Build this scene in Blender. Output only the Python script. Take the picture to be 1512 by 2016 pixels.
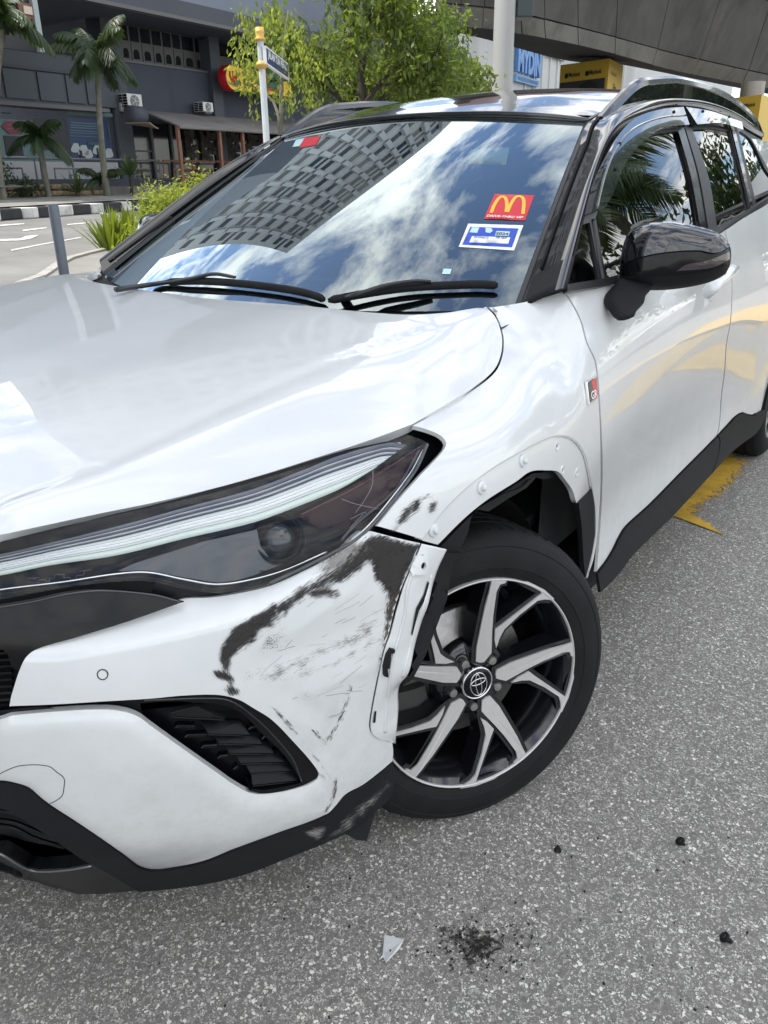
import bpy, bmesh, math, random
import numpy as np
from mathutils import Vector, Matrix, noise
from mathutils.bvhtree import BVHTree
from mathutils.geometry import delaunay_2d_cdt
random.seed(7)
R_ = math.radians
scene = bpy.context.scene
for o in list(bpy.data.objects): bpy.data.objects.remove(o)
COL = scene.collection

# ------------------------------------------------------------------ camera
FPX, CX, CY = 1553.0, 756.0, 1008.0
TH, RO, HD = R_(22.7), R_(0.8), R_(35.8)
CAM = Vector((1.503, -1.243, 1.303))
_fw = Vector((-math.sin(HD), math.cos(HD), 0)); _rt = Vector((math.cos(HD), math.sin(HD), 0)); _up = Vector((0, 0, 1))
VF = _fw*math.cos(TH) - _up*math.sin(TH)
_U = _up*math.cos(TH) + _fw*math.sin(TH)
VR = _rt*math.cos(RO) - _U*math.sin(RO)
VD = -(_U*math.cos(RO) + _rt*math.sin(RO))
cd = bpy.data.cameras.new('camera'); cam = bpy.data.objects.new('camera', cd); COL.objects.link(cam)
cd.sensor_fit = 'VERTICAL'; cd.sensor_height = 36; cd.lens = FPX/2016*36
cd.clip_start = 0.02; cd.clip_end = 3000
cam.matrix_world = Matrix(((VR.x, -VD.x, -VF.x, CAM.x), (VR.y, -VD.y, -VF.y, CAM.y), (VR.z, -VD.z, -VF.z, CAM.z), (0, 0, 0, 1)))
scene.camera = cam
scene.render.resolution_x = 768; scene.render.resolution_y = 1024

# ------------------------------------------------------------------ world, sun, exposure
SUN_EL, SUN_AZ = R_(60), R_(225)      # azimuth measured from +x towards +y: high, from the far left behind the camera
sun_dir = Vector((math.cos(SUN_EL)*math.cos(SUN_AZ), math.cos(SUN_EL)*math.sin(SUN_AZ), math.sin(SUN_EL)))
W = bpy.data.worlds.new('World'); scene.world = W; W.use_nodes = True
nt = W.node_tree; nt.nodes.clear()
out = nt.nodes.new('ShaderNodeOutputWorld'); bg = nt.nodes.new('ShaderNodeBackground'); bg.inputs[1].default_value = 0.12
sky = nt.nodes.new('ShaderNodeTexSky'); sky.sky_type = 'NISHITA'; sky.sun_disc = False
sky.sun_elevation = SUN_EL; sky.sun_rotation = math.atan2(sun_dir.x, sun_dir.y)
sky.air_density = 1.0; sky.dust_density = 0.7; sky.ozone_density = 1.5
tc = nt.nodes.new('ShaderNodeTexCoord')
sep = nt.nodes.new('ShaderNodeSeparateXYZ'); nt.links.new(tc.outputs['Generated'], sep.inputs[0])
# flatten the direction on a cloud deck: (x/z', y/z')
zc = nt.nodes.new('ShaderNodeMath'); zc.operation = 'MAXIMUM'; nt.links.new(sep.outputs[2], zc.inputs[0]); zc.inputs[1].default_value = 0.0
za = nt.nodes.new('ShaderNodeMath'); za.operation = 'ADD'; nt.links.new(zc.outputs[0], za.inputs[0]); za.inputs[1].default_value = 0.16
dx = nt.nodes.new('ShaderNodeMath'); dx.operation = 'DIVIDE'; nt.links.new(sep.outputs[0], dx.inputs[0]); nt.links.new(za.outputs[0], dx.inputs[1])
dy = nt.nodes.new('ShaderNodeMath'); dy.operation = 'DIVIDE'; nt.links.new(sep.outputs[1], dy.inputs[0]); nt.links.new(za.outputs[0], dy.inputs[1])
cmb = nt.nodes.new('ShaderNodeCombineXYZ'); nt.links.new(dx.outputs[0], cmb.inputs[0]); nt.links.new(dy.outputs[0], cmb.inputs[1]); cmb.inputs[2].default_value = 7.9
n1 = nt.nodes.new('ShaderNodeTexNoise'); n1.inputs['Scale'].default_value = 3.0; n1.inputs['Detail'].default_value = 9; n1.inputs['Roughness'].default_value = 0.64; n1.inputs['Distortion'].default_value = 0.35
nt.links.new(cmb.outputs[0], n1.inputs['Vector'])
cr = nt.nodes.new('ShaderNodeValToRGB'); cr.color_ramp.elements[0].position = 0.415; cr.color_ramp.elements[1].position = 0.55
nt.links.new(n1.outputs[0], cr.inputs[0])
n2 = nt.nodes.new('ShaderNodeTexNoise'); n2.inputs['Scale'].default_value = 4.5; n2.inputs['Detail'].default_value = 6
nt.links.new(cmb.outputs[0], n2.inputs['Vector'])
cr2 = nt.nodes.new('ShaderNodeValToRGB'); cr2.color_ramp.elements[0].position = 0.35; cr2.color_ramp.elements[1].position = 0.68
cr2.color_ramp.elements[0].color = (6.2, 6.3, 6.3, 1); cr2.color_ramp.elements[1].color = (12.0, 11.8, 11.3, 1)
nt.links.new(n2.outputs[0], cr2.inputs[0])
mx = nt.nodes.new('ShaderNodeMix'); mx.data_type = 'RGBA'
nt.links.new(cr.outputs[0], mx.inputs[0]); nt.links.new(sky.outputs[0], mx.inputs[6]); nt.links.new(cr2.outputs[0], mx.inputs[7])
nt.links.new(mx.outputs[2], bg.inputs[0]); nt.links.new(bg.outputs[0], out.inputs[0])

sl = bpy.data.lights.new('sun', 'SUN'); sl.energy = 2.6; sl.angle = R_(0.53); sl.color = (1.0, 0.95, 0.87)
so = bpy.data.objects.new('sun', sl); COL.objects.link(so); so.rotation_euler = sun_dir.to_track_quat('Z', 'Y').to_euler(); so.location = (0, 0, 60)
vs = scene.view_settings; vs.view_transform = 'Standard'; vs.look = 'None'; vs.gamma = 1; vs.use_curve_mapping = False
vs.exposure = 1.1
scene.cycles.max_bounces = 8; scene.cycles.transparent_max_bounces = 16

# ------------------------------------------------------------------ helpers: rays
def ray(u, v): return (VR*((u-CX)/FPX) + VD*((v-CY)/FPX) + VF)
def at(u, v, Z): return CAM + ray(u, v)*Z
def pt(u, v, x=None, y=None, z=None):
    d = ray(u, v)
    if x is not None: t = (x-CAM.x)/d.x
    elif y is not None: t = (y-CAM.y)/d.y
    else: t = (z-CAM.z)/d.z
    return CAM + d*t
def on_plane(u, v, P, n):
    d = ray(u, v); return CAM + d*((P-CAM).dot(n)/d.dot(n))

# ------------------------------------------------------------------ helpers: objects
def link(o, parent=None):
    COL.objects.link(o)
    if parent is not None: o.parent = parent
    return o
def mesh_obj(name, verts, faces, m, parent=None, smooth=True, mats=None, fm=None):
    me = bpy.data.meshes.new(name); me.from_pydata([tuple(v) for v in verts], [], faces)
    for mm in (mats or [m]): me.materials.append(mm)
    if fm is not None: me.polygons.foreach_set('material_index', fm)
    me.polygons.foreach_set('use_smooth', [bool(smooth)]*len(me.polygons)); me.update()
    return link(bpy.data.objects.new(name, me), parent)
def tag(o, label, cat, group=None):
    o['label'] = label; o['category'] = cat
    if group: o['group'] = group
    return o
def struct(o): o['kind'] = 'structure'; return o
def empty(name, loc=(0, 0, 0), parent=None):
    o = bpy.data.objects.new(name, None); o.location = loc; o.empty_display_size = .2
    return link(o, parent)
def copy_tree(o, parent=None):
    c = o.copy(); COL.objects.link(c); c.parent = parent
    if parent is not None: c.matrix_parent_inverse = o.matrix_parent_inverse.copy()
    for ch in list(o.children): copy_tree(ch, c)
    return c
class MB:
    def __init__(s): s.v = []; s.f = []; s.m = []
    def add(s, v, f, mi=0):
        n = len(s.v); s.v += [Vector(p) for p in v]; s.f += [[i+n for i in q] for q in f]; s.m += [mi]*len(f); return s
    def box(s, a, b, mi=0, T=None):
        x0, y0, z0 = a; x1, y1, z1 = b
        v = [Vector(p) for p in ((x0,y0,z0),(x1,y0,z0),(x1,y1,z0),(x0,y1,z0),(x0,y0,z1),(x1,y0,z1),(x1,y1,z1),(x0,y1,z1))]
        if T: v = [T(p) for p in v]
        return s.add(v, [(0,3,2,1),(4,5,6,7),(0,1,5,4),(1,2,6,5),(2,3,7,6),(3,0,4,7)], mi)
    def tube(s, pts, r, seg=8, mi=0, caps=True, flat=1.0, upv=None):
        pts = [Vector(p) for p in pts]; n = len(pts)
        rr = r if isinstance(r, (list, tuple)) else [r]*n
        vs_, prev = [], None
        for i, p in enumerate(pts):
            t = (pts[min(i+1, n-1)]-pts[max(i-1, 0)])
            if t.length < 1e-9: t = Vector((0, 0, 1))
            t.normalize()
            a = Vector(upv) if upv else (prev or (Vector((0, 0, 1)) if abs(t.z) < .9 else Vector((1, 0, 0))))
            bb = t.cross(a).normalized(); aa = bb.cross(t).normalized(); prev = aa
            for k in range(seg):
                w = 2*math.pi*k/seg
                vs_.append(p+(aa*math.cos(w)*flat+bb*math.sin(w))*rr[i])
        fs = [(i*seg+k, i*seg+(k+1) % seg, (i+1)*seg+(k+1) % seg, (i+1)*seg+k) for i in range(n-1) for k in range(seg)]
        if caps: fs += [tuple(range(seg))[::-1], tuple(range((n-1)*seg, n*seg))]
        return s.add(vs_, fs, mi)
    def lathe(s, prof, seg=48, mi=0, T=None, close=False):
        # prof: (radius, height) pairs about local z
        vs_ = [Vector((r*math.cos(2*math.pi*k/seg), r*math.sin(2*math.pi*k/seg), h)) for r, h in prof for k in range(seg)]
        if T: vs_ = [T(p) for p in vs_]
        n = len(prof)
        fs = [(i*seg+k, i*seg+(k+1) % seg, (i+1)*seg+(k+1) % seg, (i+1)*seg+k) for i in range(n-1) for k in range(seg)]
        return s.add(vs_, fs, mi)
    def prism(s, poly, off, mi=0):
        # poly: list of 3D points, off: Vector
        n = len(poly); a = [Vector(p) for p in poly]; b = [p+Vector(off) for p in a]
        return s.add(a+b, [tuple(range(n))[::-1], tuple(range(n, 2*n))]+[(i, (i+1) % n, n+(i+1) % n, n+i) for i in range(n)], mi)
    def obj(s, name, m, parent=None, smooth=False, mats=None):
        o = mesh_obj(name, s.v, s.f, m, parent, smooth, mats, s.m if mats else None)
        return o
def autosmooth(o, ang=35):
    me = o.data; bm = bmesh.new(); bm.from_mesh(me)
    bmesh.ops.recalc_face_normals(bm, faces=bm.faces)
    for e in bm.edges:
        if len(e.link_faces) == 2 and e.calc_face_angle(0) > R_(ang): e.smooth = False
    for f in bm.faces: f.smooth = True
    bm.to_mesh(me); bm.free(); return o
def bevel(o, w, seg=2, ang=40):
    m = o.modifiers.new('bevel', 'BEVEL'); m.width = w; m.segments = seg; m.limit_method = 'ANGLE'; m.angle_limit = R_(ang); m.harden_normals = False
    return o
def text_obj(name, s, m, parent, origin, xd, yd, h, depth=0.002, width=None, align='CENTER', bold=0.0, shear=0.0):
    cu = bpy.data.curves.new(name, 'FONT'); cu.body = s; cu.size = 1; cu.extrude = 0; cu.offset = bold; cu.align_x = align; cu.align_y = 'CENTER'; cu.shear = shear; cu.resolution_u = 3
    t = bpy.data.objects.new(name, cu); COL.objects.link(t)
    me = bpy.data.meshes.new_from_object(t); bpy.data.objects.remove(t)
    v = np.array([p.co[:] for p in me.vertices])
    xs, ys = v[:, 0], v[:, 1]
    sc = h/0.70; cyy = (ys.max()+ys.min())/2
    sx = sc if width is None else width/(xs.max()-xs.min())
    cxx = (xs.max()+xs.min())/2 if align == 'CENTER' else xs.min()
    xd = Vector(xd).normalized(); yd = Vector(yd).normalized(); nn = xd.cross(yd).normalized(); O = Vector(origin)
    P = [O+xd*((a-cxx)*sx)+yd*((b-cyy)*sc)+nn*depth for a, b in zip(xs, ys)]
    fs = [list(p.vertices) for p in me.polygons]
    bpy.data.meshes.remove(me)
    return mesh_obj(name, P, fs, m, parent, False)

# ------------------------------------------------------------------ helpers: materials
def mat(name, col=(.5, .5, .5), rough=.5, metal=0, coat=0, coatr=.03, spec=.5, emit=None, es=0):
    m = bpy.data.materials.new(name); m.use_nodes = True; b = m.node_tree.nodes['Principled BSDF']
    b.inputs['Base Color'].default_value = (*col, 1); b.inputs['Roughness'].default_value = rough; b.inputs['Metallic'].default_value = metal
    b.inputs['Coat Weight'].default_value = coat; b.inputs['Coat Roughness'].default_value = coatr; b.inputs['Specular IOR Level'].default_value = spec
    if emit: b.inputs['Emission Color'].default_value = (*emit, 1); b.inputs['Emission Strength'].default_value = es
    return m
class N:
    def __init__(s, m): s.m = m; s.nt = m.node_tree; s.b = s.nt.nodes.get('Principled BSDF')
    def n(s, t, **k):
        x = s.nt.nodes.new('ShaderNode'+t)
        for a, v in k.items():
            if a[0] == '_': setattr(x, a[1:], v)
            else:
                key = a.replace('__', ' ')
                x.inputs[key].default_value = v
        return x
    def l(s, a, b): s.nt.links.new(a, b)
    def ramp(s, src, stops):
        r = s.n('ValToRGB'); e = r.color_ramp.elements
        while len(e) < len(stops): e.new(.5)
        for i, (p, c) in enumerate(stops):
            e[i].position = p; e[i].color = (*c, 1) if len(c) == 3 else c
        s.l(src, r.inputs[0]); return r
    def mix(s, f, a, b, mode='MIX'):
        x = s.n('Mix'); x.data_type = 'RGBA'; x.blend_type = mode
        for i, q in ((0, f), (6, a), (7, b)):
            if hasattr(q, 'is_linked'): s.l(q, x.inputs[i])
            else: x.inputs[i].default_value = q if i == 0 else (*q, 1) if len(q) == 3 else q
        return x.outputs[2]
    def math(s, op, a, b=0.0, c=None):
        x = s.n('Math'); x.operation = op
        for i, q in enumerate((a, b) if c is None else (a, b, c)):
            if hasattr(q, 'is_linked'): s.l(q, x.inputs[i])
            else: x.inputs[i].default_value = q
        return x.outputs[0]
    def bump(s, h, strength=.3, dist=.01):
        x = s.n('Bump'); x.inputs['Strength'].default_value = strength; x.inputs['Distance'].default_value = dist; s.l(h, x.inputs['Height']); s.l(x.outputs[0], s.b.inputs['Normal']); return x
def varied(name, col, rough=.6, amp=.25, scale=3, bump=.15, bscale=40, stain=None, coat=0, metal=0):
    m = mat(name, col, rough, metal, coat); q = N(m); tcn = q.n('TexCoord')
    a = q.n('TexNoise', Scale=scale, Detail=6, Roughness=.6); q.l(tcn.outputs['Object'], a.inputs['Vector'])
    lo = tuple(c*(1-amp) for c in col); hi = tuple(min(1, c*(1+amp)) for c in col)
    r = q.ramp(a.outputs[0], [(.3, lo), (.7, hi)]); src = r.outputs[0]
    if stain:
        mp = q.n('Mapping'); mp.inputs['Scale'].default_value = (1, 1, .12); q.l(tcn.outputs['Object'], mp.inputs[0])
        st = q.n('TexNoise', Scale=scale*2, Detail=5, Roughness=.65); q.l(mp.outputs[0], st.inputs['Vector'])
        f = q.ramp(st.outputs[0], [(.5, (0, 0, 0)), (.72, (.8, .8, .8))])
        src = q.mix(f.outputs[0], src, stain)
    q.l(src, q.b.inputs['Base Color'])
    bb = q.n('TexNoise', Scale=bscale, Detail=4); q.l(tcn.outputs['Object'], bb.inputs['Vector'])
    if bump: q.bump(bb.outputs[0], bump, .01)
    return m

M = {}
# white pearl paint
m = mat('white_paint', (.74, .75, .76), .32, 0, 1, .02); q = N(m); tcn = q.n('TexCoord')
a = q.n('TexNoise', Scale=7, Detail=6); q.l(tcn.outputs['Object'], a.inputs['Vector'])
r = q.ramp(a.outputs[0], [(.35, (.655, .675, .68)), (.7, (.70, .715, .72))]); q.l(r.outputs[0], q.b.inputs['Base Color'])
dn = q.n('TexNoise', Scale=260, Detail=2); q.l(tcn.outputs['Object'], dn.inputs['Vector'])
sp_ = q.n('SeparateXYZ'); q.l(tcn.outputs['Object'], sp_.inputs[0])
hz_ = q.n('MapRange'); hz_.inputs['From Min'].default_value = .75; hz_.inputs['From Max'].default_value = .2; q.l(sp_.outputs[2], hz_.inputs['Value'])
dn2 = q.n('TexNoise', Scale=22, Detail=10, Roughness=.75); q.l(tcn.outputs['Object'], dn2.inputs['Vector'])
dd_ = q.math('MULTIPLY', hz_.outputs[0], q.ramp(dn2.outputs[0], [(.45, (0, 0, 0)), (.75, (.42, .42, .42))]).outputs[0])
sk_ = q.ramp(dn.outputs[0], [(.66, (0, 0, 0)), (.72, (.22, .22, .22))]); dd_ = q.math('MAXIMUM', dd_, q.math('MULTIPLY', sk_.outputs[0], .5))
q.l(q.mix(dd_, r.outputs[0], (.34, .32, .29)), q.b.inputs['Base Color']); q.l(q.math('ADD', q.math('MULTIPLY', dd_, .35), .008), q.b.inputs['Coat Roughness'])
M['white'] = m
M['gloss'] = mat('gloss_black_paint', (.006, .007, .009), .12, 0, 1, .012)
M['piano'] = mat('piano_black_plastic', (.004, .004, .005), .16, 0, .08, .04, .25)
M['matte'] = varied('matte_black_plastic', (.010, .0105, .012), .55, .15, 30, .25, 900)
M['clad'] = varied('grey_black_cladding', (.010, .011, .013), .6, .12, 14, .3, 1100)
M['rubber'] = varied('tyre_rubber', (.010, .0105, .0115), .66, .35, 9, .2, 300)
M['trim'] = mat('satin_black_trim', (.016, .017, .019), .38)
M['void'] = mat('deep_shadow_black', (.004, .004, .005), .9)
M['alloy'] = varied('machined_alloy', (.60, .59, .58), .38, .04, 60, .05, 400, metal=.45)
M['alloyblk'] = mat('alloy_black_paint', (.007, .007, .009), .2, 0, .7, .05)
M['chrome'] = mat('chrome', (.8, .8, .82), .08, 1)
M['steel'] = varied('brushed_steel', (.35, .34, .33), .4, .2, 40, .1, 200, metal=.9)
M['headblack'] = mat('headlamp_black', (.005, .005, .007), .3, 0, 0, .05, .2)
M['headgrey'] = mat('headlamp_grey_bezel', (.10, .105, .115), .35, .4, 0, .03, .3)
M['drl'] = mat('lamp_light_guide', (.80, .84, .85), .18, 0, .6, .05)
M['ref_red'] = mat('dark_red_reflection', (.018, .002, .005), .3, 0, 0, .03, .2)  # maroon reflection in the lamp, painted as a flat colour
M['cabin'] = varied('cabin_dark_fabric', (.022, .022, .024), .8, .2, 10, .1, 200)
M['dash'] = varied('dashboard_grey', (.05, .055, .06), .6, .1, 10, .1, 300)
M['cabin_light'] = mat('cabin_light_trim', (.33, .36, .33), .7)
def glassmat(name, tint, refl=2.0, ior=1.5, rough=.0):
    m = bpy.data.materials.new(name); m.use_nodes = True; q = N(m); q.nt.nodes.remove(q.b)
    o = q.nt.nodes['Material Output']; tr = q.n('BsdfTransparent'); tr.inputs[0].default_value = (*tint, 1)
    gl = q.n('BsdfGlossy'); gl.inputs['Roughness'].default_value = rough; gl.inputs['Color'].default_value = (.86, .97, 1, 1) if 'windscreen' in name else (1, 1, 1, 1)
    fr = q.n('Fresnel'); fr.inputs[0].default_value = ior
    f = q.math('MINIMUM', q.math('MULTIPLY', fr.outputs[0], refl), 1.0)
    mxs = q.n('MixShader'); q.l(f, mxs.inputs[0]); q.l(tr.outputs[0], mxs.inputs[1]); q.l(gl.outputs[0], mxs.inputs[2]); q.l(mxs.outputs[0], o.inputs[0])
    return m
for k_ in ('matte', 'clad', 'rubber'): M[k_].node_tree.nodes['Principled BSDF'].inputs['Specular IOR Level'].default_value = .22
M['glass'] = glassmat('windscreen_glass', (.60, .70, .67), 3.9)
M['sideglass'] = glassmat('tinted_side_glass', (.16, .20, .18), 1.3)
M['lens'] = glassmat('clear_headlamp_lens', (.97, .98, .99), .55, 1.45)
M['visor'] = glassmat('smoked_visor', (.05, .055, .06), 1.8)

# ------------------------------------------------------------------ helpers: curves, surfaces, panels
def cr1(P, t):
    n = len(P); i = min(int(t), n-2); f = t-i
    p1, p2 = P[i], P[i+1]; p0 = P[i-1] if i > 0 else p1*2-p2; p3 = P[i+2] if i+2 < n else p2*2-p1
    return .5*((2*p1)+(p2-p0)*f+(2*p0-5*p1+4*p2-p3)*f*f+(3*p1-3*p2+p3-p0)*f**3)
def crs(P, n):
    P = [np.array(p, float) for p in P]; return [cr1(P, t) for t in np.linspace(0, len(P)-1, n)]
def smooth_poly(pts, step=8, closed=True):
    """(u,v) smooth point, (u,v,1) corner -> dense polyline through them"""
    n = len(pts); P = [np.array(p[:2], float) for p in pts]; C = [len(p) > 2 for p in pts]
    out_ = []; rng = n if closed else n-1
    for i in range(rng):
        p1, p2 = P[i], P[(i+1) % n]
        p0 = p1*2-p2 if (C[i] or (not closed and i == 0)) else P[i-1]
        p3 = p2*2-p1 if (C[(i+1) % n] or (not closed and i == n-2)) else P[(i+2) % n]
        L = np.linalg.norm(p2-p1); k = max(1, int(round(L/step)))
        # centripetal-like tangents limited by the segment's own length
        m1 = (p2-p0); m2 = (p3-p1)
        m1 = m1/(np.linalg.norm(m1)+1e-9)*L; m2 = m2/(np.linalg.norm(m2)+1e-9)*L
        for j in range(k):
            f = j/k; h00 = 2*f**3-3*f*f+1; h10 = f**3-2*f*f+f; h01 = -2*f**3+3*f*f; h11 = f**3-f*f
            out_.append(h00*p1+h10*m1+h01*p2+h11*m2)
    if not closed: out_.append(P[-1])
    return np.array(out_)
def area2(p): x, y = p[:, 0], p[:, 1]; return float(np.sum(x*np.roll(y, -1)-np.roll(x, -1)*y))/2
def inset_poly(p, d):
    if d == 0: return p
    s = 1 if area2(p) > 0 else -1
    e = np.roll(p, -1, 0)-p; L = np.linalg.norm(e, axis=1, keepdims=True)+1e-9; nrm = np.c_[-e[:, 1], e[:, 0]]/L*s
    a = (nrm+np.roll(nrm, 1, 0)); a /= (np.linalg.norm(a, axis=1, keepdims=True)+1e-9)
    return p+a*d
def in_poly(P, q):
    x, y = P[:, 0][:, None], P[:, 1][:, None]; a = q; b = np.roll(q, -1, 0)
    c = ((a[:, 1][None] > y) != (b[:, 1][None] > y)); den = (b[:, 1]-a[:, 1]); den = np.where(abs(den) < 1e-12, 1e-12, den)
    xi = a[:, 0]+(y-a[:, 1])*(b[:, 0]-a[:, 0])/den
    return (np.sum(c & (x < xi), axis=1) % 2) == 1
def seg_dist(P, q, closed=True):
    a = q if closed else q[:-1]; b = np.roll(q, -1, 0) if closed else q[1:]
    d = b-a; L2 = (d**2).sum(1)+1e-12
    t = np.clip(((P[:, None]-a[None])*d[None]).sum(2)/L2, 0, 1)
    return np.sqrt((((a[None]+t[..., None]*d[None])-P[:, None])**2).sum(2).min(1))
def tri_poly(poly, step, holes=()):
    lo, hi = poly.min(0), poly.max(0)
    gx = np.arange(lo[0], hi[0]+step, step); gy = np.arange(lo[1], hi[1]+step*.866, step*.866)
    G = np.array([(x+(step/2 if j % 2 else 0), y) for j, y in enumerate(gy) for x in gx])
    k = in_poly(G, poly)
    for h in holes: k &= ~in_poly(G, h)
    G = G[k]
    dd = seg_dist(G, poly) if len(G) else np.zeros(0)
    for h in holes:
        if len(G): dd = np.minimum(dd, seg_dist(G, h))
    G = G[dd > step*.45] if len(G) else G
    loops = [poly]+list(holes); V = []; E = []
    for l in loops:
        n0 = len(V); V += [tuple(p) for p in l]; E += [(n0+i, n0+(i+1) % len(l)) for i in range(len(l))]
    V += [tuple(p) for p in G]
    r = delaunay_2d_cdt([Vector(p) for p in V], E, [], 0, 1e-6)
    v2 = np.array([p[:] for p in r[0]]); F = [f for f in r[2]]
    cen = np.array([v2[list(f)].mean(0) for f in F]); k = in_poly(cen, poly)
    for h in holes: k &= ~in_poly(cen, h)
    F = [tuple(f) for f, kk in zip(F, k) if kk]
    used = sorted({i for f in F for i in f}); mp = {o: i for i, o in enumerate(used)}
    return v2[used], [tuple(mp[i] for i in f) for f in F]
class Surf:
    """dense smooth surface through a net of 3D control points (rows x cols)"""
    def __init__(s, net, nu=200, nv=200):
        net = np.array([[tuple(p) for p in row] for row in net], float)
        A = np.array([crs(list(row), nv) for row in net])            # rows x nv
        B = np.array([crs(list(A[:, j]), nu) for j in range(nv)])    # nv x nu
        s.grid = B; s.nv, s.nu = nv, nu
        V = [Vector(p) for p in B.reshape(-1, 3)]
        F = [(j*nu+i, j*nu+i+1, (j+1)*nu+i+1, (j+1)*nu+i) for j in range(nv-1) for i in range(nu-1)]
        s.bvh = BVHTree.FromPolygons(V, F)
    def mesh(s, name, m, parent=None, su=1, sv=1):
        B = s.grid[::sv, ::su]; nv, nu = B.shape[:2]
        return mesh_obj(name, B.reshape(-1, 3), [(j*nu+i, j*nu+i+1, (j+1)*nu+i+1, (j+1)*nu+i) for j in range(nv-1) for i in range(nu-1)], m, parent)
    def hit(s, u, v, guess=2.0):
        d = ray(u, v).normalized(); h = s.bvh.ray_cast(CAM, d)
        if h[0] is not None:
            n = h[1]
            if n.dot(d) > 0: n = -n
            return h[0], n, True
        k = s.bvh.find_nearest(CAM+ray(u, v)*guess)
        n = k[1]
        if n.dot(d) > 0: n = -n
        t = (k[0]-CAM).dot(d); return CAM+d*t, n, False
def skirt(V, F, Nn, depth, edge=.0012):
    """rolled edge and inward return along the border"""
    cnt = {}
    for f in F:
        for i in range(len(f)):
            a, b = f[i], f[(i+1) % len(f)]
            cnt[(a, b)] = cnt.get((a, b), 0)+1
    bd = [(a, b) for (a, b) in cnt if (b, a) not in cnt]
    mp = {}
    V = list(V); F = list(F)
    for a, b in bd:
        for i in (a, b):
            if i not in mp: mp[i] = len(V); V.append(V[i]-Nn[i]*depth)
        F.append((a, mp[a], mp[b], b)) ; 
    return V, F
def vnormals(V, F, ref):
    A = np.array([tuple(v) for v in V]); Nn = np.zeros_like(A); T = np.array([f[:3] for f in F])
    c = np.cross(A[T[:, 1]]-A[T[:, 0]], A[T[:, 2]]-A[T[:, 0]])
    for k in range(3): np.add.at(Nn, T[:, k], c)
    Nn /= (np.linalg.norm(Nn, axis=1, keepdims=True)+1e-12)
    return [Vector(n) if Vector(n).dot(r) > 0 else -Vector(n) for n, r in zip(Nn, ref)]
def panel(name, pts, surf, m, parent=None, gap=1.2, step=9, depth=.008, off=0, holes=(), disp=None, guess=2.0, raw=False, mirror=False, bstep=None):
    poly = inset_poly(smooth_poly(pts, bstep or step) if not raw else np.array(pts, float), gap)
    hs = [inset_poly(smooth_poly(h, bstep or step), -gap) if area2(np.array([q[:2] for q in h], float)) else h for h in holes]
    P, F = tri_poly(poly, step, hs)
    V, Nn = [], []
    g = guess
    for u, v in P:
        p, n, ok = surf.hit(u, v, g)
        if ok: g = (p-CAM).length
        V.append(p); Nn.append(n)
    Nn = vnormals(V, F, Nn)
    if off: V = [p+n*off for p, n in zip(V, Nn)]
    if disp is not None:
        D = disp(P); V = [p+n*float(d) for p, n, d in zip(V, Nn, D)]
    # orient
    T0 = F[len(F)//2]
    if (V[T0[1]]-V[T0[0]]).cross(V[T0[2]]-V[T0[0]]).dot(Nn[T0[0]]) < 0: F = [f[::-1] for f in F]
    nf = len(F)
    if depth: V2, F2 = skirt(V, F, Nn, depth)
    else: V2, F2 = list(V), list(F)
    if mirror:
        n = len(V2); V2 = V2+[Vector((-p.x, p.y, p.z)) for p in V2]; F2 = F2+[tuple(i+n for i in f[::-1]) for f in F2]
    o = mesh_obj(name, V2, F2, m, parent)
    # keep edge between face and skirt sharp
    if depth:
        bm = bmesh.new(); bm.from_mesh(o.data)
        for e in bm.edges:
            if len(e.link_faces) == 2 and e.calc_face_angle(0) > R_(40): e.smooth = False
        bm.to_mesh(o.data); bm.free()
    # uv in metres-like photo units for worn finishes
    uv = o.data.uv_layers.new(name='UVMap'); npts = len(P)
    idx = np.zeros(len(o.data.loops), int); o.data.loops.foreach_get('vertex_index', idx)
    UV = np.zeros((len(V2), 2)); UV[:npts] = (P-P.mean(0))/100.0
    uv.data.foreach_set('uv', UV[idx].ravel())
    return o
def mirror_copy(o, parent=None):
    me = o.data.copy(); me.transform(Matrix.Diagonal((-1, 1, 1, 1))); me.flip_normals()
    c = bpy.data.objects.new(o.name.split('.')[0], me); link(c, parent or o.parent); return c
def panel_xy(name, pts, surf, m, parent=None, step=.02, depth=.008, gap_px=1.2, halfpoly=None, off=0, close_center=True):
    """near-side outline in the photograph laid on the surface, mirrored about x=0"""
    pl = smooth_poly(pts, 9, closed=False)
    H = [surf.hit(u, v)[0] for u, v in pl]
    xy = np.array([(p.x, p.y) for p in H]); xy[0, 0] = 0; xy[-1, 0] = 0
    full = np.vstack([xy, np.c_[-xy[1:-1, 0], xy[1:-1, 1]][::-1]])
    full = inset_poly(full, .0015)
    P, F = tri_poly(full, step)
    V, Nn = [], []
    for x, y in P:
        h = surf.bvh.ray_cast(Vector((x, y, 3)), Vector((0, 0, -1)))
        if h[0] is None: h = surf.bvh.find_nearest(Vector((x, y, 1.0)))
        n = h[1] if h[1].z > 0 else -h[1]
        V.append(Vector((x, y, h[0].z))); Nn.append(n)
    Nn = vnormals(V, F, Nn)
    if off: V = [p+n*off for p, n in zip(V, Nn)]
    T0 = F[0]
    if (V[T0[1]]-V[T0[0]]).cross(V[T0[2]]-V[T0[0]]).dot(Nn[T0[0]]) < 0: F = [f[::-1] for f in F]
    V2, F2 = skirt(V, F, Nn, depth)
    o = mesh_obj(name, V2, F2, m, parent)
    bm = bmesh.new(); bm.from_mesh(o.data)
    for e in bm.edges:
        if len(e.link_faces) == 2 and e.calc_face_angle(0) > R_(45): e.smooth = False
    bm.to_mesh(o.data); bm.free()
    return o
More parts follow.
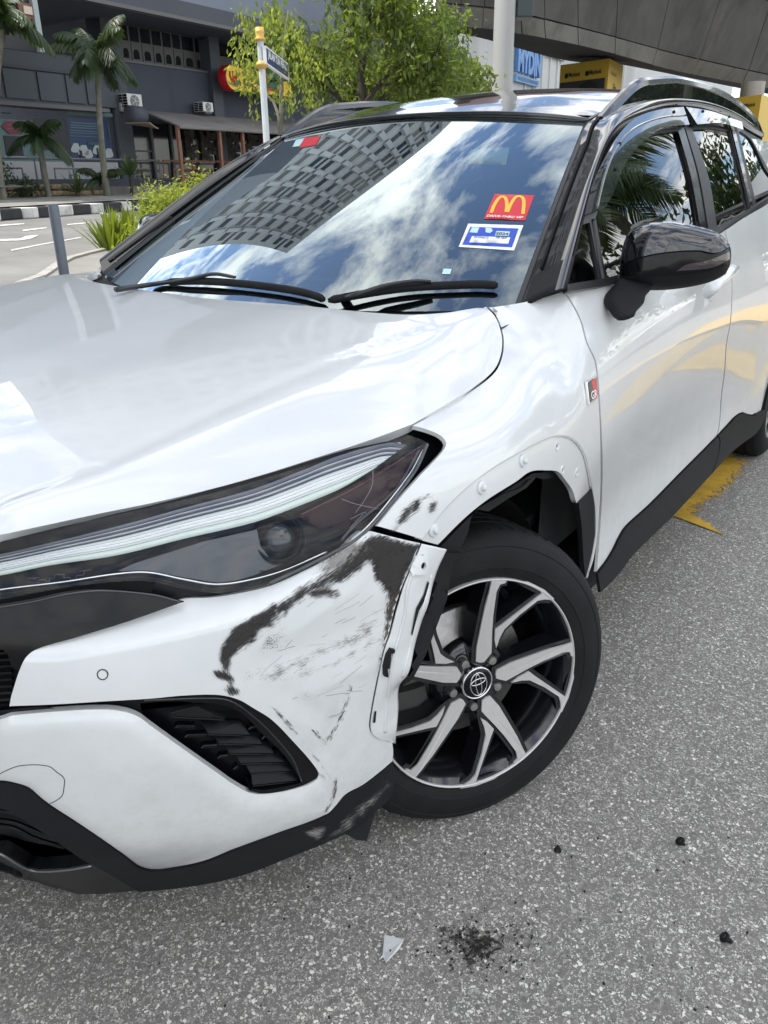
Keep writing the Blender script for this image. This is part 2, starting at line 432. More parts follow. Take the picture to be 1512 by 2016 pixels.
def strip3(name, curves, n, m, parent=None, thick=0, nu=None, smooth=True):
    """lofted strip through 3D curves (each a list of points)"""
    Cs = [crs([tuple(p) for p in c], n) for c in curves]; k = len(Cs)
    if nu and k > 2:
        Cs = [np.array(x) for x in zip(*[crs([Cs[i][j] for i in range(k)], nu) for j in range(n)])]; k = nu
    V = [Vector(p) for c in Cs for p in c]; F = [(i*n+j, i*n+j+1, (i+1)*n+j+1, (i+1)*n+j) for i in range(k-1) for j in range(n-1)]
    o = mesh_obj(name, V, F, m, parent, smooth)
    if thick:
        sm = o.modifiers.new('thickness', 'SOLIDIFY'); sm.thickness = thick; sm.offset = 0
    return o
# ================================================================== THE CAR
# car frame: x to the car's left, y rearwards from the front axle, z up
car = empty('car', (0, 0, 0))
tag(car, 'white crossover car with black roof, torn front bumper corner and scraped headlamp side', 'car')
ST = [(0, -.93), (.25, -.92), (.43, -.885), (.56, -.82), (.67, -.715), (.76, -.58), (.83, -.43), (.875, -.27), (.90, -.05), (.905, .12), (.90, .30), (.893, .5), (.885, 1.0), (.885, 1.6), (.895, 2.1), (.91, 2.5), (.905, 2.9), (.86, 3.3), (.74, 3.5)]
FR = [(0.220, .02), (.13, .18), (.08, .26), (.035, .34), (.012, .44), (0, .54), (0, .64), (.012, .72), (.035, .79), (.065, .86), (.10, .91), (.16, .95)]
PR = [FR, FR, FR, FR, FR,
 [(0.180, .02), (.09, .18), (.05, .26), (.025, .34), (.01, .44), (0, .54), (0, .64), (.01, .72), (.03, .79), (.055, .86), (.085, .91), (.14, .95)],
 [(0.150, .02), (.06, .18), (.035, .26), (.02, .34), (.01, .44), (0, .54), (0, .64), (.005, .72), (.02, .79), (.045, .86), (.075, .91), (.12, .945)],
 [(0.130, .02), (.05, .18), (.03, .26), (.015, .36), (.005, .46), (0, .56), (0, .66), (0, .74), (.01, .81), (.03, .87), (.06, .915), (.11, .945)],
 [(0.130, .02), (.04, .18), (.02, .26), (.01, .36), (0, .46), (0, .56), (0, .66), (0, .75), (.01, .82), (.035, .88), (.08, .925), (.14, .955)],
 [(0.130, .02), (.04, .18), (.02, .26), (.01, .36), (0, .46), (0, .56), (0, .66), (0, .75), (.01, .82), (.035, .89), (.08, .945), (.135, .985)],
 [(0.120, .02), (.035, .18), (.015, .26), (.015, .36), (.01, .46), (0, .56), (0, .66), (0, .76), (.012, .85), (.05, .93), (.10, .995), (.195, 1.05)],
 [(0.110, .02), (.03, .18), (.015, .26), (.03, .36), (.035, .48), (.02, .6), (0, .74), (.005, .85), (.025, .94), (.055, 1.02), (.085, 1.08), (.11, 1.12)],
 [(0.110, .02), (.02, .18), (.012, .26), (.04, .36), (.05, .48), (.035, .6), (.01, .74), (0, .86), (.015, .96), (.04, 1.04), (.065, 1.1), (.09, 1.14)],
 [(0.110, .02), (.02, .18), (.012, .26), (.04, .36), (.05, .48), (.035, .6), (.01, .74), (0, .86), (.015, .97), (.04, 1.06), (.065, 1.13), (.09, 1.18)],
 [(0.110, .02), (.02, .18), (.012, .26), (.03, .36), (.03, .48), (.015, .6), (0, .74), (0, .87), (.015, .98), (.045, 1.09), (.075, 1.17), (.10, 1.23)],
 [(0.110, .02), (.02, .18), (.012, .26), (.01, .36), (.0, .48), (0, .6), (0, .74), (0, .87), (.02, .99), (.05, 1.11), (.08, 1.19), (.11, 1.25)],
 [(0.110, .02), (.02, .18), (.012, .26), (.01, .36), (.0, .48), (0, .6), (0, .74), (0, .87), (.02, 1.0), (.05, 1.12), (.09, 1.2), (.12, 1.26)],
 [(0.110, .02), (.02, .18), (.012, .26), (.01, .36), (.0, .48), (0, .6), (0, .74), (0, .87), (.02, 1.0), (.05, 1.12), (.09, 1.2), (.12, 1.26)],
 [(0.110, .02), (.02, .18), (.012, .26), (.01, .36), (.0, .48), (0, .6), (0, .74), (0, .87), (.02, 1.0), (.05, 1.12), (.09, 1.2), (.12, 1.26)]]
def plan_normals(P):
    P = np.array(P, float); t = np.gradient(P, axis=0); t[0] = (1, 0); t /= np.linalg.norm(t, axis=1, keepdims=True)
    return np.c_[t[:, 1], -t[:, 0]]
PN = plan_normals(ST)
def body_net(extra=0.0):
    net = []
    for r in range(12):
        row = []
        for s in range(len(ST)):
            i, z = PR[s][r]; x, y = ST[s]; nx, ny = PN[s]
            row.append((x-nx*(i+extra), y-ny*(i+extra), z))
        net.append(row)
    return net
S_body = Surf(body_net(), 260, 560)      # nv along rows? (cols dense first)
S_in = Surf(body_net(.028), 120, 260)
S_deep = Surf(body_net(.075), 60, 140)

# hood: stations front to rear, centre -> crease -> edge
def hood_rows():
    K = [((0, -.95, .80), (.28, -.905, .80), (.44, -.83, .79), (.53, -.80, .785)),
         ((0, -.93, .86), (.28, -.885, .86), (.45, -.785, .858), (.515, -.79, .845)),
         ((0, -.85, .905), (.28, -.81, .905), (.475, -.725, .90), (.532, -.767, .875)),
         ((0, -.70, .945), (.3, -.66, .943), (.525, -.594, .925), (.592, -.65, .882)),
         ((0, -.42, .985), (.3, -.40, .983), (.541, -.372, .965), (.669, -.514, .892)),
         ((0, -.17, 1.013), (.3, -.16, 1.012), (.566, -.153, 1.0), (.734, -.36, .908)),
         ((0, .0, 1.032), (.3, 0, 1.030), (.595, .02, 1.017), (.80, -.19, .932)),
         ((0, .12, 1.045), (.3, .13, 1.044), (.625, .153, 1.032), (.805, .04, .952)),
         ((0, .22, 1.055), (.3, .24, 1.055), (.66, .24, 1.05), (.775, .18, .986)),
         ((0, .35, 1.065), (.3, .37, 1.066), (.69, .36, 1.064), (.735, .27, 1.028))]
    rows = []
    for O, Mi, C, E in K:
        O, Mi, C, E = map(np.array, (O, Mi, C, E))
        right = [C, C+(E-C)*.04+np.array((0, 0, -.001)), C+(E-C)*.33+np.array((0, 0, .012)), C+(E-C)*.66+np.array((0, 0, .014)), E, E+(E-C)*.18+np.array((0, 0, -.03))]
        left = [O, (O+Mi)/2+np.array((0, 0, .000)), Mi, Mi+(C-Mi)*.6+np.array((0, 0, .001)), Mi+(C-Mi)*.96]
        rows.append(left+right)
    return rows
HR = hood_rows()
S_hood = Surf(HR, 400, 400)
mirrow = [[(-p[0], p[1], p[2]) for p in row[:0:-1]]+list(row) for row in HR]

o_hood = panel_xy('hood', [(425, 589), (600, 602), (700, 612), (800, 619), (880, 615), (930, 607), (958, 604, 1), (975, 622), (985, 645), (990, 672), (987, 702), (974, 730), (939, 760), (880, 797), (812, 837, 1), (720, 871), (620, 904), (520, 936), (420, 964), (300, 993), (200, 1014), (100, 1036), (0, 1057), (-120, 1080), (-227, 1094), (-373, 1060), (-470, 1026), (-552, 986)], S_hood, M['white'], car, step=.018, depth=.02)

FEN_ARC = [(832, 1063), (858, 1025), (885, 993), (925, 955), (975, 918), (1025, 889), (1070, 866), (1100, 857), (1128, 864), (1148, 888), (1158, 920), (1165, 962)]
o_fender = panel('front_fender', [(812, 838, 1), (880, 798), (940, 761), (975, 731), (988, 702), (991, 672), (986, 645), (976, 622), (961, 605, 1), (1010, 598), (1060, 588), (1109, 573, 1), (1126, 598), (1143, 632), (1155, 675), (1171, 710), (1176, 745), (1180, 800), (1183, 880), (1183, 960), (1178, 1040), (1170, 1098), (1156, 1140, 1), (1166, 1090), (1172, 1053), (1171, 1000), (1165, 962, 1), (1158, 920), (1148, 888), (1128, 864), (1100, 857), (1070, 866), (1025, 889), (975, 918), (925, 955), (885, 993), (858, 1025), (832, 1063, 1), (790, 1050), (741, 1036, 1), (780, 988), (830, 932), (868, 891), (878, 873), (868, 859), (845, 848)], S_body, M['white'], car, gap=1.0)
FLANGE = [(832, 1063, 1), (858, 1025), (885, 993), (925, 955), (975, 918), (1025, 889), (1070, 866), (1100, 857), (1128, 864), (1148, 888), (1158, 920), (1167, 960, 1), (1155, 974), (1140, 990, 1), (1133, 966), (1118, 944), (1104, 928), (1082, 925), (1049, 927), (1020, 947), (962, 984), (918, 1020), (866, 1072, 1)]
def hole(u, v, a, b=None, rot=0):
    b = b or a; return [(u+a*math.cos(t)*math.cos(rot)-b*math.sin(t)*math.sin(rot), v+a*math.cos(t)*math.sin(rot)+b*math.sin(t)*math.cos(rot)) for t in np.linspace(0, 2*math.pi, 11)[:-1]]
o_fl = panel('wheel_arch_flange', FLANGE, S_body, M['white'], car, gap=-1.5, off=-.005, step=7, depth=.012,
             holes=[hole(1101, 878, 3.2, 4.8), hole(1112, 926, 3.2, 4.8), hole(1140, 931, 3.2, 4.8)])
o_fl['label'] = 'bare white wheel arch flange with clip holes, its black trim torn off'

DOOR_CUT = [(1428, 455), (1437, 500), (1441, 560), (1438, 634), (1430, 679), (1427, 727), (1420, 783), (1417, 828), (1412, 856)]
o_fd = panel('front_door', [(1112, 575, 1), (1217, 556), (1330, 502), (1427, 454, 1)]+DOOR_CUT[1:-1]+[(1412, 857, 1), (1386, 884), (1338, 932), (1279, 992), (1231, 1036), (1219, 1054), (1204, 1084), (1189, 1108), (1174, 1126, 1), (1181, 1040), (1185, 960), (1185, 880), (1181, 800), (1177, 745), (1172, 710), (1156, 675), (1144, 632), (1127, 598)], S_body, M['white'], car, gap=1.0)
o_rd = panel('rear_door', [(1428, 453, 1), (1470, 425), (1515, 399), (1552, 372, 1), (1552, 655, 1), (1530, 690), (1512, 735), (1505, 768), (1499, 806, 1), (1481, 817), (1472, 816), (1462, 812), (1448, 819), (1430, 838), (1413, 856, 1)]+DOOR_CUT[-2:0:-1], S_body, M['white'], car, gap=1.0)
SILL_T = [(1174, 1128), (1189, 1109), (1204, 1085), (1219, 1055), (1231, 1037), (1279, 993), (1338, 933), (1386, 885), (1412, 858), (1430, 839), (1448, 820), (1462, 813), (1472, 817), (1481, 818)]
o_sill = panel('sill_cladding', [(1173, 1130, 1)]+SILL_T[1:8]+[(1411, 859, 1), (1414, 868), (1410, 900), (1398, 934, 1), (1320, 1018), (1243, 1093), (1219, 1125), (1196, 1150), (1178, 1166, 1)], S_body, M['clad'], car, gap=.5, off=.006)
o_sill2 = panel('rear_arch_cladding', [(1412, 858, 1), (1430, 839), (1448, 820), (1462, 813), (1472, 817), (1481, 818), (1502, 806, 1), (1512, 760), (1530, 715), (1548, 690, 1), (1548, 715, 1), (1530, 745), (1512, 800), (1498, 835), (1487, 853), (1457, 875), (1430, 899), (1399, 933, 1), (1410, 900), (1415, 868)], S_body, M['clad'], car, gap=.5, off=.006)

# rear quarter beyond the rear door
def quarter():
    gq = S_body.grid; nj, ni = gq.shape[:2]; V = gq.reshape(-1, 3); ok = lambda p: p[1] > 2.33 and .30 < p[2] < 1.21 and (p[1]-2.86)**2+(p[2]-.335)**2 > .43**2
    Fq = [(j*ni+i, j*ni+i+2, (j+2)*ni+i+2, (j+2)*ni+i) for j in range(0, nj-2, 2) for i in range(0, ni-2, 2) if all(ok(V[k]) for k in (j*ni+i, (j+2)*ni+i+2))]
    us = sorted({k for f in Fq for k in f}); mp = {k: n for n, k in enumerate(us)}
    return mesh_obj('rear_quarter', [Vector(V[k])+Vector((-.006, 0, 0)) for k in us], [tuple(mp[k] for k in f) for f in Fq], M['white'], car)
o_rq = quarter()
# bumper cover: one panel running above and below the vent
BUMP = [(18, 1391, 1), (22, 1368), (48, 1297), (72, 1279), (150, 1256), (250, 1225), (330, 1197), (366, 1184), (420, 1181), (466, 1174), (532, 1158), (598, 1128), (664, 1092), (714, 1047), (736, 1046, 1), (780, 1058), (828, 1069, 1),
        (810, 1114), (793, 1154), (780, 1197), (767, 1246), (755, 1280), (744, 1330), (731, 1398), (728, 1435), (740, 1450), (773, 1462, 1), (775, 1480), (773, 1499, 1), (747, 1521), (714, 1546), (681, 1564), (661, 1587), (640, 1608), (548, 1643), (466, 1673), (400, 1698), (331, 1713), (298, 1715), (271, 1707), (245, 1687), (198, 1654), (149, 1621), (99, 1589), (79, 1574), (56, 1554), (33, 1545), (0, 1540), (-110, 1552), (-208, 1548), (-299, 1498), (-385, 1440, 1),
        (-431, 1316, 1), (-350, 1366), (-257, 1412), (-120, 1440), (0, 1417), (20, 1414), (99, 1407), (198, 1402), (241, 1406), (271, 1416), (298, 1435), (364, 1482), (430, 1528), (470, 1555), (500, 1568), (548, 1566), (595, 1555), (621, 1543), (630, 1531), (615, 1504), (581, 1465), (535, 1418), (499, 1395), (469, 1378), (430, 1369), (364, 1370), (298, 1376), (200, 1382), (100, 1388)]
CR = np.array([(60, 1300), (120, 1299), (250, 1277), (360, 1254), (430, 1238), (500, 1215), (560, 1180), (640, 1130), (720, 1065)], float)
def sgn_above(P, line):
    yy = np.interp(P[:, 0], line[:, 0], line[:, 1]); return yy-P[:, 1]
def bump_disp(P):
    d = np.clip(sgn_above(P, CR), 0, 90); on = (P[:, 0] > 40)*(P[:, 1] < 1320)
    top = -np.maximum(0, d-1)*.00042*on
    # rounded lower blade edge beside the vent
    E2 = np.array([(20, 1414), (99, 1407), (198, 1402), (241, 1406), (271, 1416), (298, 1435), (364, 1482), (430, 1528), (470, 1555), (500, 1568), (548, 1566), (595, 1555), (630, 1531)], float)
    dd = seg_dist(P, E2, False); low = (P[:, 1] > np.interp(P[:, 0], E2[:, 0], E2[:, 1])-6)*(P[:, 0] < 640)
    edge = -.008*np.clip(1-dd/34, 0, 1)**2*low
    E3 = np.array([(-330, 1505), (0, 1540), (56, 1554), (99, 1589), (198, 1654), (271, 1707), (298, 1715), (331, 1713), (466, 1673), (640, 1608)], float)
    d3 = seg_dist(P, E3, False); edge2 = -.003*np.clip(1-d3/26, 0, 1)**2*(P[:, 0] < 660)
    dent = 0
    for (u_, v_, ru, rv, dp, an) in ((700, 1235, 95, 34, -.0050, -30), (610, 1395, 60, 22, -.0035, 35), (745, 1130, 60, 26, -.0045, -60), (560, 1290, 90, 30, -.0030, -20), (668, 1400, 14, 60, -.0025, 22), (690, 1330, 120, 12, .0018, -22), (640, 1200, 110, 10, .0015, -35)):
        c_, s_ = math.cos(R_(an)), math.sin(R_(an)); a_ = ((P[:, 0]-u_)*c_+(P[:, 1]-v_)*s_)/ru; b_ = (-(P[:, 0]-u_)*s_+(P[:, 1]-v_)*c_)/rv; dent = dent+dp*np.exp(-a_*a_-b_*b_)
    return top+edge+edge2+dent
o_bump = panel('front_bumper', BUMP, S_body, M['white'], car, gap=.8, step=7, disp=bump_disp, depth=.012, mirror=True)
o_bump['label'] = 'white bumper cover with black scrape marks, its corner torn away from the fender'
# ------------------------------------------------------------------ torn bumper flange
def on_body(u, v, off=0.0, surf=None, guess=1.9):
    p, n, ok = (surf or S_body).hit(u, v, guess); return p+n*off
CREASE = [(829, 1070), (811, 1114), (794, 1154), (781, 1197), (768, 1246), (756, 1280), (745, 1330), (732, 1398), (729, 1436), (741, 1451), (773, 1463)]
OUTER = [(879, 1081), (862, 1116), (851, 1150), (842, 1190), (829, 1222), (816, 1268), (805, 1320), (784, 1350), (783, 1395), (779, 1440), (776, 1464)]
c3 = [on_body(*p) for p in CREASE]
def deeper(p, ref, k): return CAM+ray(*p)*((ref-CAM).dot(VF)+k)
n_ = len(CREASE)
mid = [((a[0]*.55+b[0]*.45), (a[1]*.55+b[1]*.45)) for a, b in zip(CREASE, OUTER)]
m3 = [deeper(p, r, .012) for p, r in zip(mid, c3)]
o3 = [deeper(p, r, .034+.006*(i % 3)) for i, (p, r) in enumerate(zip(OUTER, c3))]
S_fl = Surf([c3, m3, o3], 40, 120)
o_flg = S_fl.mesh('bumper_flange', M['white'], car, 2, 1); sm = o_flg.modifiers.new('thickness', 'SOLIDIFY'); sm.thickness = .003
o_flg['label'] = 'torn white inner flange of the bumper corner with empty clip holes'
# jagged tabs on its outer edge
def quad_panel(name, pts, surf, m, parent, off=.001, **k): return panel(name, [(p[0], p[1], 1) for p in pts], surf, m, parent, off=off, **k)
def tube_px(name, pts, surf, r, m, parent, off=0.0, seg=6, step=6, guess=1.9, flat=1.0):
    pl = smooth_poly(pts, step, closed=False); mb = MB(); mb.tube([surf.hit(u, v, guess)[0]+surf.hit(u, v, guess)[1]*off for u, v in pl], r, seg, flat=flat)
    return mb.obj(name, m, parent, True)
bos = quad_panel('clip_boss', [(813, 1088), (836, 1092), (838, 1106), (832, 1128), (806, 1131), (808, 1104)], S_fl, M['white'], o_flg, off=.009, gap=0, depth=.006, step=4, holes=[hole(828, 1112, 4, 7, .3)])
quad_panel('clip_hole', hole(828, 1112, 5, 8, .3), S_fl, M['void'], o_flg, off=.0045, gap=0, depth=0, step=5)
quad_panel('clip_hole', [(734, 1398), (738, 1397), (736, 1420), (731, 1420)], S_fl, M['void'], o_flg, off=.0045, gap=0, depth=0, step=5)
quad_panel('clip_hole', [(788, 1163), (791, 1165), (785, 1192), (782, 1190)], S_body, M['void'], o_flg, off=.0012, gap=0, depth=0, step=5)
quad_panel('edge_crack', [(838, 1142), (842, 1148), (836, 1175), (822, 1200), (815, 1222), (808, 1250), (806, 1246), (812, 1215), (816, 1196), (830, 1170)], S_fl, M['void'], o_flg, off=.0045, gap=0, depth=0, step=5)
quad_panel('broken_clip', [(765, 1273), (773, 1275), (772, 1281), (766, 1283), (763, 1310), (759, 1312), (760, 1328), (752, 1326), (751, 1308), (757, 1285)], S_fl, M['matte'], o_flg, off=.010, gap=0, depth=.007, step=5)
tube_px('flange_fold', [(812, 1120), (800, 1160), (796, 1200), (784, 1250), (770, 1300), (764, 1345), (757, 1400), (755, 1440)], S_fl, .003, M['white'], o_flg, .003)
tube_px('flange_fold', [(846, 1130), (838, 1165), (826, 1205), (812, 1240), (800, 1290), (790, 1330)], S_fl, .0028, M['white'], o_flg, .003)
# dark inner liner left hanging behind the flange
LB = Surf([[deeper(p, r, .05) for p, r in zip(OUTER, c3)], [deeper((p[0]+16, p[1]+6), r, .085) for p, r in zip(OUTER, c3)], [deeper((p[0]+30, p[1]+2), r, .15) for p, r in zip(OUTER, c3)]], 20, 60)
quad_panel('liner_edge', [(878, 1082), (906, 1086), (903, 1100), (894, 1106), (886, 1140), (880, 1180), (862, 1228), (838, 1290), (812, 1338), (790, 1352), (800, 1330), (828, 1228), (840, 1192), (851, 1150), (862, 1118)], LB, M['clad'], car, off=0, gap=0, depth=.004, step=8)
quad_panel('liner_flap', [(866, 1078), (918, 1024), (962, 988), (1020, 951), (1049, 932), (1082, 929), (1106, 931), (1112, 936), (1090, 940), (1070, 944), (1046, 936), (1056, 940), (1036, 961), (1000, 982), (962, 1007), (940, 1003), (928, 1018), (922, 1046), (905, 1085), (878, 1120), (868, 1100)], S_in, M['matte'], car, off=0, gap=0, depth=.004, step=6)
tube_px('liner_fold', [(935, 1003), (968, 985), (985, 975), (1020, 962), (1040, 944)], S_in, .0025, M['clad'], car, .003)
ol = quad_panel('arch_trim_stub', [(1141, 990), (1168, 962), (1172, 985), (1173, 1053), (1167, 1090), (1155, 1137), (1151, 1110), (1147, 1040), (1144, 1015)], S_body, M['clad'], car, off=-.002, gap=0, depth=.012, step=7)
ol['label'] = 'remaining black stub of the wheel arch trim behind the tyre'
tube_px('flange_ridge', FEN_ARC[0:], S_body, .0022, M['white'], o_fl, -.003)
for (u, v) in ((1032, 907), (951, 960), (857, 1044)):
    p, n, _ = S_body.hit(u, v); T = (lambda P, n=n, p=p: p+n.orthogonal().normalized()*P.x+n.cross(n.orthogonal()).normalized()*P.y+n*(P.z-.005))
    mb = MB(); mb.lathe([(.0001, .012), (.005, .0115), (.006, .010), (.006, .005), (.0115, .004), (.0125, .0015), (.0125, 0)], 14, 0, T); autosmooth(mb.obj('trim_clip', M['white'], o_fl))
for (u, v, b) in ((1101, 878, 8), (1112, 926, 6), (1140, 931, 7)):
    p, n, _ = S_body.hit(u, v); a_ = n.orthogonal().normalized(); b_ = n.cross(a_)
    mb = MB(); mb.lathe([(.0055, -.004), (.006, .000), (.0075, .0012), (.0098, .0010), (.011, -.001)], 16, 0, lambda P: p+a_*P.x+b_*P.y+n*(P.z-.0045)); autosmooth(mb.obj('hole_dimple', M['white'], o_fl))
    quad_panel('clip_hole', hole(u, v, 6, 8), S_body, M['void'], o_fl, off=-.0075, gap=0, depth=0, step=5)

# wheel housings and underbody
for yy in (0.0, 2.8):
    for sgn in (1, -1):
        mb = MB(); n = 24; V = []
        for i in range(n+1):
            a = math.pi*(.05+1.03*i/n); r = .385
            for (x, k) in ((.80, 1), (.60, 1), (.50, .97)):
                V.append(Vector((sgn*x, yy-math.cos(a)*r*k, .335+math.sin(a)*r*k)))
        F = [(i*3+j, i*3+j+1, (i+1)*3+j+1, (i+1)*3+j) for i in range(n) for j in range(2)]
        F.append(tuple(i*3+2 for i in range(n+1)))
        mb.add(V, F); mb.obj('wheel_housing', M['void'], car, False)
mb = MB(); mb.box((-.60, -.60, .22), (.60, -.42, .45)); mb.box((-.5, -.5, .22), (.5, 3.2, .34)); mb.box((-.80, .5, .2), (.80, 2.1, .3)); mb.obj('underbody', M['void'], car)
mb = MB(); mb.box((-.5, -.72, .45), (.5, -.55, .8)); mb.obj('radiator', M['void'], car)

# ------------------------------------------------------------------ scrapes
def scuffmat(name, col, dens=0.0, sx=1.0, sy=7.0, rough=.75):
    m = bpy.data.materials.new(name); m.use_nodes = True; q = N(m); b = q.b; o = q.nt.nodes['Material Output']
    b.inputs['Base Color'].default_value = (*col, 1); b.inputs['Roughness'].default_value = rough
    uv = q.n('UVMap'); mp = q.n('Mapping'); mp.inputs['Scale'].default_value = (sx, sy, 1); q.l(uv.outputs[0], mp.inputs[0])
    a = q.n('TexNoise', Scale=4.0, Detail=12, Roughness=.82, Distortion=.1); q.l(mp.outputs[0], a.inputs['Vector'])
    bq = q.n('TexNoise', Scale=2.2, Detail=4); q.l(uv.outputs[0], bq.inputs['Vector'])
    at_ = q.n('Attribute'); at_.attribute_name = 'fade'
    s = q.math('ADD', q.math('MULTIPLY', at_.outputs['Fac'], .9), q.math('MULTIPLY', q.math('SUBTRACT', a.outputs[0], .5), 3.4))
    s = q.math('ADD', s, q.math('MULTIPLY', q.math('SUBTRACT', bq.outputs[0], .5), 1.0)); s = q.math('ADD', s, dens-.40)
    f = q.n('MapRange'); f.inputs['From Min'].default_value = 0; f.inputs['From Max'].default_value = .34; q.l(s, f.inputs['Value'])
    c = q.ramp(a.outputs[0], [(.35, tuple(x*.5 for x in col)), (.75, tuple(min(1, x*2.4) for x in col))]); q.l(c.outputs[0], b.inputs['Base Color'])
    tr = q.n('BsdfTransparent'); mxs = q.n('MixShader'); q.l(f.outputs[0], mxs.inputs[0]); q.l(tr.outputs[0], mxs.inputs[1]); q.l(b.outputs[0], mxs.inputs[2]); q.l(mxs.outputs[0], o.inputs[0])
    return m
M['scuff'] = scuffmat('black_rubber_scrape', (.020, .018, .017), .16, .6, 8)
M['scuff2'] = scuffmat('thin_black_scrape', (.03, .027, .025), -.12, .8, 12)
M['scuff3'] = scuffmat('faint_grey_scrape', (.20, .19, .18), -.14, .7, 12)
M['speck'] = scuffmat('speckled_scrape', (.07, .066, .06), -.55, 4.5, 5.5)
M['flake'] = scuffmat('exposed_primer', (.42, .40, .37), -.1, 1, 3)
M['brown'] = scuffmat('brown_scrape', (.045, .034, .027), -.1, 1, 6)
def decal(name, pts, surf, m, parent, ang=0, feather=10, off=.0008, step=5, guess=1.9):
    poly = inset_poly(smooth_poly(pts, step), -4.5); feather = feather*1.5+4; P, F = tri_poly(poly, step)
    V, Nn = [], []
    for u, v in P:
        p, n, ok = surf.hit(u, v, guess); V.append(p+n*off); Nn.append(n)
    o = mesh_obj(name, V, F, m, parent)
    d = seg_dist(P, poly); fade = np.clip(d/feather, 0, 1)
    at_ = o.data.attributes.new('fade', 'FLOAT', 'POINT'); at_.data.foreach_set('value', fade)
    uv = o.data.uv_layers.new(name='UVMap'); c, s = math.cos(R_(ang)), math.sin(R_(ang))
    UV = np.c_[(P[:, 0]*c+P[:, 1]*s)/60., (-P[:, 0]*s+P[:, 1]*c)/60.]
    idx = np.zeros(len(o.data.loops), int); o.data.loops.foreach_get('vertex_index', idx); uv.data.foreach_set('uv', UV[idx].ravel())
    return o
M['scrg'] = mat('scratch_grey', (.30, .29, .28), .7); M['scrd'] = mat('scratch_dark', (.08, .075, .07), .7)
def bdec(*a, **k): return decal('scrape_mark', a[0], S_bd, M[a[1]], o_bump, **k)
# surface of the finished bumper face itself, so marks follow its creases
bmv = o_bump.data; S_bd = Surf.__new__(Surf); S_bd.bvh = BVHTree.FromPolygons([v.co.copy() for v in bmv.vertices], [tuple(p.vertices) for p in bmv.polygons])
bdec([(735, 1052), (800, 1066), (826, 1073), (808, 1115), (785, 1170), (768, 1175), (752, 1165), (740, 1142), (728, 1110), (700, 1125), (668, 1145), (660, 1130), (690, 1085)], 'scuff', ang=-38, feather=11)
bdec([(720, 1078), (690, 1092), (640, 1122), (585, 1160), (530, 1200), (480, 1235), (450, 1262), (436, 1290), (448, 1300), (470, 1285), (500, 1262), (545, 1225), (600, 1180), (660, 1150), (700, 1130), (716, 1110)], 'scuff', ang=-36, feather=13)
bdec([(470, 1228), (515, 1205), (545, 1190), (530, 1225), (500, 1250), (465, 1285), (438, 1300), (432, 1290), (440, 1265)], 'scuff', ang=-38, feather=8)
bdec([(735, 1105), (790, 1080), (818, 1085), (800, 1130), (780, 1172), (764, 1160), (745, 1140)], 'scuff', ang=-20, feather=8)
bdec([(762, 1165), (790, 1150), (795, 1160), (770, 1250), (752, 1330), (742, 1320), (752, 1250)], 'brown', ang=100, feather=7)
bdec([(600, 1165), (640, 1150), (672, 1160), (664, 1182), (640, 1180), (610, 1182)], 'scuff2', ang=-30, feather=9)
bdec([(480, 1330), (560, 1290), (700, 1220), (752, 1195), (745, 1260), (650, 1300), (560, 1350), (500, 1360)], 'scuff3', ang=-24, feather=30)
bdec([(640, 1040), (730, 1060), (700, 1130), (600, 1170), (560, 1180), (610, 1120)], 'scuff3', ang=-36, feather=25)
bdec([(430, 1275), (455, 1270), (460, 1300), (446, 1330), (430, 1310)], 'scuff2', ang=100, feather=9)
bdec([(500, 1215), (590, 1190), (600, 1270), (560, 1320), (500, 1320), (470, 1280)], 'speck', ang=-20, feather=35)
bdec([(445, 1310), (520, 1290), (540, 1330), (500, 1370), (450, 1370)], 'speck', ang=-10, feather=28)
bdec([(420, 1322), (440, 1320), (458, 1335), (462, 1352), (472, 1366), (458, 1372), (444, 1362), (448, 1345), (430, 1335)], 'scuff', ang=60, feather=7)
bdec([(520, 1380), (560, 1410), (600, 1460), (632, 1500), (655, 1530), (664, 1548), (656, 1540), (620, 1495), (575, 1440), (540, 1402)], 'brown', ang=50, feather=6)
bdec([(660, 1530), (666, 1550), (655, 1580), (640, 1604), (638, 1598), (652, 1570)], 'brown', ang=110, feather=4)
bdec([(688, 1345), (694, 1350), (684, 1390), (672, 1420), (662, 1440), (645, 1462), (640, 1458), (655, 1430), (668, 1405), (680, 1375)], 'brown', ang=112, feather=6)
bdec([(560, 1330), (640, 1300), (760, 1240), (762, 1262), (660, 1315), (580, 1345)], 'scuff3', ang=-22, feather=16)
bdec([(470, 1340), (600, 1300), (720, 1330), (700, 1420), (600, 1440), (520, 1400)], 'speck', ang=-22, feather=60)
bdec([(610, 1433), (616, 1436), (645, 1465), (640, 1468)], 'brown', ang=45, feather=4)
rs_ = random.Random(4)
for k in range(40):
    u0 = rs_.uniform(470, 740); v0 = rs_.uniform(1170, 1440); an = rs_.gauss(-24, 14); ln = rs_.uniform(8, 60)
    P2_ = [(u0+ln*t*math.cos(R_(an))+rs_.uniform(-1, 1), v0+ln*t*math.sin(R_(an))+rs_.uniform(-1, 1)) for t in (0, .35, .7, 1)]
    if all(in_poly(np.array(P2_), np.array([(455, 1300), (560, 1215), (720, 1110), (790, 1100), (745, 1320), (728, 1440), (690, 1500), (640, 1470), (520, 1370)], float))):
        tube_px('fine_scratch', P2_, S_bd, rs_.uniform(.00010, .00026), M[rs_.choice(['scrg', 'scrd'])], o_bump, .0003, seg=4, step=12)
def fdec(pts, mm, **k): return decal('scrape_mark', pts, S_body, M[mm], o_fender, **k)
fdec([(860, 966), (872, 970), (840, 985), (812, 1004), (800, 1026), (778, 1052), (764, 1046), (785, 1020), (800, 990), (830, 975)], 'scuff2', ang=-22, feather=9)
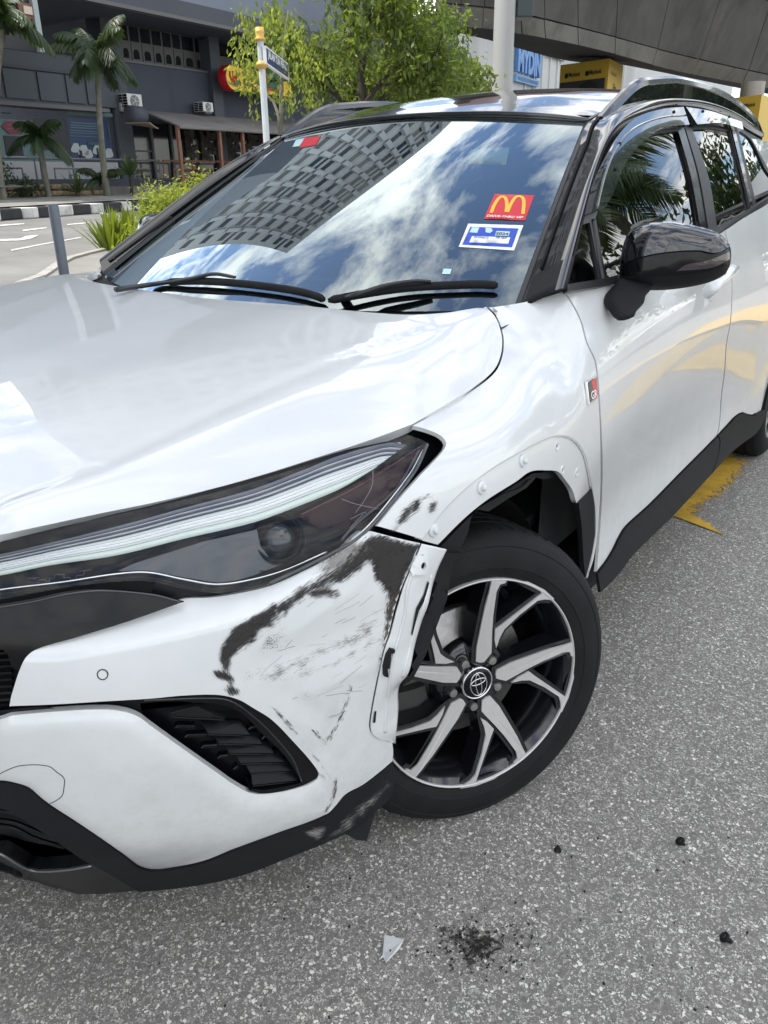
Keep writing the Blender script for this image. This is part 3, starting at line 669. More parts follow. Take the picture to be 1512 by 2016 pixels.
fdec([(800, 998), (825, 985), (830, 995), (800, 1022), (782, 1030), (786, 1015)], 'scuff', ang=-35, feather=10)
fdec([(845, 985), (866, 985), (860, 1010), (840, 1015)], 'scuff2', ang=-20, feather=9)

# ------------------------------------------------------------------ headlamp
HLB = [(-230, 1100), (-150, 1084), (0, 1054), (100, 1033), (200, 1011), (300, 990), (420, 961), (520, 933), (620, 901), (720, 868), (805, 838), (845, 846), (868, 857), (880, 873), (868, 893), (830, 934), (782, 990), (742, 1042), (716, 1052), (664, 1096), (598, 1132), (532, 1162), (466, 1179), (420, 1186), (366, 1190), (330, 1202), (250, 1230), (150, 1262), (72, 1286), (50, 1302), (24, 1370), (18, 1398), (-150, 1410), (-230, 1380)]
o_hl = panel('headlight', HLB, S_in, M['headblack'], car, gap=-2, step=12, depth=0, off=-.012)
LENS = [(-215, 1104, 1), (-150, 1092), (0, 1062), (100, 1041), (200, 1019), (300, 997), (420, 969), (520, 941), (620, 909), (720, 876), (794, 850, 1), (836, 866), (846, 872, 1), (824, 922), (776, 988), (733, 1038), (700, 1066), (664, 1086), (598, 1120), (532, 1150), (466, 1167), (430, 1169), (364, 1160), (291, 1145), (200, 1148), (100, 1162), (0, 1180), (-190, 1200, 1)]
o_lens = panel('lens', LENS, S_body, M['lens'], o_hl, gap=0, step=10, depth=0, off=-.003)
TOPE = [(-200, 1128), (0, 1091), (132, 1061), (264, 1028), (364, 1000), (500, 963), (598, 926), (664, 900), (764, 874), (797, 878)]
BOTE = [(-200, 1160), (0, 1133), (99, 1113), (231, 1093), (364, 1060), (500, 1028), (598, 992), (664, 965), (700, 945), (727, 928)]
tE = np.array(smooth_poly(TOPE, 10, False)); bE = np.array(smooth_poly(BOTE, 10, False))
def rs(p, n=90):
    d = np.r_[0, np.cumsum(np.linalg.norm(np.diff(p, axis=0), axis=1))]; t = np.linspace(0, d[-1], n); return np.c_[np.interp(t, d, p[:, 0]), np.interp(t, d, p[:, 1])]
tE, bE = rs(tE), rs(bE)
guide = [mat('guide_smoke', (.12, .13, .16), .3, .2), mat('guide_silver', (.55, .58, .62), .3, .3), M['drl'], mat('guide_pearl', (.95, .96, .97), .2, 0, .8), mat('guide_green_white', (.72, .80, .75), .3, 0, .4)]
cuts = [(0, .14, 0), (.14, .2, 1), (.2, .27, 0), (.27, .36, 1), (.36, .40, 0), (.40, .50, 2), (.505, .60, 3), (.605, .70, 3), (.705, .78, 2), (.785, 1.0, 4)]
for a, b, gi in cuts:
    n_end = 90
    rowsP = []
    for f_, dep in ((a, .004), ((a+b)/2, .009), (b, .004)):
        row = []
        for i in range(0, n_end, 1):
            t = tE[i]*(1-f_)+bE[i]*f_; row.append(on_body(t[0], t[1], dep, S_in, 1.7))
        rowsP.append(row)
    V = [p for r_ in rowsP for p in r_]; F = [(k*n_end+j, k*n_end+j+1, (k+1)*n_end+j+1, (k+1)*n_end+j) for k in range(2) for j in range(n_end-1)]
    mesh_obj('light_guide', V, F, guide[gi], o_hl)
quad_panel('inner_bezel', [(232, 1124), (264, 1109), (400, 1066), (505, 1042), (512, 1075), (530, 1098), (556, 1110), (500, 1132), (470, 1141), (430, 1147), (364, 1137), (290, 1123)], S_in, M['headgrey'], o_hl, off=.002, gap=0, depth=0, step=9)
quad_panel('bezel_reflection', [(826, 882), (812, 912), (750, 1000), (720, 1028), (632, 1042), (585, 1016), (664, 972), (730, 935)], S_in, M['ref_red'], o_hl, off=.003, gap=0, depth=0, step=9)  # panel coloured as the maroon reflection at the lamp's rear end
tube_px('bezel_rib', [(590, 1014), (700, 960), (826, 880)], S_in, .002, mat('maroon_rib', (.05, .008, .015), .2), o_hl, .004)
tube_px('bezel_rib', [(670, 1062), (700, 1030), (775, 965), (822, 888)], S_in, .0022, M['headgrey'], o_hl, .004)
tube_px('chrome_line', [(-200, 1192), (10, 1159), (132, 1144), (231, 1129), (291, 1126), (364, 1140), (427, 1149), (500, 1138), (560, 1120), (640, 1085)], S_in, .0016, M['chrome'], o_hl, .007)
tube_px('lower_rib', [(-200, 1198), (40, 1164), (132, 1152), (231, 1138), (300, 1138), (380, 1158), (440, 1160), (520, 1146), (640, 1100)], S_in, .0022, M['headblack'], o_hl, .012)
tube_px('lens_rim', [(846, 872), (824, 922), (776, 988), (733, 1038), (700, 1066), (664, 1086), (598, 1120), (532, 1150)], S_body, .0026, M['headgrey'], o_hl, -.006)
tube_px('lens_rim', [(840, 880), (818, 925), (770, 990), (727, 1040), (694, 1066)], S_body, .0014, M['chrome'], o_hl, -.010)
# projector
pc, pn, _ = S_in.hit(548, 1061); d_ = (CAM-pc).normalized(); a_ = Vector((0, 0, 1)).cross(d_).normalized(); b_ = d_.cross(a_)
Tp = lambda P: pc+a_*P.x+b_*P.y+d_*(P.z+.004)
mb = MB(); mb.lathe([(.038, -.02), (.037, .002), (.034, .006), (.031, .004), (.030, -.004), (.026, -.010)], 36, 0, Tp); autosmooth(mb.obj('projector_ring', M['headblack'], o_hl))
mb = MB(); mb.lathe([(.0245*math.cos(t), .014*math.sin(t)-.008) for t in np.linspace(0, math.pi/2, 9)], 36, 0, Tp); mb.obj('projector_lens', mat('projector_glass', (.03, .032, .036), .05, .1, .6), o_hl, True)
mb = MB(); mb.lathe([(.038, -.004), (.039, -.001), (.038, .002)], 36, 0, Tp); mb.obj('projector_trim', M['headblack'], o_hl, True)
# small lens teeth at the rear end and etched skyline marks
mb = MB()
for i in range(9):
    u = 728+i*7.2; v = 900-i*2.6
    for k in range(2):
        p, n, _ = S_in.hit(u, v+k*7-6); mb.box((p.x-.0022, p.y-.0022, p.z-.0014), (p.x+.0022, p.y+.0022, p.z+.0014))
o = mb.obj('indicator_lens_teeth', guide[1], o_hl); 
for ln in ([(58, 1137), (72, 1138), (72, 1141)], [(70, 1146), (78, 1146), (78, 1141), (92, 1140), (92, 1144), (100, 1143), (100, 1138), (110, 1137), (110, 1131), (128, 1130), (128, 1137), (140, 1136), (140, 1141), (152, 1139), (152, 1133), (166, 1131), (168, 1124)], [(158, 1124), (182, 1121)], [(60, 1138), (80, 1136)]):
    tube_px('etched_line', [(a, b, 1) for a, b in ln], S_in, .0006, M['headgrey'], o_hl, .006, seg=4)
# hair scratches on the lens
for ln in ([(735, 925), (733, 955), (718, 985), (700, 1010)], [(672, 982), (700, 992), (745, 1002)], [(690, 1022), (720, 1008), (722, 1012)], [(688, 1040), (716, 1012)]):
    tube_px('lens_scratch', ln, S_body, .00025, mat('scratch', (.4, .4, .42), .5) if 'scratch' not in bpy.data.materials else bpy.data.materials['scratch'], o_hl, -.001, seg=4)
# far side
for s_ in (o_hl,):
    c = mirror_copy(s_, car)
    for ch in list(s_.children):
        if ch.name.split('.')[0] in ('lens', 'light_guide', 'chrome_line'): mirror_copy(ch, c)

# ------------------------------------------------------------------ grille, vent, valance
o_gr = quad_panel('grille', [(-330, 1290), (-100, 1262), (0, 1240), (80, 1225), (48, 1297), (20, 1372), (16, 1420), (-120, 1430), (-330, 1425)], S_deep, M['void'], car, off=.02, gap=-6, depth=0, step=14)
mb = MB()
for i in range(12):
    v = 1262+i*14
    mb.tube([on_body(u, v+(60-u)*.06, -.022) for u in (-320, -200, -80, 10 if v > 1320 else 34)], .0035, 5)
mb.obj('grille_bar', M['piano'], o_gr)
panel('grille_garnish', [(-518, 1075, 1), (-340, 1165), (-195, 1205), (-90, 1206), (0, 1190), (60, 1180), (130, 1165), (200, 1160), (290, 1168), (364, 1186, 1), (330, 1198), (250, 1226), (150, 1257), (72, 1280), (48, 1297), (38, 1325, 1), (20, 1318), (10, 1290), (0, 1282), (-155, 1330), (-296, 1300), (-472, 1205, 1)], S_body, M['piano'], car, gap=.5, off=-.006)
tube_px('garnish_edge', [(-200, 1222), (0, 1196), (60, 1186), (130, 1171), (200, 1164), (300, 1172), (356, 1186)], S_body, .002, M['gloss'], car, -.004)
VENT = [(99, 1391, 1), (200, 1384), (298, 1377), (364, 1370), (430, 1369), (469, 1378), (499, 1395), (535, 1418), (581, 1465), (615, 1504), (630, 1531), (621, 1543), (595, 1555), (548, 1566), (500, 1568), (470, 1555), (430, 1528), (364, 1482), (298, 1435), (271, 1416), (241, 1406), (198, 1402), (99, 1407, 1)]
o_v = panel('fog_vent', VENT, S_deep, M['headblack'], car, gap=-8, depth=0, step=12, off=.035)
panel('vent_slit', [(-330, 1395, 1), (-100, 1400), (18, 1392), (110, 1388), (110, 1410), (20, 1416), (-100, 1414), (-330, 1404, 1)], S_in, M['clad'], o_v, gap=-4, depth=0, step=12, off=.012)
z4 = lambda x, y: (350+x/3.024, 1200+y/3.024)
fr_out = [z4(-250, 545), z4(0, 518), z4(150, 512), z4(280, 520), z4(360, 545), z4(450, 590), z4(560, 660), z4(700, 800), z4(800, 920), z4(848, 1000), z4(820, 1030), z4(740, 1068), z4(600, 1104), z4(500, 1112), z4(430, 1095)]
fr_in = [z4(450, 1085), z4(520, 1090), z4(740, 1048), z4(745, 1040), z4(640, 880), z4(500, 745), z4(410, 650), z4(330, 600), z4(240, 578), z4(120, 570), z4(0, 560), z4(-250, 575)]
panel('vent_frame', [(*p, 1) if i in (0, 14) else p for i, p in enumerate(fr_out)]+[(*p, 1) if i in (0, 11) else p for i, p in enumerate(fr_in)], S_body, M['piano'], o_v, gap=.3, off=-.006, depth=.03, step=8)
tube_px('frame_ridge', [z4(-200, 552), z4(0, 545), z4(150, 540), z4(290, 548), z4(380, 590), z4(470, 660), z4(560, 745), z4(690, 900), z4(745, 1035)], S_body, .0018, M['gloss'], o_v, -.006)
L6 = [(120, 712, 355, 712), (190, 772, 450, 775), (255, 832, 520, 830), (320, 890, 590, 885), (385, 950, 655, 935), (445, 1010, 720, 985), (458, 1082, 735, 1045)]
for i in range(len(L6)-1):
    a, b = L6[i], L6[i+1]
    q4 = [z4(a[0]+25, a[1]+12), z4(a[2]+50, a[3]+10), z4(b[2], b[3]), z4(b[0], b[1])]
    V = [on_body(*q4[0], -.030), on_body(*q4[1], -.026), on_body(*q4[2], -.010), on_body(*q4[3], -.012)]
    mb = MB(); nrm = S_body.hit(*q4[2])[1]; mb.prism(V, -nrm*.006); o = mb.obj('slat', M['headblack'], o_v); bevel(o, .0012, 1)
    mb = MB(); mb.tube([V[3]+nrm*.001, V[2]+nrm*.001], .0012, 6); mb.obj('slat_edge', M['piano'], o_v, True)
for (x0, y0, x1, y1) in ((-15, 740, 110, 742), (45, 797, 180, 792), (145, 862, 245, 857), (245, 924, 310, 918), (340, 990, 370, 985), (430, 750, 480, 738), (510, 808, 535, 800)):
    P4 = [z4(x0, y0), z4(x0+18, y0-20), z4(x1+4, y1-20), z4(x1, y1)]
    V = [on_body(*p, -.012) for p in P4]; mb = MB(); mb.prism(V, -S_body.hit(*P4[0])[1]*.012); bevel(mb.obj('slat', M['piano'], o_v), .001, 1)
tp = [z4(-45, 645), z4(115, 605), z4(300, 685), z4(-40, 680)]
quad_panel('vent_opening', tp, S_body, M['void'], o_v, off=-.014, gap=0, depth=.01, step=8)
tube_px('opening_edge', [(*z4(115, 603), 1), (*z4(-45, 645), 1), (*z4(-20, 668), 1), (*z4(290, 684), 1), (*z4(230, 655), 1)], S_body, .0013, M['piano'], o_v, -.011)
VT = [(-385, 1441), (-299, 1499), (-208, 1549), (-110, 1553), (0, 1541), (33, 1546), (56, 1555), (79, 1575), (99, 1590), (149, 1622), (198, 1655), (245, 1688), (271, 1708), (298, 1716), (331, 1714), (400, 1699), (466, 1674), (548, 1644), (640, 1609), (661, 1588), (681, 1565), (714, 1547), (747, 1522), (773, 1501)]
o_val = panel('lower_valance', [(*VT[0], 1)]+VT[1:-1]+[(773, 1500, 1), (776, 1515), (773, 1560), (762, 1578), (700, 1630), (640, 1660), (570, 1688), (500, 1716), (420, 1738), (331, 1751), (274, 1756, 1), (182, 1702), (162, 1692), (66, 1627), (0, 1592), (-100, 1612), (-200, 1606), (-290, 1556), (-367, 1492, 1)], S_body, M['clad'], car, gap=.3, off=.0005, mirror=True)
o_val['label'] = 'black lower bumper trim, scuffed pale at the corner'
decal('scrape_mark', [(640, 1640), (760, 1530), (772, 1545), (700, 1620), (640, 1660)], S_body, M['scuff3'], o_val, ang=-35, feather=14, off=.0035)
decal('scrape_mark', [(590, 1630), (640, 1622), (632, 1650), (600, 1648)], S_body, M['scuff3'], o_val, ang=-10, feather=10, off=.0035)
mb = MB(); b = [deeper(p, on_body(740, 1560), .04) for p in ((676, 1640), (738, 1588), (737, 1605), (722, 1656), (702, 1654))]; mb.prism(b, Vector((-.02, .05, .03))); mb.obj('air_deflector', M['matte'], car)
o_fg = quad_panel('lower_grille', [(-330, 1560), (0, 1580), (66, 1615), (170, 1695), (120, 1718), (60, 1715), (0, 1690), (-200, 1690), (-340, 1560), (-330, 1540)], S_in, M['headblack'], car, off=-.02, gap=-4, depth=0, step=12)
for ln in ([(-200, 1588), (0, 1604), (60, 1628), (90, 1645)], [(-200, 1604), (0, 1622), (60, 1646), (118, 1678)], [(-200, 1622), (0, 1641), (70, 1666), (140, 1692)], [(-200, 1636), (0, 1652), (60, 1678), (120, 1696)]):
    tube_px('grille_slat', ln, S_body, .0034, M['headblack'], o_fg, -.022)
tube_px('silver_edge', [(-330, 1610), (-120, 1642), (0, 1678), (50, 1706), (76, 1713), (132, 1710), (180, 1702)], S_body, .0022, mat('satin_silver', (.22, .22, .23), .3, .6), o_fg, .002)
M['lip'] = mat('lip_black', (.007, .007, .008), .35, 0, 0, .03, .25)
o_lip = quad_panel('front_lip', [(-345, 1560), (-240, 1640), (-120, 1690), (0, 1684), (50, 1712), (76, 1717), (132, 1714), (181, 1705), (274, 1757), (200, 1765), (150, 1765), (100, 1748), (40, 1730), (0, 1702), (-120, 1720), (-240, 1690), (-317, 1628)], S_body, M['lip'], car, off=-.004, gap=0, depth=.02, step=10)
tube_px('tow_cover_seam', [(-60, 1560), (-10, 1530), (10, 1518), (42, 1507), (95, 1508), (112, 1520), (126, 1532), (126, 1550), (122, 1567), (105, 1579), (86, 1586)], S_bd, .0007, mat('panel_seam', (.05, .05, .055), .8), o_bump, .0001, seg=5)
tube_px('sensor_ring', [(202+10.5*math.cos(t), 1328+10*math.sin(t)) for t in np.linspace(0, 2*math.pi, 20)], S_bd, .0009, bpy.data.materials['panel_seam'], o_bump, .0001, seg=5)
quad_panel('parking_sensor', hole(202, 1328, 8.6, 8.2), S_bd, M['white'], o_bump, off=.001, gap=0, depth=.001, step=4)

V = []; xs_ = np.linspace(-.66, .66, 45); zs_g = np.linspace(.30, .86, 15)
for z in zs_g:
    for x in xs_:
        h = S_body.bvh.ray_cast(Vector((abs(x)+1e-4, -3, z)), Vector((0, 1, 0))); y = h[0].y if h[0] else -.8
        V.append(Vector((x, y+.045, z)))
gk = mesh_obj('grille_backing', V, [(i*45+j, i*45+j+1, (i+1)*45+j+1, (i+1)*45+j) for i in range(14) for j in range(44)], M['void'], car)
for i in range(1, 10):
    mb = MB(); z = .40+i*.04; mb.tube([V[int(round((z-.30)/.04))*45+j]+Vector((0, -.012, 0)) for j in range(11, 34)], .005, 5); mb.obj('grille_bar', M['piano'], car)
mirror_copy([c for c in car.children if c.name == 'grille_garnish'][0], car); mirror_copy(o_fg, car); mirror_copy(o_lip, car)
# side badge
bp, bn, _ = S_body.hit(1162, 770)
tgt = Vector((0, 1, 0)); tgt = (tgt-bn*tgt.dot(bn)).normalized(); upv = bn.cross(tgt); upv = upv if upv.z > 0 else -upv
def BT(a, b, h): return bp+tgt*a+upv*b+bn*h
mb = MB(); mb.prism([BT(-.026, -.025, 0), BT(.026, -.021, 0), BT(.030, .029, 0), BT(-.024, .025, 0)], bn*.006); ob = mb.obj('side_badge', M['chrome'], o_fender); bevel(ob, .0012)
mb = MB(); mb.prism([BT(-.022, -.021, .0062), BT(.006, -.019, .0062), BT(.008, .025, .0062), BT(-.020, .021, .0062)], bn*.0006); mb.obj('badge_field_black', M['gloss'], o_fender)
mb = MB(); mb.prism([BT(.004, -.0195, .0064), BT(.023, -.0175, .0064), BT(.0265, .0255, .0064), BT(-.004, .023, .0064)], bn*.0006); mb.obj('badge_field_red', mat('badge_red', (.5, .01, .02), .2, 0, 1), o_fender)
text_obj('badge_letters', 'GR', mat('badge_white', (.85, .85, .85), .3), o_fender, BT(.002, -.008, .0064), tgt, upv, .017, .0012, width=.034, bold=.02)

# door handle
hp = [pt(u, v, x=x) for (u, v, x) in ((1388, 580, .905), (1402, 566, .925), (1422, 548, .93), (1436, 536, .928), (1448, 526, .905))]
mb = MB(); mb.tube(crs([tuple(p) for p in hp], 16), [.010]+[.0145]*14+[.010], 12, flat=1.35); mb.obj('door_handle', M['white'], o_fd, True)
panel('handle_recess', hole(1411, 575, 14, 22, .7), S_body, M['white'], o_fd, gap=0, off=.001, depth=.002, step=5)

# ------------------------------------------------------------------ fender, doors on the far side, and the tail
for o in (o_fender, o_fl, o_fd, o_rd, o_rq, o_sill, o_sill2): mirror_copy(o, car)
mb = MB(); V = []; ys = np.linspace(2.9, 3.52, 8)
for zz, xx, yy in ((.3, .80, 3.45), (.6, .86, 3.5), (.9, .84, 3.48), (1.1, .78, 3.42), (1.3, .68, 3.3), (1.48, .56, 3.15)):
    for s in np.linspace(-1, 1, 9): V.append(Vector((xx*s, yy-.12*s*s, zz)))
mb.add(V, [(i*9+j, i*9+j+1, (i+1)*9+j+1, (i+1)*9+j) for i in range(5) for j in range(8)]); mb.obj('tailgate', M['white'], car, True)
# ------------------------------------------------------------------ greenhouse
def SGx(y, z): return .82-.47*(z-1.08)-.02*max(0, y-1.5)**2
S_sg = Surf([[(SGx(y, z), y, z) for y in np.linspace(.2, 3.4, 12)] for z in np.linspace(1.0, 1.62, 8)], 120, 200)
def gl_pt(s, t):     # s -1..1 across, t 0..1 base to header
    b = Vector((s*.715, .155+.215*s*s, 1.052+.008*s*s)); h = Vector((s*.562, .965+.075*s*s, 1.478-.033*s*s))
    p = b.lerp(h, t); k = math.sin(math.pi*t)*.012*(1-.5*s*s)
    return p+Vector((0, -.45, .89))*k
NS, NT = 61, 41
GV = [gl_pt(-1+2*i/(NS-1), -.04+1.04*j/(NT-1)) for j in range(NT) for i in range(NS)]
GF = [(j*NS+i, j*NS+i+1, (j+1)*NS+i+1, (j+1)*NS+i) for j in range(NT-1) for i in range(NS-1)]
M['frit'] = mat('glass_black_border', (.006, .007, .008), .04, 0, 1, .01)
S_gl = Surf.__new__(Surf); S_gl.bvh = BVHTree.FromPolygons(GV, GF)
o_gl = mesh_obj('windshield', GV, GF, M['glass'], car)
# black printed border on the inner face
def gin(s, t, off): 
    p = gl_pt(s, t); return p-Vector((0, -.45, .89))*off
def border(name, f0, f1, n=50, m_=8):
    V = [gin(*[a+(b-a)*j/(m_-1) for a, b in zip(f0(i/(n-1)), f1(i/(n-1)))], .003) for j in range(m_) for i in range(n)]
    return mesh_obj(name, V, [(j*n+i, j*n+i+1, (j+1)*n+i+1, (j+1)*n+i) for j in range(m_-1) for i in range(n-1)], M['frit'], o_gl)
sm1 = lambda w: -1+2*w
def lowb(w):
    s = -1+2*w; k = max(0, (abs(s)-.78)/.22); return (s, .085+.16*k**2.2)
border('black_border', lambda w: (sm1(w), -.04), lowb)
border('black_border', lambda w: (sm1(w), .985), lambda w: (sm1(w), 1.0))
border('black_border', lambda w: (.965, w), lambda w: (1.0, w)); border('black_border', lambda w: (-1.0, w), lambda w: (-.965, w))
# moulding round the glass and A pillars
def glE(t, s=1): return gl_pt(s, t)
for sg in (1, -1):
    mb = MB(); mb.tube([gl_pt(sg*1.0, t)+Vector((0, 0, .002)) for t in np.linspace(-.06, 1.0, 24)], .008, 8, flat=.6); mb.obj('glass_moulding', M['trim'], car, True)
mb = MB(); mb.tube([gl_pt(s, 1.005)+Vector((0, 0, .002)) for s in np.linspace(-1, 1, 30)], .005, 8); mb.obj('header_moulding', M['gloss'], car, True)
OC = [(1112, 569), (1146, 434), (1176, 326), (1203, 265), (1237, 234), (1288, 217), (1332, 214), (1389, 221), (1440, 238), (1474, 258), (1498, 271)]
O3 = [S_sg.hit(*p, 2.6)[0] for p in OC]
I3 = [Vector(p) for p in (glE(-.03), glE(.25), glE(.52), glE(.78), glE(1.0))]+[Vector(p) for p in ((.582, 1.28, 1.500), (.592, 1.6, 1.535), (.59, 2.0, 1.55), (.585, 2.4, 1.54), (.578, 2.72, 1.515), (.57, 3.02, 1.475))]
def mids(k, bul): return [a.lerp(b, k)+Vector((bul*.8, -bul*.25, bul*.55)) for a, b in zip(I3, O3)]
I3b = [p+Vector((.008, -.002, .004)) for p in I3]
pc_ = [I3b, mids(.22, .014), mids(.5, .026), mids(.8, .018), O3]
o_ap = strip3('roof_side_pillar', pc_, 90, M['gloss'], car, 0, nu=20)
o_ap2 = mirror_copy(o_ap, car)
_iy = np.array([p.y for p in I3b]); _ix = np.array([p.x for p in I3b])
for v in o_ap2.data.vertices:
    xi = float(np.interp(v.co.y, _iy, _ix)); k_ = .30+.5*min(1, max(0, (v.co.y-.9)/.6)); v.co.x = -(xi+(-v.co.x-xi)*k_)
S_ap = Surf(pc_, 200, 40) if False else None
# A-pillar foot garnish and pillar seam
def ap_at(t, k):
    i = t*10; a = [Vector(crv) for crv in (cr1([np.array(p) for p in I3b], i), cr1([np.array(p) for p in pc_[2]], i), cr1([np.array(p) for p in O3], i))]
    return a[0].lerp(a[1], k*2) if k < .5 else a[1].lerp(a[2], k*2-1)
V = [ap_at(t, k)+Vector((.004, -.003, .002)) for t in np.linspace(0, .045, 5) for k in np.linspace(.03, .99, 9)]
gf = mesh_obj('pillar_foot', V, [(j*9+i, j*9+i+1, (j+1)*9+i+1, (j+1)*9+i) for j in range(4) for i in range(8)], M['matte'], car); gf.modifiers.new('t', 'SOLIDIFY').thickness = .006
mb = MB(); mb.tube([ap_at(t, .16)+Vector((.001, -.002, .003)) for t in np.linspace(.05, .4, 20)], .0035, 6); mb.obj('pillar_seal', M['void'], car, True)
mb = MB(); mb.tube([p+Vector((.002, 0, .001)) for p in crs([tuple(q_) for q_ in O3], 60)] and [Vector(p)+Vector((.002, 0, .001)) for p in crs([tuple(q_) for q_ in O3], 60)], .0025, 6); mb.obj('door_seam', M['void'], car, True)
# roof
RK = [(1.0, .965, 1.479), (1.12, 1.1, 1.512), (1, 1.3, 1.552), (1, 1.6, 1.583), (1, 2.0, 1.592), (1, 2.4, 1.58), (1, 2.8, 1.545), (1, 3.15, 1.49)]
rn = []
hx = [.562, .570, .580, .590, .592, .588, .580, .565]
hy = [.075, .06, .04, .0, .0, .0, .0, .0]
hz = [1.444, 1.470, 1.501, 1.536, 1.551, 1.541, 1.508, 1.45]
for (a, y, z), X, dy_, ez in zip(RK, hx, hy, hz):
    rn.append([(X*s, y+dy_*s*s, z+(ez-z)*(abs(s)**2.6)) for s in (-1, -.85, -.6, -.3, 0, .3, .6, .85, 1)])
S_rf = Surf(rn, 80, 80); o_rf = S_rf.mesh('roof', M['gloss'], car); o_rf.modifiers.new('t', 'SOLIDIFY').thickness = .012
# roof rails
RP = [(.588, 1.06, 1.452), (.588, 1.16, 1.50), (.590, 1.30, 1.556), (.592, 1.45, 1.578), (.594, 1.7, 1.597), (.592, 2.1, 1.600), (.588, 2.5, 1.580), (.582, 2.85, 1.538), (.576, 3.06, 1.485)]
def rail(sg):
    pts = [Vector(p) for p in crs(RP, 60)]; n = len(pts); V = []
    sec = [(-.020, -.016), (-.017, .004), (-.008, .013), (.006, .013), (.017, .003), (.021, -.016)]
    for i, p in enumerate(pts):
        w = min(1, i/12, (n-1-i)/8); dn = .010+.0*w
        for (a, b) in sec: V.append(Vector((sg*(p.x+a*.85), p.y, p.z+b*.72)))
    k = len(sec)
    F = [(i*k+j, i*k+(j+1) % k, (i+1)*k+(j+1) % k, (i+1)*k+j) for i in range(n-1) for j in range(k)]+[tuple(range(k)), tuple(range((n-1)*k, n*k))]
    o = mesh_obj('roof_rail', V, F, M['railm'], car); autosmooth(o, 30)
    mb = MB(); P2 = [Vector((sg*(p.x-.002), p.y, p.z)) for p in pts]
    base = [Vector((sg*.588, p.y, min(p.z-.018, 1.445+.105*math.sin(max(0, min(1, (p.y-1.0)/2.1))*math.pi)**.8+.0))) for p in pts]
    V = []; 
    for p, b in zip(pts, base):
        for q_ in ((sg*(p.x-.014), p.y, p.z-.012), (sg*(p.x+.012), p.y, p.z-.012), (sg*(p.x+.012), p.y, b.z-.01), (sg*(p.x-.014), p.y, b.z-.01)): V.append(Vector(q_))
    n = len(pts); F = [(i*4+j, i*4+(j+1) % 4, (i+1)*4+(j+1) % 4, (i+1)*4+j) for i in range(n-1) for j in range(4)]
    mesh_obj('rail_base', V, F, M['gloss'], o, False)
M['railm'] = mat('rail_satin_black', (.016, .017, .020), .2, 0, .8, .05)
rail(1); rail(-1)
# side windows
def z5(x, y): return (1000+x/2.953, 180+y/2.953)
BT_ = [(1114, 565), (1217, 546), (1330, 492), (1411, 451), (1500, 402), (1560, 362)]
G1 = [(1116, 563, 1), (1146, 443, 1), (1162, 438, 1), (1183, 551, 1)]
G2 = [(1174, 432, 1), (1190, 385), (1217, 336), (1251, 290), (1291, 264), (1334, 258, 1), (1359, 349), (1379, 466, 1), (1300, 502), (1195, 549, 1)]
G3 = [(1361, 256, 1), (1389, 252), (1437, 258, 1), (1460, 340), (1476, 413, 1), (1411, 449, 1), (1395, 350)]
G4 = [(1455, 256, 1), (1478, 275), (1505, 330), (1535, 385), (1500, 402), (1492, 405, 1), (1474, 330)]
FRM = [(*OC[0], 1)]+OC[1:-1]+[(1500, 274, 1), (1535, 330), (1570, 372, 1), (1500, 406), (1411, 455), (1330, 496), (1217, 550), (1114, 572, 1)]
o_frm = panel('window_frame', [(p[0], p[1], 1) if len(p) > 2 else p for p in FRM], S_sg, M['trim'], car, gap=1, step=10, off=-.002, depth=.01, guess=2.6, holes=[G1, G2, G3, G4])
for g in (G1, G2, G3, G4): panel('side_window', g, S_sg, M['sideglass'], car, gap=-3, step=12, off=-.008, depth=0, guess=2.8)
for c in [c for c in car.children if c.name.startswith(('side_window', 'window_frame'))]:
    mc_ = mirror_copy(c, car)
    for v in mc_.data.vertices: v.co.x += .085*max(0, 1-max(0, v.co.y-.8)/1.2)
panel('pillar_trim', [(1334, 259, 1), (1346, 252, 1), (1372, 345), (1392, 461, 1), (1380, 467, 1), (1359, 349)], S_sg, M['piano'], car, gap=.4, off=.002, guess=2.8)
panel('pillar_trim', [(1347, 252, 1), (1360, 251, 1), (1394, 350), (1411, 450, 1), (1394, 460, 1), (1374, 345)], S_sg, M['trim'], car, gap=.4, off=.003, guess=2.8)
panel('pillar_trim', [(1440, 258, 1), (1446, 257, 1), (1464, 330), (1482, 410, 1), (1477, 413, 1), (1460, 340)], S_sg, M['railm'], car, gap=0, off=.003, guess=2.8)
tube_px('window_divider', [(1168, 432), (1180, 500), (1190, 556)], S_sg, .009, M['trim'], car, -.002, guess=2.4, flat=.5)
panel('belt_moulding', [(1112, 577, 1), (1217, 557), (1330, 502), (1427, 455), (1512, 401), (1570, 362, 1), (1566, 352, 1), (1500, 396), (1411, 446), (1330, 488), (1217, 541), (1113, 562, 1)], S_sg, M['trim'], car, gap=.3, off=.008, depth=.014, guess=2.5, step=6)
VF1 = [(1146, 431, 1), (1160, 375), (1180, 320), (1207, 268), (1240, 238), (1288, 222), (1333, 217, 1), (1345, 252, 1), (1291, 261), (1251, 288), (1217, 329), (1192, 388), (1177, 416, 1)]
VF2 = [(1337, 217, 1), (1389, 225), (1450, 245, 1), (1453, 261, 1), (1407, 249), (1360, 252, 1)]
o_v1 = panel('window_visor', VF1, S_sg, M['visorg'] if 'visorg' in M else mat('smoked_visor_gloss', (.014, .017, .022), .07, 0, 1, .01), car, gap=.5, off=.022, depth=.018, guess=2.6, step=7)
o_v2 = panel('window_visor', VF2, S_sg, bpy.data.materials['smoked_visor_gloss'], car, gap=.5, off=.022, depth=.018, guess=2.9, step=7)
tube_px('visor_ridge', [(1158, 420), (1176, 350), (1200, 298), (1232, 262), (1285, 240), (1338, 234)], S_sg, .003, bpy.data.materials['smoked_visor_gloss'], o_v1, .022, guess=2.6)
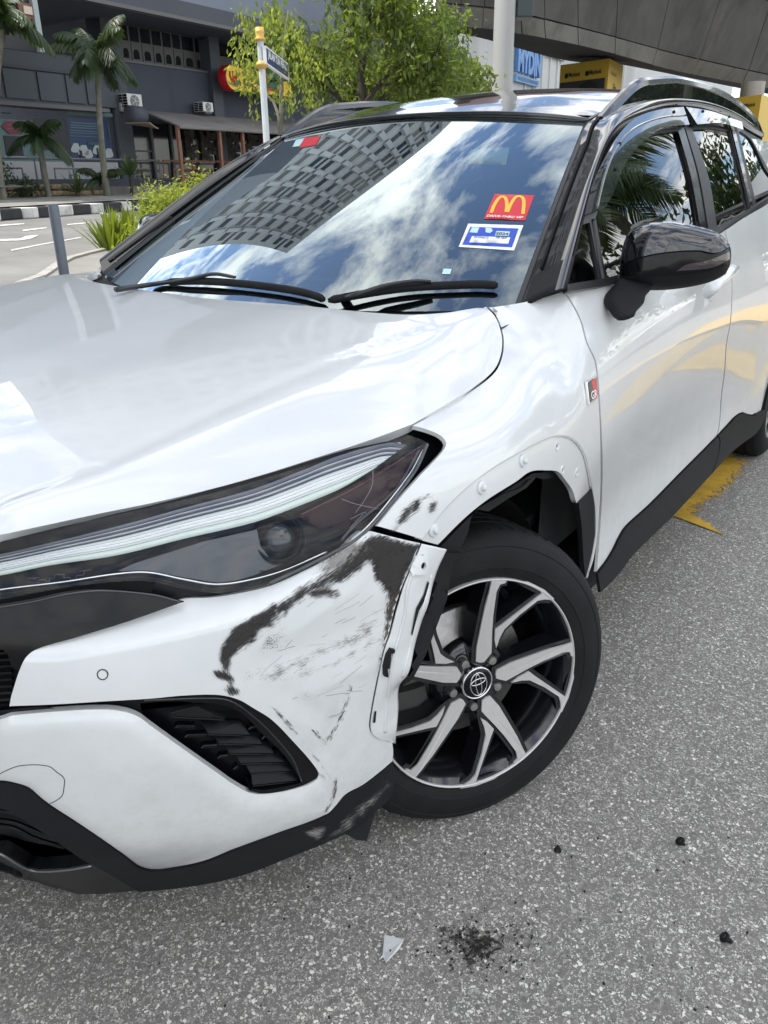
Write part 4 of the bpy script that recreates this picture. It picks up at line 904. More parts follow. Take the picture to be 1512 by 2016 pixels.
for (u, v) in ((1204, 292), (1195, 342), (1313, 228), (1371, 226), (1424, 236)):
    p, n, _ = S_sg.hit(u, v, 2.6); mb = MB(); a_ = n.orthogonal().normalized(); b_ = n.cross(a_); mb.lathe([(.0001, .026), (.004, .026), (.005, .022)], 10, 0, lambda P: p+a_*P.x+b_*P.y+n*P.z); mb.obj('visor_clip', M['void'], o_v1)
panel('rear_pillar_panel', [(1479, 273, 1), (1502, 276), (1560, 300, 1), (1640, 300, 1), (1640, 380, 1), (1572, 372), (1536, 372), (1512, 333)], S_sg, M['white'], car, gap=.5, off=.001, guess=3.2)

# ------------------------------------------------------------------ cowl and wipers
mb = MB(); V = []
for s in np.linspace(-1, 1, 31):
    x = s*.74; y0 = .115+.16*s*s; V += [Vector((x, y0-.03, 1.020)), Vector((x, y0+.02, 1.028)), Vector((x, y0+.06, 1.040)), Vector((x*.985, y0+.10+.03*s*s, 1.060))]
mb.add(V, [(i*4+j, i*4+j+1, (i+1)*4+j+1, (i+1)*4+j) for i in range(30) for j in range(3)]); mb.obj('cowl_panel', M['matte'], car, True)
def wiper(pts_blade, pts_arm):
    r = empty('wiper', parent=car)
    mb = MB(); P = [Vector(p) for p in pts_blade]; mb.tube(crs([tuple(p) for p in P], 30), [.003]+[.0062]*28+[.003], 8, flat=1.5); b = mb.obj('blade', M['matte'], r, True)
    mb = MB(); P = crs([tuple(p) for p in pts_arm], 24); mb.tube(P, [.012-.006*i/23 for i in range(24)], 8, flat=.6); mb.obj('arm', M['trim'], r, True)
def gpx(u, v, off=.012):
    p, n, ok = S_gl.hit(u, v, 2.0); return p+n*off
wiper([gpx(650, 606, .02), gpx(720, 590, .016), gpx(800, 577, .014), gpx(880, 572, .014), gpx(940, 570, .014), gpx(980, 572, .014)],
      [gpx(664, 612, .03), gpx(700, 606, .032), gpx(760, 588, .034), gpx(815, 577, .032), gpx(850, 573, .026)])
wiper([gpx(330, 563, .012), gpx(400, 562, .013), gpx(480, 568, .014), gpx(560, 578, .014), gpx(610, 588, .014), gpx(642, 598, .012)],
      [gpx(232, 574, .006), gpx(300, 568, .012), gpx(380, 561, .018), gpx(430, 558, .028), gpx(470, 562, .024)])
# ------------------------------------------------------------------ door mirrors
MO = [(1222, 552), (1222, 540), (1226, 500), (1236, 465), (1255, 446), (1291, 436), (1340, 440), (1390, 450), (1413, 458), (1433, 480), (1437, 498), (1434, 525), (1426, 540), (1395, 556), (1340, 568), (1285, 572), (1245, 566)]
mc = Vector((.935, .715, 1.135)); mn = Vector((.60, -.79, .08)).normalized()
mo = smooth_poly(MO, 12); C2 = mo.mean(0); n_o = len(mo)
def ringpt(p, s): 
    q_ = C2+(p-C2)*s; return on_plane(q_[0], q_[1], mc, mn)
rings = []
for a in np.linspace(-.9, math.pi/2-.02, 12):
    s = math.cos(a)**.62; h = math.sin(a)*.072 if a > 0 else math.sin(a)*.05
    rings.append([ringpt(p, s)+mn*h for p in list(mo)+[mo[0]]])
MV = [p for r_ in rings for p in r_]; k = n_o+1
MF = [(i*k+j, i*k+j+1, (i+1)*k+j+1, (i+1)*k+j) for i in range(len(rings)-1) for j in range(k-1)]+[tuple(range(k-1))[::-1], tuple((len(rings)-1)*k+j for j in range(k-1))]
# push seen outline back: shell behind, coloured parts in front
o_m = mesh_obj('door_mirror', [p-mn*.006 for p in MV], MF, M['matte'], car)
S_m = Surf.__new__(Surf); S_m.bvh = BVHTree.FromPolygons(MV, MF)
o = panel('mirror_cap', [(*z5(656, 1012), 1), z5(662, 950), z5(690, 850), z5(745, 785), z5(860, 754), z5(1000, 768), z5(1150, 800), z5(1220, 828), z5(1278, 885), (*z5(1282, 905), 1), z5(1230, 935), z5(1190, 940), z5(1100, 925), z5(900, 938), z5(760, 968)], S_m, M['gloss'], o_m, gap=.6, off=.002, depth=.01, step=5, guess=2.2)
o = panel('mirror_band', [(*z5(655, 1018), 1), z5(760, 974), z5(900, 944), z5(1100, 931), z5(1190, 946), (*z5(1284, 912), 1), z5(1290, 960), (*z5(1286, 1008), 1), z5(1150, 1050), z5(1000, 1066), z5(820, 1072), (*z5(652, 1072), 1)], S_m, M['piano'], o_m, gap=.4, off=.0, depth=.008, step=5, guess=2.2)
o = panel('mirror_indicator', [(*z5(975, 1045), 1), z5(1040, 1004), z5(1150, 985), (*z5(1285, 930), 1), (*z5(1288, 975), 1), z5(1200, 1020), z5(1100, 1036)], S_m, mat('smoked_indicator', (.03, .02, .025), .1, 0, 1), o_m, gap=.4, off=.002, depth=.004, step=5, guess=2.2)
AR = [z5(655, 1085), z5(815, 1080), z5(835, 1120), z5(815, 1160), z5(792, 1185), z5(782, 1228), z5(732, 1285), z5(722, 1312), z5(640, 1332), z5(600, 1290), z5(556, 1212), z5(620, 1130)]
ap = smooth_poly(AR, 8); mb = MB(); 
def armp(p, h):
    w = (p[1]-545)/90.; base = on_plane(p[0], p[1], mc.lerp(Vector((.885, .545, 1.03)), min(1, max(0, w))), mn); return base+mn*h
c_ = ap.mean(0); rr = []
for a in np.linspace(-.8, 1.45, 8):
    s = math.cos(a)**.5; rr.append([armp(c_+(p-c_)*s, math.sin(a)*.035) for p in ap])
k = len(ap); mb.add([p for r_ in rr for p in r_], [(i*k+j, i*k+(j+1) % k, (i+1)*k+(j+1) % k, (i+1)*k+j) for i in range(7) for j in range(k)]+[tuple(7*k+j for j in range(k))])
mb.obj('mirror_arm', M['matte'], o_m, True)
fm = mirror_copy(o_m, car)
for ch in list(o_m.children): mirror_copy(ch, fm)
fm.location.x = .05

# ------------------------------------------------------------------ cabin seen through the glass
mb = MB(); V = []
for y, z, b in ((.22, 1.02, 0), (.36, 1.045, 0), (.5, 1.05, 0), (.66, 1.04, 0), (.74, .98, 0), (.76, .75, 0)):
    for s in np.linspace(-1, 1, 21): V.append(Vector((s*.70, y+.10*s*s-(.0 if y > .6 else 0), z+.012*math.exp(-((s+.5)/.2)**2)*(y > .5))))
mb.add(V, [(i*21+j, i*21+j+1, (i+1)*21+j+1, (i+1)*21+j) for i in range(5) for j in range(20)]); mb.obj('dashboard', M['dash'], car, True)
def seat(x, y, w=.5):
    r = empty('seat', parent=car)
    def blob(name, c, s, p=3.5):
        mb = MB(); V = []; nu, nv = 24, 14
        for j in range(nv):
            ph = -math.pi/2+math.pi*j/(nv-1)
            for i in range(nu):
                t = 2*math.pi*i/nu; f = lambda w_: math.copysign(abs(w_)**(2/p), w_)
                V.append(Vector((c[0]+s[0]*f(math.cos(ph))*f(math.cos(t)), c[1]+s[1]*f(math.cos(ph))*f(math.sin(t))+(0.25*s[2]*f(math.sin(ph)) if s[2] > .2 else 0), c[2]+s[2]*f(math.sin(ph)))))
        mb.add(V, [(j*nu+i, j*nu+(i+1) % nu, (j+1)*nu+(i+1) % nu, (j+1)*nu+i) for j in range(nv-1) for i in range(nu)]); return mb.obj(name, M['cabin'], r, True)
    blob('backrest', (x, y+.42, .98), (w/2, .08, .33)); blob('cushion', (x, y+.12, .62), (w/2, .27, .09)); blob('headrest', (x, y+.52, 1.36), (.13, .05, .09))
seat(.36, .95); seat(-.36, .95); seat(.36, 1.85, .6); seat(-.36, 1.85, .6)
swc = Vector((-.37, .86, 1.02)); swn = Vector((0, -.9, -.42)).normalized(); a_ = Vector((1, 0, 0)); b_ = swn.cross(a_)
mb = MB(); mb.tube([swc+(a_*math.cos(t)+b_*math.sin(t))*.18 for t in np.linspace(0, 2*math.pi, 40)], .014, 8, caps=False); mb.box((-.44, .87, .98), (-.30, .90, 1.06)); mb.obj('steering_wheel', M['cabin'], car, True)
mb = MB(); mb.box((-.12, .93, 1.385), (.12, .955, 1.445)); bevel(mb.obj('rear_view_mirror', M['trim'], car), .01)
mb = MB(); mb.box((-.73, .4, .45), (.73, 3.2, .52)); mb.obj('cabin_floor', M['cabin'], car)
V = []
for y in np.linspace(1.05, 3.1, 8):
    z = 1.545-.035*((y-1.9)/1.1)**2-.02
    for s in np.linspace(-1, 1, 7): V.append(Vector((.56*s, y, z-.03*s*s-.01)))
mesh_obj('headlining', V, [(i*7+j, i*7+j+1, (i+1)*7+j+1, (i+1)*7+j) for i in range(7) for j in range(6)], M['dash'], car)
for sg in (1, -1):
    mb = MB(); mb.add([Vector((sg*(SGx(y, z)-.06), y+dy2, z)) for z, dy2 in ((1.05, .0), (1.25, .02), (1.48, .05)) for y in (1.46, 1.62)], [(0, 1, 3, 2), (2, 3, 5, 4)]); mb.obj('inner_pillar_trim', M['cabin_light'], car)
    mb = MB(); mb.add([Vector((sg*.76, y, z)) for z in (.4, 1.06) for y in (.45, 3.0)], [(0, 1, 3, 2)]); mb.obj('door_card', M['cabin'], car)

# stickers on the glass
def gpanel(name, pts, m, parent, off=-.0015, **k): return panel(name, [(p[0], p[1], 1) for p in pts], S_gl, m, parent, off=off, gap=0, depth=0, step=12, guess=2.2, **k)
RED = mat('sticker_red', (.62, .02, .03), .4); YEL = mat('sticker_yellow', (.95, .50, .03), .4); WHT = mat('sticker_white', (.85, .87, .88), .4); BLU = mat('sticker_blue', (.02, .07, .50), .4); BLK = mat('print_black', (.02, .02, .03), .5); PBL = mat('sticker_pale', (.50, .72, .74), .4)
z8 = lambda x, y: (650+x/3.024, 220+y/3.024)
s1 = gpanel('windscreen_sticker', [z8(980, 492), z8(1215, 500), z8(1160, 650), z8(915, 640)], RED, o_gl, off=.0012)
def gl_tube(name, pts, r, m, parent, off=.0018, flat=.15):
    pl = smooth_poly([z8(*p) for p in pts], 2.5, False); V = []; 
    P3 = []
    for u, v in pl:
        p, n, _ = S_gl.hit(u, v, 2.2); P3.append(p+n*off)
    n = S_gl.hit(*z8(*pts[0]), 2.2)[1]; mb = MB(); L, Rr = [], []
    for i, p in enumerate(P3):
        t = (P3[min(i+1, len(P3)-1)]-P3[max(i-1, 0)]).normalized(); sd = n.cross(t); L.append(p+sd*r); Rr.append(p-sd*r)
    k = len(P3); mb.add(L+Rr, [(i, i+1, k+i+1, k+i) for i in range(k-1)]); return mb.obj(name, m, parent)
gl_tube('sticker_arch', [(958, 605), (985, 545), (1020, 508), (1045, 520), (1052, 560), (1048, 600)], .0042, YEL, s1)
gl_tube('sticker_arch', [(1055, 600), (1075, 555), (1105, 512), (1135, 508), (1152, 530), (1148, 612)], .0042, YEL, s1)
def gl_frame(u, v):
    p, n, _ = S_gl.hit(u, v, 2.2); p2 = S_gl.hit(u+10, v, 2.2)[0]; xd = Vector((1, (p2-p).y/(max(1e-6, (p2-p).x)), 0)); xd = Vector((1, .35, 0)); xd = (xd-n*xd.dot(n)).normalized(); yd = n.cross(xd); return p, n, xd, yd
p, n, xd, yd = gl_frame(*z8(1040, 628)); text_obj('sticker_text', 'DRIVE-THRU VIP', WHT, s1, p+n*.0014, xd, yd, .0085, .0006, width=.088, bold=.02, shear=.25)
s2 = gpanel('road_tax_sticker', [z8(822, 668), z8(1150, 678), z8(1095, 828), z8(765, 806)], WHT, o_gl, off=.0010)
gpanel('sticker_field', [z8(835, 688), z8(1122, 698), z8(1082, 810), z8(786, 794)], BLU, s2, off=.0016)
gpanel('sticker_field', [z8(845, 692), z8(888, 694), z8(875, 726), z8(830, 722)], PBL, s2, off=.0022)
gpanel('sticker_field', [z8(845, 745), z8(1072, 752), z8(1060, 790), z8(828, 782)], WHT, s2, off=.0022)
gpanel('sticker_field', [z8(990, 715), z8(1070, 718), z8(1062, 745), z8(980, 742)], PBL, s2, off=.0024)
p, n, xd, yd = gl_frame(*z8(1024, 732)); text_obj('sticker_text', '2024', BLK, s2, p+n*.0026, xd, yd, .010, .0006, width=.030, bold=.02)
p, n, xd, yd = gl_frame(*z8(898, 754)); text_obj('sticker_text', 'VKW6612', BLK, s2, p+n*.0026, xd, yd, .0065, .0006, width=.036, bold=.01)
p, n, xd, yd = gl_frame(*z8(1020, 756)); text_obj('sticker_text', '08 SEP', BLK, s2, p+n*.0026, xd, yd, .0065, .0006, width=.026, bold=.01)
gpanel('sticker_field', [z8(925, 695), z8(960, 697), z8(968, 715), z8(950, 728), z8(925, 722)], PBL, s2, off=.0024)
gpanel('windscreen_sticker', [z8(676, 936), z8(724, 938), z8(714, 970), z8(666, 968)], PBL, o_gl, off=.0012)
sv = gpanel('sun_visor_label', [z8(832, 222), z8(1070, 205), z8(1045, 312), z8(815, 304)], mat('label_pale', (.55, .60, .55), .5), o_gl, off=-.0022)
gpanel('label_band', [z8(822, 272), z8(1055, 272), z8(1046, 312), z8(815, 304)], mat('label_yellow', (.62, .55, .12), .5), o_gl, off=-.0018)
gpanel('windscreen_sticker', [(598, 272), (632, 268), (622, 286), (590, 292)], RED, o_gl, off=.0012)
gpanel('windscreen_sticker', [(583, 276), (600, 272), (590, 288), (576, 290)], PBL, o_gl, off=.0012)
# ------------------------------------------------------------------ wheels
M['letter'] = mat('raised_rubber_letter', (.030, .030, .031), .6)
def wheel(center, axis_ang, camb, spin, parent, sg=1):
    """axis along local z outward; spoke face polygons in metres"""
    n = Vector((math.cos(axis_ang)*math.cos(camb), -math.sin(axis_ang)*math.cos(camb), math.sin(camb)))*1.0
    if sg < 0: n = Vector((-n.x, n.y, n.z))
    C0 = Vector(center); ex = n.cross(Vector((0, 0, 1))).normalized()*-1; ey = n.cross(ex).normalized()
    if ey.z < 0: ey = -ey
    ex = ey.cross(n).normalized()
    def T(P): return C0+ex*P[0]+ey*P[1]+n*P[2]
    r = empty('wheel', parent=parent)
    mb = MB()
    prof = [(.205, -.215), (.225, -.222), (.262, -.222), (.300, -.214), (.322, -.200), (.333, -.180)]
    # tread with grooves
    for a, b in ((-.150, -.142), (-.112, -.104), (-.078, -.070)):
        prof += [(.337, a-.001), (.3300, a), (.3300, b), (.3375, b+.001)]
    prof += [(.336, -.045), (.331, -.028), (.322, -.016), (.3125, -.008), (.306, -.0045), (.3045, -.0055), (.296, -.001), (.278, .003), (.262, .0035), (.2605, .0015), (.252, .000), (.2425, -.004), (.238, -.010), (.232, -.016)]
    mb.lathe(prof, 96, 0, lambda P: T(P)); t = mb.obj('tyre', M['rubber'], r, True); autosmooth(t, 28)
    # tread sipes
    mb = MB()
    for i in range(70):
        a = 2*math.pi*i/70
        for (r0, z0, r1, z1, sk) in ((.3345, -.030, .3378, -.066, .035), (.3378, -.082, .3378, -.100, .02)):
            p0 = (r0*math.cos(a), r0*math.sin(a), z0); p1 = (r1*math.cos(a+sk), r1*math.sin(a+sk), z1)
            mb.tube([T(p0), T(p1)], .0011, 4)
    mb.obj('tread_sipe', M['void'], r)['kind'] = 'stuff'
    # rim barrel and lip
    mb = MB(); mb.lathe([(.2388, -.010), (.2380, -.001), (.2362, .001), (.2340, -.001), (.2330, -.006)], 96, 0, T); rm = mb.obj('rim', M['alloy'], r, True)
    mb = MB(); mb.lathe([(.2332, -.005), (.2270, -.014), (.212, -.035), (.205, -.08), (.200, -.19), (.198, -.205), (.05, -.205)], 72, 0, T); mb.obj('rim_barrel', M['alloyblk'], r, True)
    for i in range(5):
        a = 2*math.pi*i/5+spin
        def Rt(x, y, z=0, a=a): return T((x*math.cos(a)-y*math.sin(a), x*math.sin(a)+y*math.cos(a), z))
        for name, poly, zi, zo in SPOKES:
            # black body
            pb = np.array(poly); c = pb.mean(0)
            big = inset_poly(pb, -.0075); bp_ = [Rt(p[0], p[1], -.006-.020*max(0, 1-math.hypot(*p)/.22)) for p in big]
            mb = MB(); 
            k = len(big)
            low = [Rt(p[0], p[1], -.055) for p in inset_poly(pb, -.012)]
            mb.add(bp_+low, [tuple(range(k))]+[(j, (j+1) % k, k+(j+1) % k, k+j) for j in range(k)]); o = mb.obj('spoke', M['alloyblk'], r, False); bevel(o, .002, 2, 30)
            top = [Rt(p[0], p[1], -.001-.020*max(0, 1-math.hypot(*p)/.22)) for p in pb]; mid_ = [p_-n*.004 for p_ in top]
            mb = MB(); mb.add(top+mid_, [tuple(range(k))]+[(j, (j+1) % k, k+(j+1) % k, k+j) for j in range(k)]); mb.obj('spoke_face', M['alloy'], r, False)
    # hub
    mb = MB(); mb.lathe([(.092, -.062), (.088, -.048), (.078, -.038), (.060, -.034), (.040, -.028), (.0375, -.022)], 48, 0, T); mb.obj('hub', M['alloyblk'], r, True)
    mb = MB(); mb.lathe([(.0375, -.030), (.0370, -.015), (.0345, -.013), (.0330, -.015)], 48, 0, T); cp = mb.obj('cap_ring', M['chrome'], r, True)
    mb = MB(); mb.lathe([(.0335, -.015), (.030, -.013), (.02, -.0115), (.0001, -.011)], 40, 0, T); cc = mb.obj('centre_cap', M['piano'], r, True)
    def ell(cx_, cy_, a, b, w, name):
        mb = MB(); mb.tube([T((cx_+a*math.cos(t), cy_+b*math.sin(t), .0008)) for t in np.linspace(0, 2*math.pi, 36)], w, 6, caps=False, flat=.6); mb.obj(name, M['chrome'], r, True)
    ell(0, 0, .0245, .0165, .0011, 'cap_emblem') if False else None
    rot = .12
    def Te(x, y): return T((x*math.cos(rot)-y*math.sin(rot), x*math.sin(rot)+y*math.cos(rot), -.0105))
    for (cx_, cy_, a, b) in ((0, 0, .0265*.74, .0270), (0, .006, .0180*.95, .0065), (0, -.001, .0068, .0245)):
        mb = MB(); mb.tube([Te(cx_+a*math.cos(t), cy_+b*math.sin(t)) for t in np.linspace(0, 2*math.pi, 36)], .0013, 6, caps=False); mb.obj('cap_emblem', M['chrome'], r, True)
    for i in range(5):
        a = LUG0+2*math.pi*i/5+spin; c = (.057*math.cos(a), .057*math.sin(a))
        mb = MB(); mb.lathe([(.0165, -.0345), (.0160, -.0325), (.0135, -.034)], 20, 0, lambda P: T((P.x+c[0], P.y+c[1], P.z))); mb.obj('lug_seat', M['void'], r, True)
        mb = MB(); mb.lathe([(.0100, -.040), (.0100, -.020), (.0085, -.0165), (.0001, -.016)], 6 if False else 16, 0, lambda P: T((P.x+c[0], P.y+c[1], P.z))); autosmooth(mb.obj('lug_nut', M['steel'], r))
    mb = MB(); mb.lathe([(.148, -.105), (.149, -.085), (.146, -.083), (.09, -.083), (.085, -.07), (.06, -.065)], 64, 0, T); mb.obj('brake_disc', M['steel'], r, True)
    mb = MB(); V = []
    for a in np.linspace(3.15, 4.15, 9):
        for (rr_, z) in ((.175, -.12), (.175, -.062), (.13, -.058), (.10, -.062), (.10, -.12)): V.append(T((rr_*math.cos(a), rr_*math.sin(a), z)))
    mb.add(V, [(i*5+j, i*5+j+1, (i+1)*5+j+1, (i+1)*5+j) for i in range(8) for j in range(4)]+[tuple(range(5)), tuple(range(40, 45))]); mb.obj('brake_caliper', mat('caliper_grey', (.07, .07, .068), .6, .3) if 'caliper_grey' not in bpy.data.materials else bpy.data.materials['caliper_grey'], r)
    return r
W0 = Vector((.857, -.009, .328)); WA, WC = .535, .094
_n = Vector((math.cos(WA)*math.cos(WC), -math.sin(WA)*math.cos(WC), math.sin(WC)))
_ey = Vector((0, 0, 1))-_n*_n.z; _ey.normalize(); _ex = _ey.cross(_n).normalized()
def wpl(x, y, P0=(740, 980), sc=3.008):
    p = on_plane(P0[0]+x/sc, P0[1]+y/sc, W0, _n)-W0; return (p.dot(_ex), p.dot(_ey))
def rotp(P, k): a = -2*math.pi*k/5; return [(x*math.cos(a)-y*math.sin(a), x*math.sin(a)+y*math.cos(a)) for x, y in P]
SP_MAIN = [(617, 990), (617, 900), (632, 800), (655, 650), (675, 560), (687, 500), (680, 484), (730, 480), (780, 482), (770, 506), (738, 515), (718, 560), (706, 700), (704, 800), (706, 900), (706, 938), (665, 994), (640, 997)]
SP_SIDE = [(733, 905), (722, 860), (722, 790), (760, 760), (985, 567), (965, 545), (900, 512), (850, 498), (905, 498), (1000, 545), (1060, 600), (1040, 606), (1000, 603), (960, 612), (860, 700), (775, 790), (752, 840)]
SPOKES = [('main', [wpl(*p) for p in SP_MAIN], 0, 0), ('side', [wpl(*p) for p in SP_SIDE], 0, 0)]
lug = [wpl(540, 972), wpl(692, 972), wpl(697, 1130), wpl(547, 1228), wpl(447, 1132)]
LUG0 = R_(46)
print('LUGS', [(round(math.hypot(*p), 3), round(math.degrees(math.atan2(p[1], p[0])))) for p in lug])
print('CAP', wpl(605, 1108), 'spoke', [tuple(round(c, 3) for c in p) for p in SPOKES[0][1][:3]])
wf = wheel(W0, WA, WC, 0, car)
wr = wheel((.865, 2.98, .335), 0, 0, .4, car)
wheel((-.857, -.009, .328), -WA, 0, .2, car, -1); wheel((-.865, 2.80, .335), 0, 0, .9, car, -1)
# ================================================================== THE PLACE
FU = (_fw*math.cos(R_(33))+_rt*math.sin(R_(33))).normalized()      # along the shop front, away to the right
FW = Vector((FU.y, -FU.x, 0)); FW = FW if FW.dot(_rt) > 0 else -FW   # out towards the street
FP = at(250, 220, 27)
def F(u, v, w=0.0):
    p = on_plane(u, v, FP+FW*w, FW)-FP; return p.dot(FU), p.z+FP.z
def FX(a, z, w=0.0): q_ = FP+FU*a+FW*w; return Vector((q_.x, q_.y, z))
ZB = F(250, 392)[1]
QF = (CAM-FP).dot(FW)
def q_of(x, y): return QF-(CAM.x-x)*FW.x-(CAM.y-y)*FW.y if False else (Vector((x, y, 0))-Vector((FP.x, FP.y, 0))).dot(FW)
def G(x, y):
    w = q_of(x, y); t = (w-2)/(QF-9-2)
    t = min(1, max(0, t)); s = 1-t; return ZB*(s*s*(3-2*s)*.45+s*.55)
def gpt(u, v, dz=0.0):
    d = ray(u, v); t = 3.0; z = 0.0
    for _ in range(60):
        t = (z+dz-CAM.z)/d.z if d.z < -1e-4 else 40; t = min(max(t, .3), 300); p = CAM+d*t; z2 = G(p.x, p.y); z = z*.5+z2*.5
    return Vector((p.x, p.y, z+dz))
print('ZB', ZB, 'QF', QF, 'kerb', gpt(100, 427), gpt(300, 414), 'island', gpt(140, 545), gpt(215, 508), gpt(70, 558), F(0, 300), F(250, 318), F(256, 220), F(420, 62))

# ---- ground materials
def asphalt(name, base, stones, big=1.0, bright=1.0):
    m = mat(name, base, .85); q = N(m); t = q.n('TexCoord'); src = t.outputs['Object']
    nz = q.n('TexNoise', Scale=170, Detail=3); q.l(src, nz.inputs['Vector'])
    dv = q.mix(.009, src, nz.outputs['Color'], 'ADD')
    v1 = q.n('TexVoronoi', Scale=138*big, Randomness=1.0); q.l(dv, v1.inputs['Vector'])
    v2 = q.n('TexVoronoi', Scale=290*big, Randomness=1.0); q.l(dv, v2.inputs['Vector'])
    def layer(v, lo, r0, r1):
        sp = q.n('SeparateColor'); q.l(v.outputs['Color'], sp.inputs[0])
        on = q.math('GREATER_THAN', sp.outputs[0], lo)
        rr = q.math('ADD', q.math('MULTIPLY', sp.outputs[1], r1-r0), r0)
        ed = q.n('MapRange'); q.l(v.outputs['Distance'], ed.inputs['Value']); q.l(q.math('ADD', rr, .07), ed.inputs['From Min']); q.l(rr, ed.inputs['From Max'])
        return q.math('MULTIPLY', on, ed.outputs[0]), sp
    def cells(v, sc, lo, e0, e1):
        ve = q.n('TexVoronoi', Scale=sc, Randomness=1.0); ve.feature = 'DISTANCE_TO_EDGE'; q.l(dv, ve.inputs['Vector'])
        sp = q.n('SeparateColor'); q.l(v.outputs['Color'], sp.inputs[0]); on = q.math('GREATER_THAN', sp.outputs[0], lo)
        th = q.math('MULTIPLY_ADD', sp.outputs[1], .10, e0); ed = q.n('MapRange'); q.l(ve.outputs['Distance'], ed.inputs['Value']); q.l(th, ed.inputs['From Min']); q.l(q.math('ADD', th, e1), ed.inputs['From Max'])
        return q.math('MULTIPLY', on, ed.outputs[0]), sp
    f1, s1 = cells(v1, 138*big, .42, .05, .05); f2, s2 = cells(v2, 290*big, .35, .04, .07)
    bn = q.n('TexNoise', Scale=3.0, Detail=5, Roughness=.6); q.l(src, bn.inputs['Vector'])
    b0 = q.ramp(bn.outputs[0], [(.3, tuple(c*.78 for c in base)), (.7, tuple(c*1.22 for c in base))])
    fine = q.n('TexNoise', Scale=700, Detail=3); q.l(src, fine.inputs['Vector'])
    b1 = q.mix(.45, b0.outputs[0], q.ramp(fine.outputs[0], [(.35, (0, 0, 0)), (.65, (.30, .30, .30))]).outputs[0], 'ADD') if False else b0.outputs[0]
    g = q.ramp(fine.outputs[0], [(.38, tuple(c*.45 for c in base)), (.62, tuple(c*1.7 for c in base))]); b1 = q.mix(.6, b0.outputs[0], g.outputs[0])
    c2 = q.ramp(s2.outputs[2], [(0, tuple(.16*c for c in stones)), (.45, tuple(.36*c for c in stones)), (.8, tuple(.85*c for c in stones)), (1, tuple(1.05*c for c in stones))])
    c1 = q.ramp(s1.outputs[2], [(0, tuple(.20*c for c in stones)), (.45, tuple(.50*c for c in stones)), (.75, tuple(.95*c for c in stones)), (1, tuple(1.2*c for c in stones))])
    x = q.mix(f2, b1, c2.outputs[0]); x = q.mix(f1, x, c1.outputs[0]); q.l(x, q.b.inputs['Base Color'])
    h = q.math('ADD', q.math('MULTIPLY', f1, 1.0), q.math('MULTIPLY', f2, .5)); h = q.math('ADD', h, q.math('MULTIPLY', fine.outputs[0], .5)); q.bump(h, .55, .0022)
    return m
M['asphalt'] = asphalt('exposed_stone_asphalt', (.185, .176, .162), (.70, .675, .625))
M['road'] = varied('worn_road_asphalt', (.19, .188, .182), .9, .22, .8, .2, 60)
M['paintw'] = varied('worn_white_paint', (.50, .50, .48), .8, .3, 9, .1, 60)
M['painty'] = varied('worn_yellow_paint', (.52, .30, .03), .75, .25, 9, .2, 300)
M['kerbw'] = varied('kerb_white_paint', (.62, .62, .60), .8, .25, 3, .2, 40, stain=(.25, .25, .24))
M['kerbb'] = varied('kerb_black_paint', (.03, .03, .033), .7, .3, 3, .2, 40)
M['pave'] = varied('pavement_concrete', (.22, .215, .20), .9, .2, 2, .2, 60)
M['conc'] = varied('weathered_concrete', (.34, .33, .31), .85, .16, .5, .25, 12, stain=(.08, .078, .072))
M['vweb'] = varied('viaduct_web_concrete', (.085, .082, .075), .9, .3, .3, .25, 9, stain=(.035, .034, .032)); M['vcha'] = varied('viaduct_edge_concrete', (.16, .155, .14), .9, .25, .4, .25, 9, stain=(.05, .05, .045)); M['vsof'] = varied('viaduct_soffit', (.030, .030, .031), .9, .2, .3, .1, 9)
M['concd'] = varied('dark_stained_concrete', (.16, .155, .145), .9, .25, .35, .25, 9, stain=(.04, .04, .038))

# ---- ground: one sheet to the horizon
xs = sorted(set(list(np.linspace(-60, 30, 61))+[-900, -300, -120, 60, 150, 400])); ys = [-400, -100, -40]+list(np.linspace(-20, 80, 26))+[120, 250, 900]
V = [(x, y, G(x, y) if abs(x) < 300 else ZB*(x < 0)) for y in ys for x in xs]; nx = len(xs)
struct(mesh_obj('ground', V, [(j*nx+i, j*nx+i+1, (j+1)*nx+i+1, (j+1)*nx+i) for j in range(len(ys)-1) for i in range(nx-1)], M['road']))
def sheet(name, poly, m, dz, step=None, g=None, st=True):
    P = np.array([(p[0], p[1]) for p in poly], float); 
    if area2(P) < 0: P = P[::-1]
    if step: v2, Fc = tri_poly(P, step)
    else:
        r = delaunay_2d_cdt([Vector(p) for p in P], [(i, (i+1) % len(P)) for i in range(len(P))], [], 1, 1e-6); v2 = np.array([p[:] for p in r[0]]); Fc = [tuple(f) for f in r[2]]
    gz = g or G
    o = mesh_obj(name, [(x, y, gz(x, y)+dz) for x, y in v2], Fc, m, None, False)
    if st: struct(o)
    return o
# near parking surface with exposed stones: everything this side of the island kerb
IK = [gpt(-500, 640), gpt(-200, 615), gpt(0, 583), gpt(40, 571), gpt(72, 560), gpt(90, 548), gpt(108, 534), gpt(130, 522), gpt(160, 514), gpt(200, 505), gpt(245, 497)]
ISL = [gpt(60, 600), gpt(20, 582), gpt(40, 571), gpt(72, 560), gpt(90, 548), gpt(108, 534), gpt(130, 522), gpt(165, 512), gpt(200, 503), gpt(260, 485), gpt(330, 450)]
sheet('parking_surface', [(-3.9, -30), (30, -30), (30, 30), (-3.9, 30)], M['asphalt'], .004, None, lambda x, y: 0)
isl_v = [(p.x, p.y) for p in ISL]; far_ = ISL[-1]
isl = isl_v+[(far_.x+6, far_.y+7), (far_.x+7.5, far_.y+4), (-3.9, 1.0), (-4.2, -.5)]
io = sheet('traffic_island', isl, M['pave'], .10, .6)
mb = MB()
P_ = [Vector((p.x, p.y, 0)) for p in ISL]
ka = []
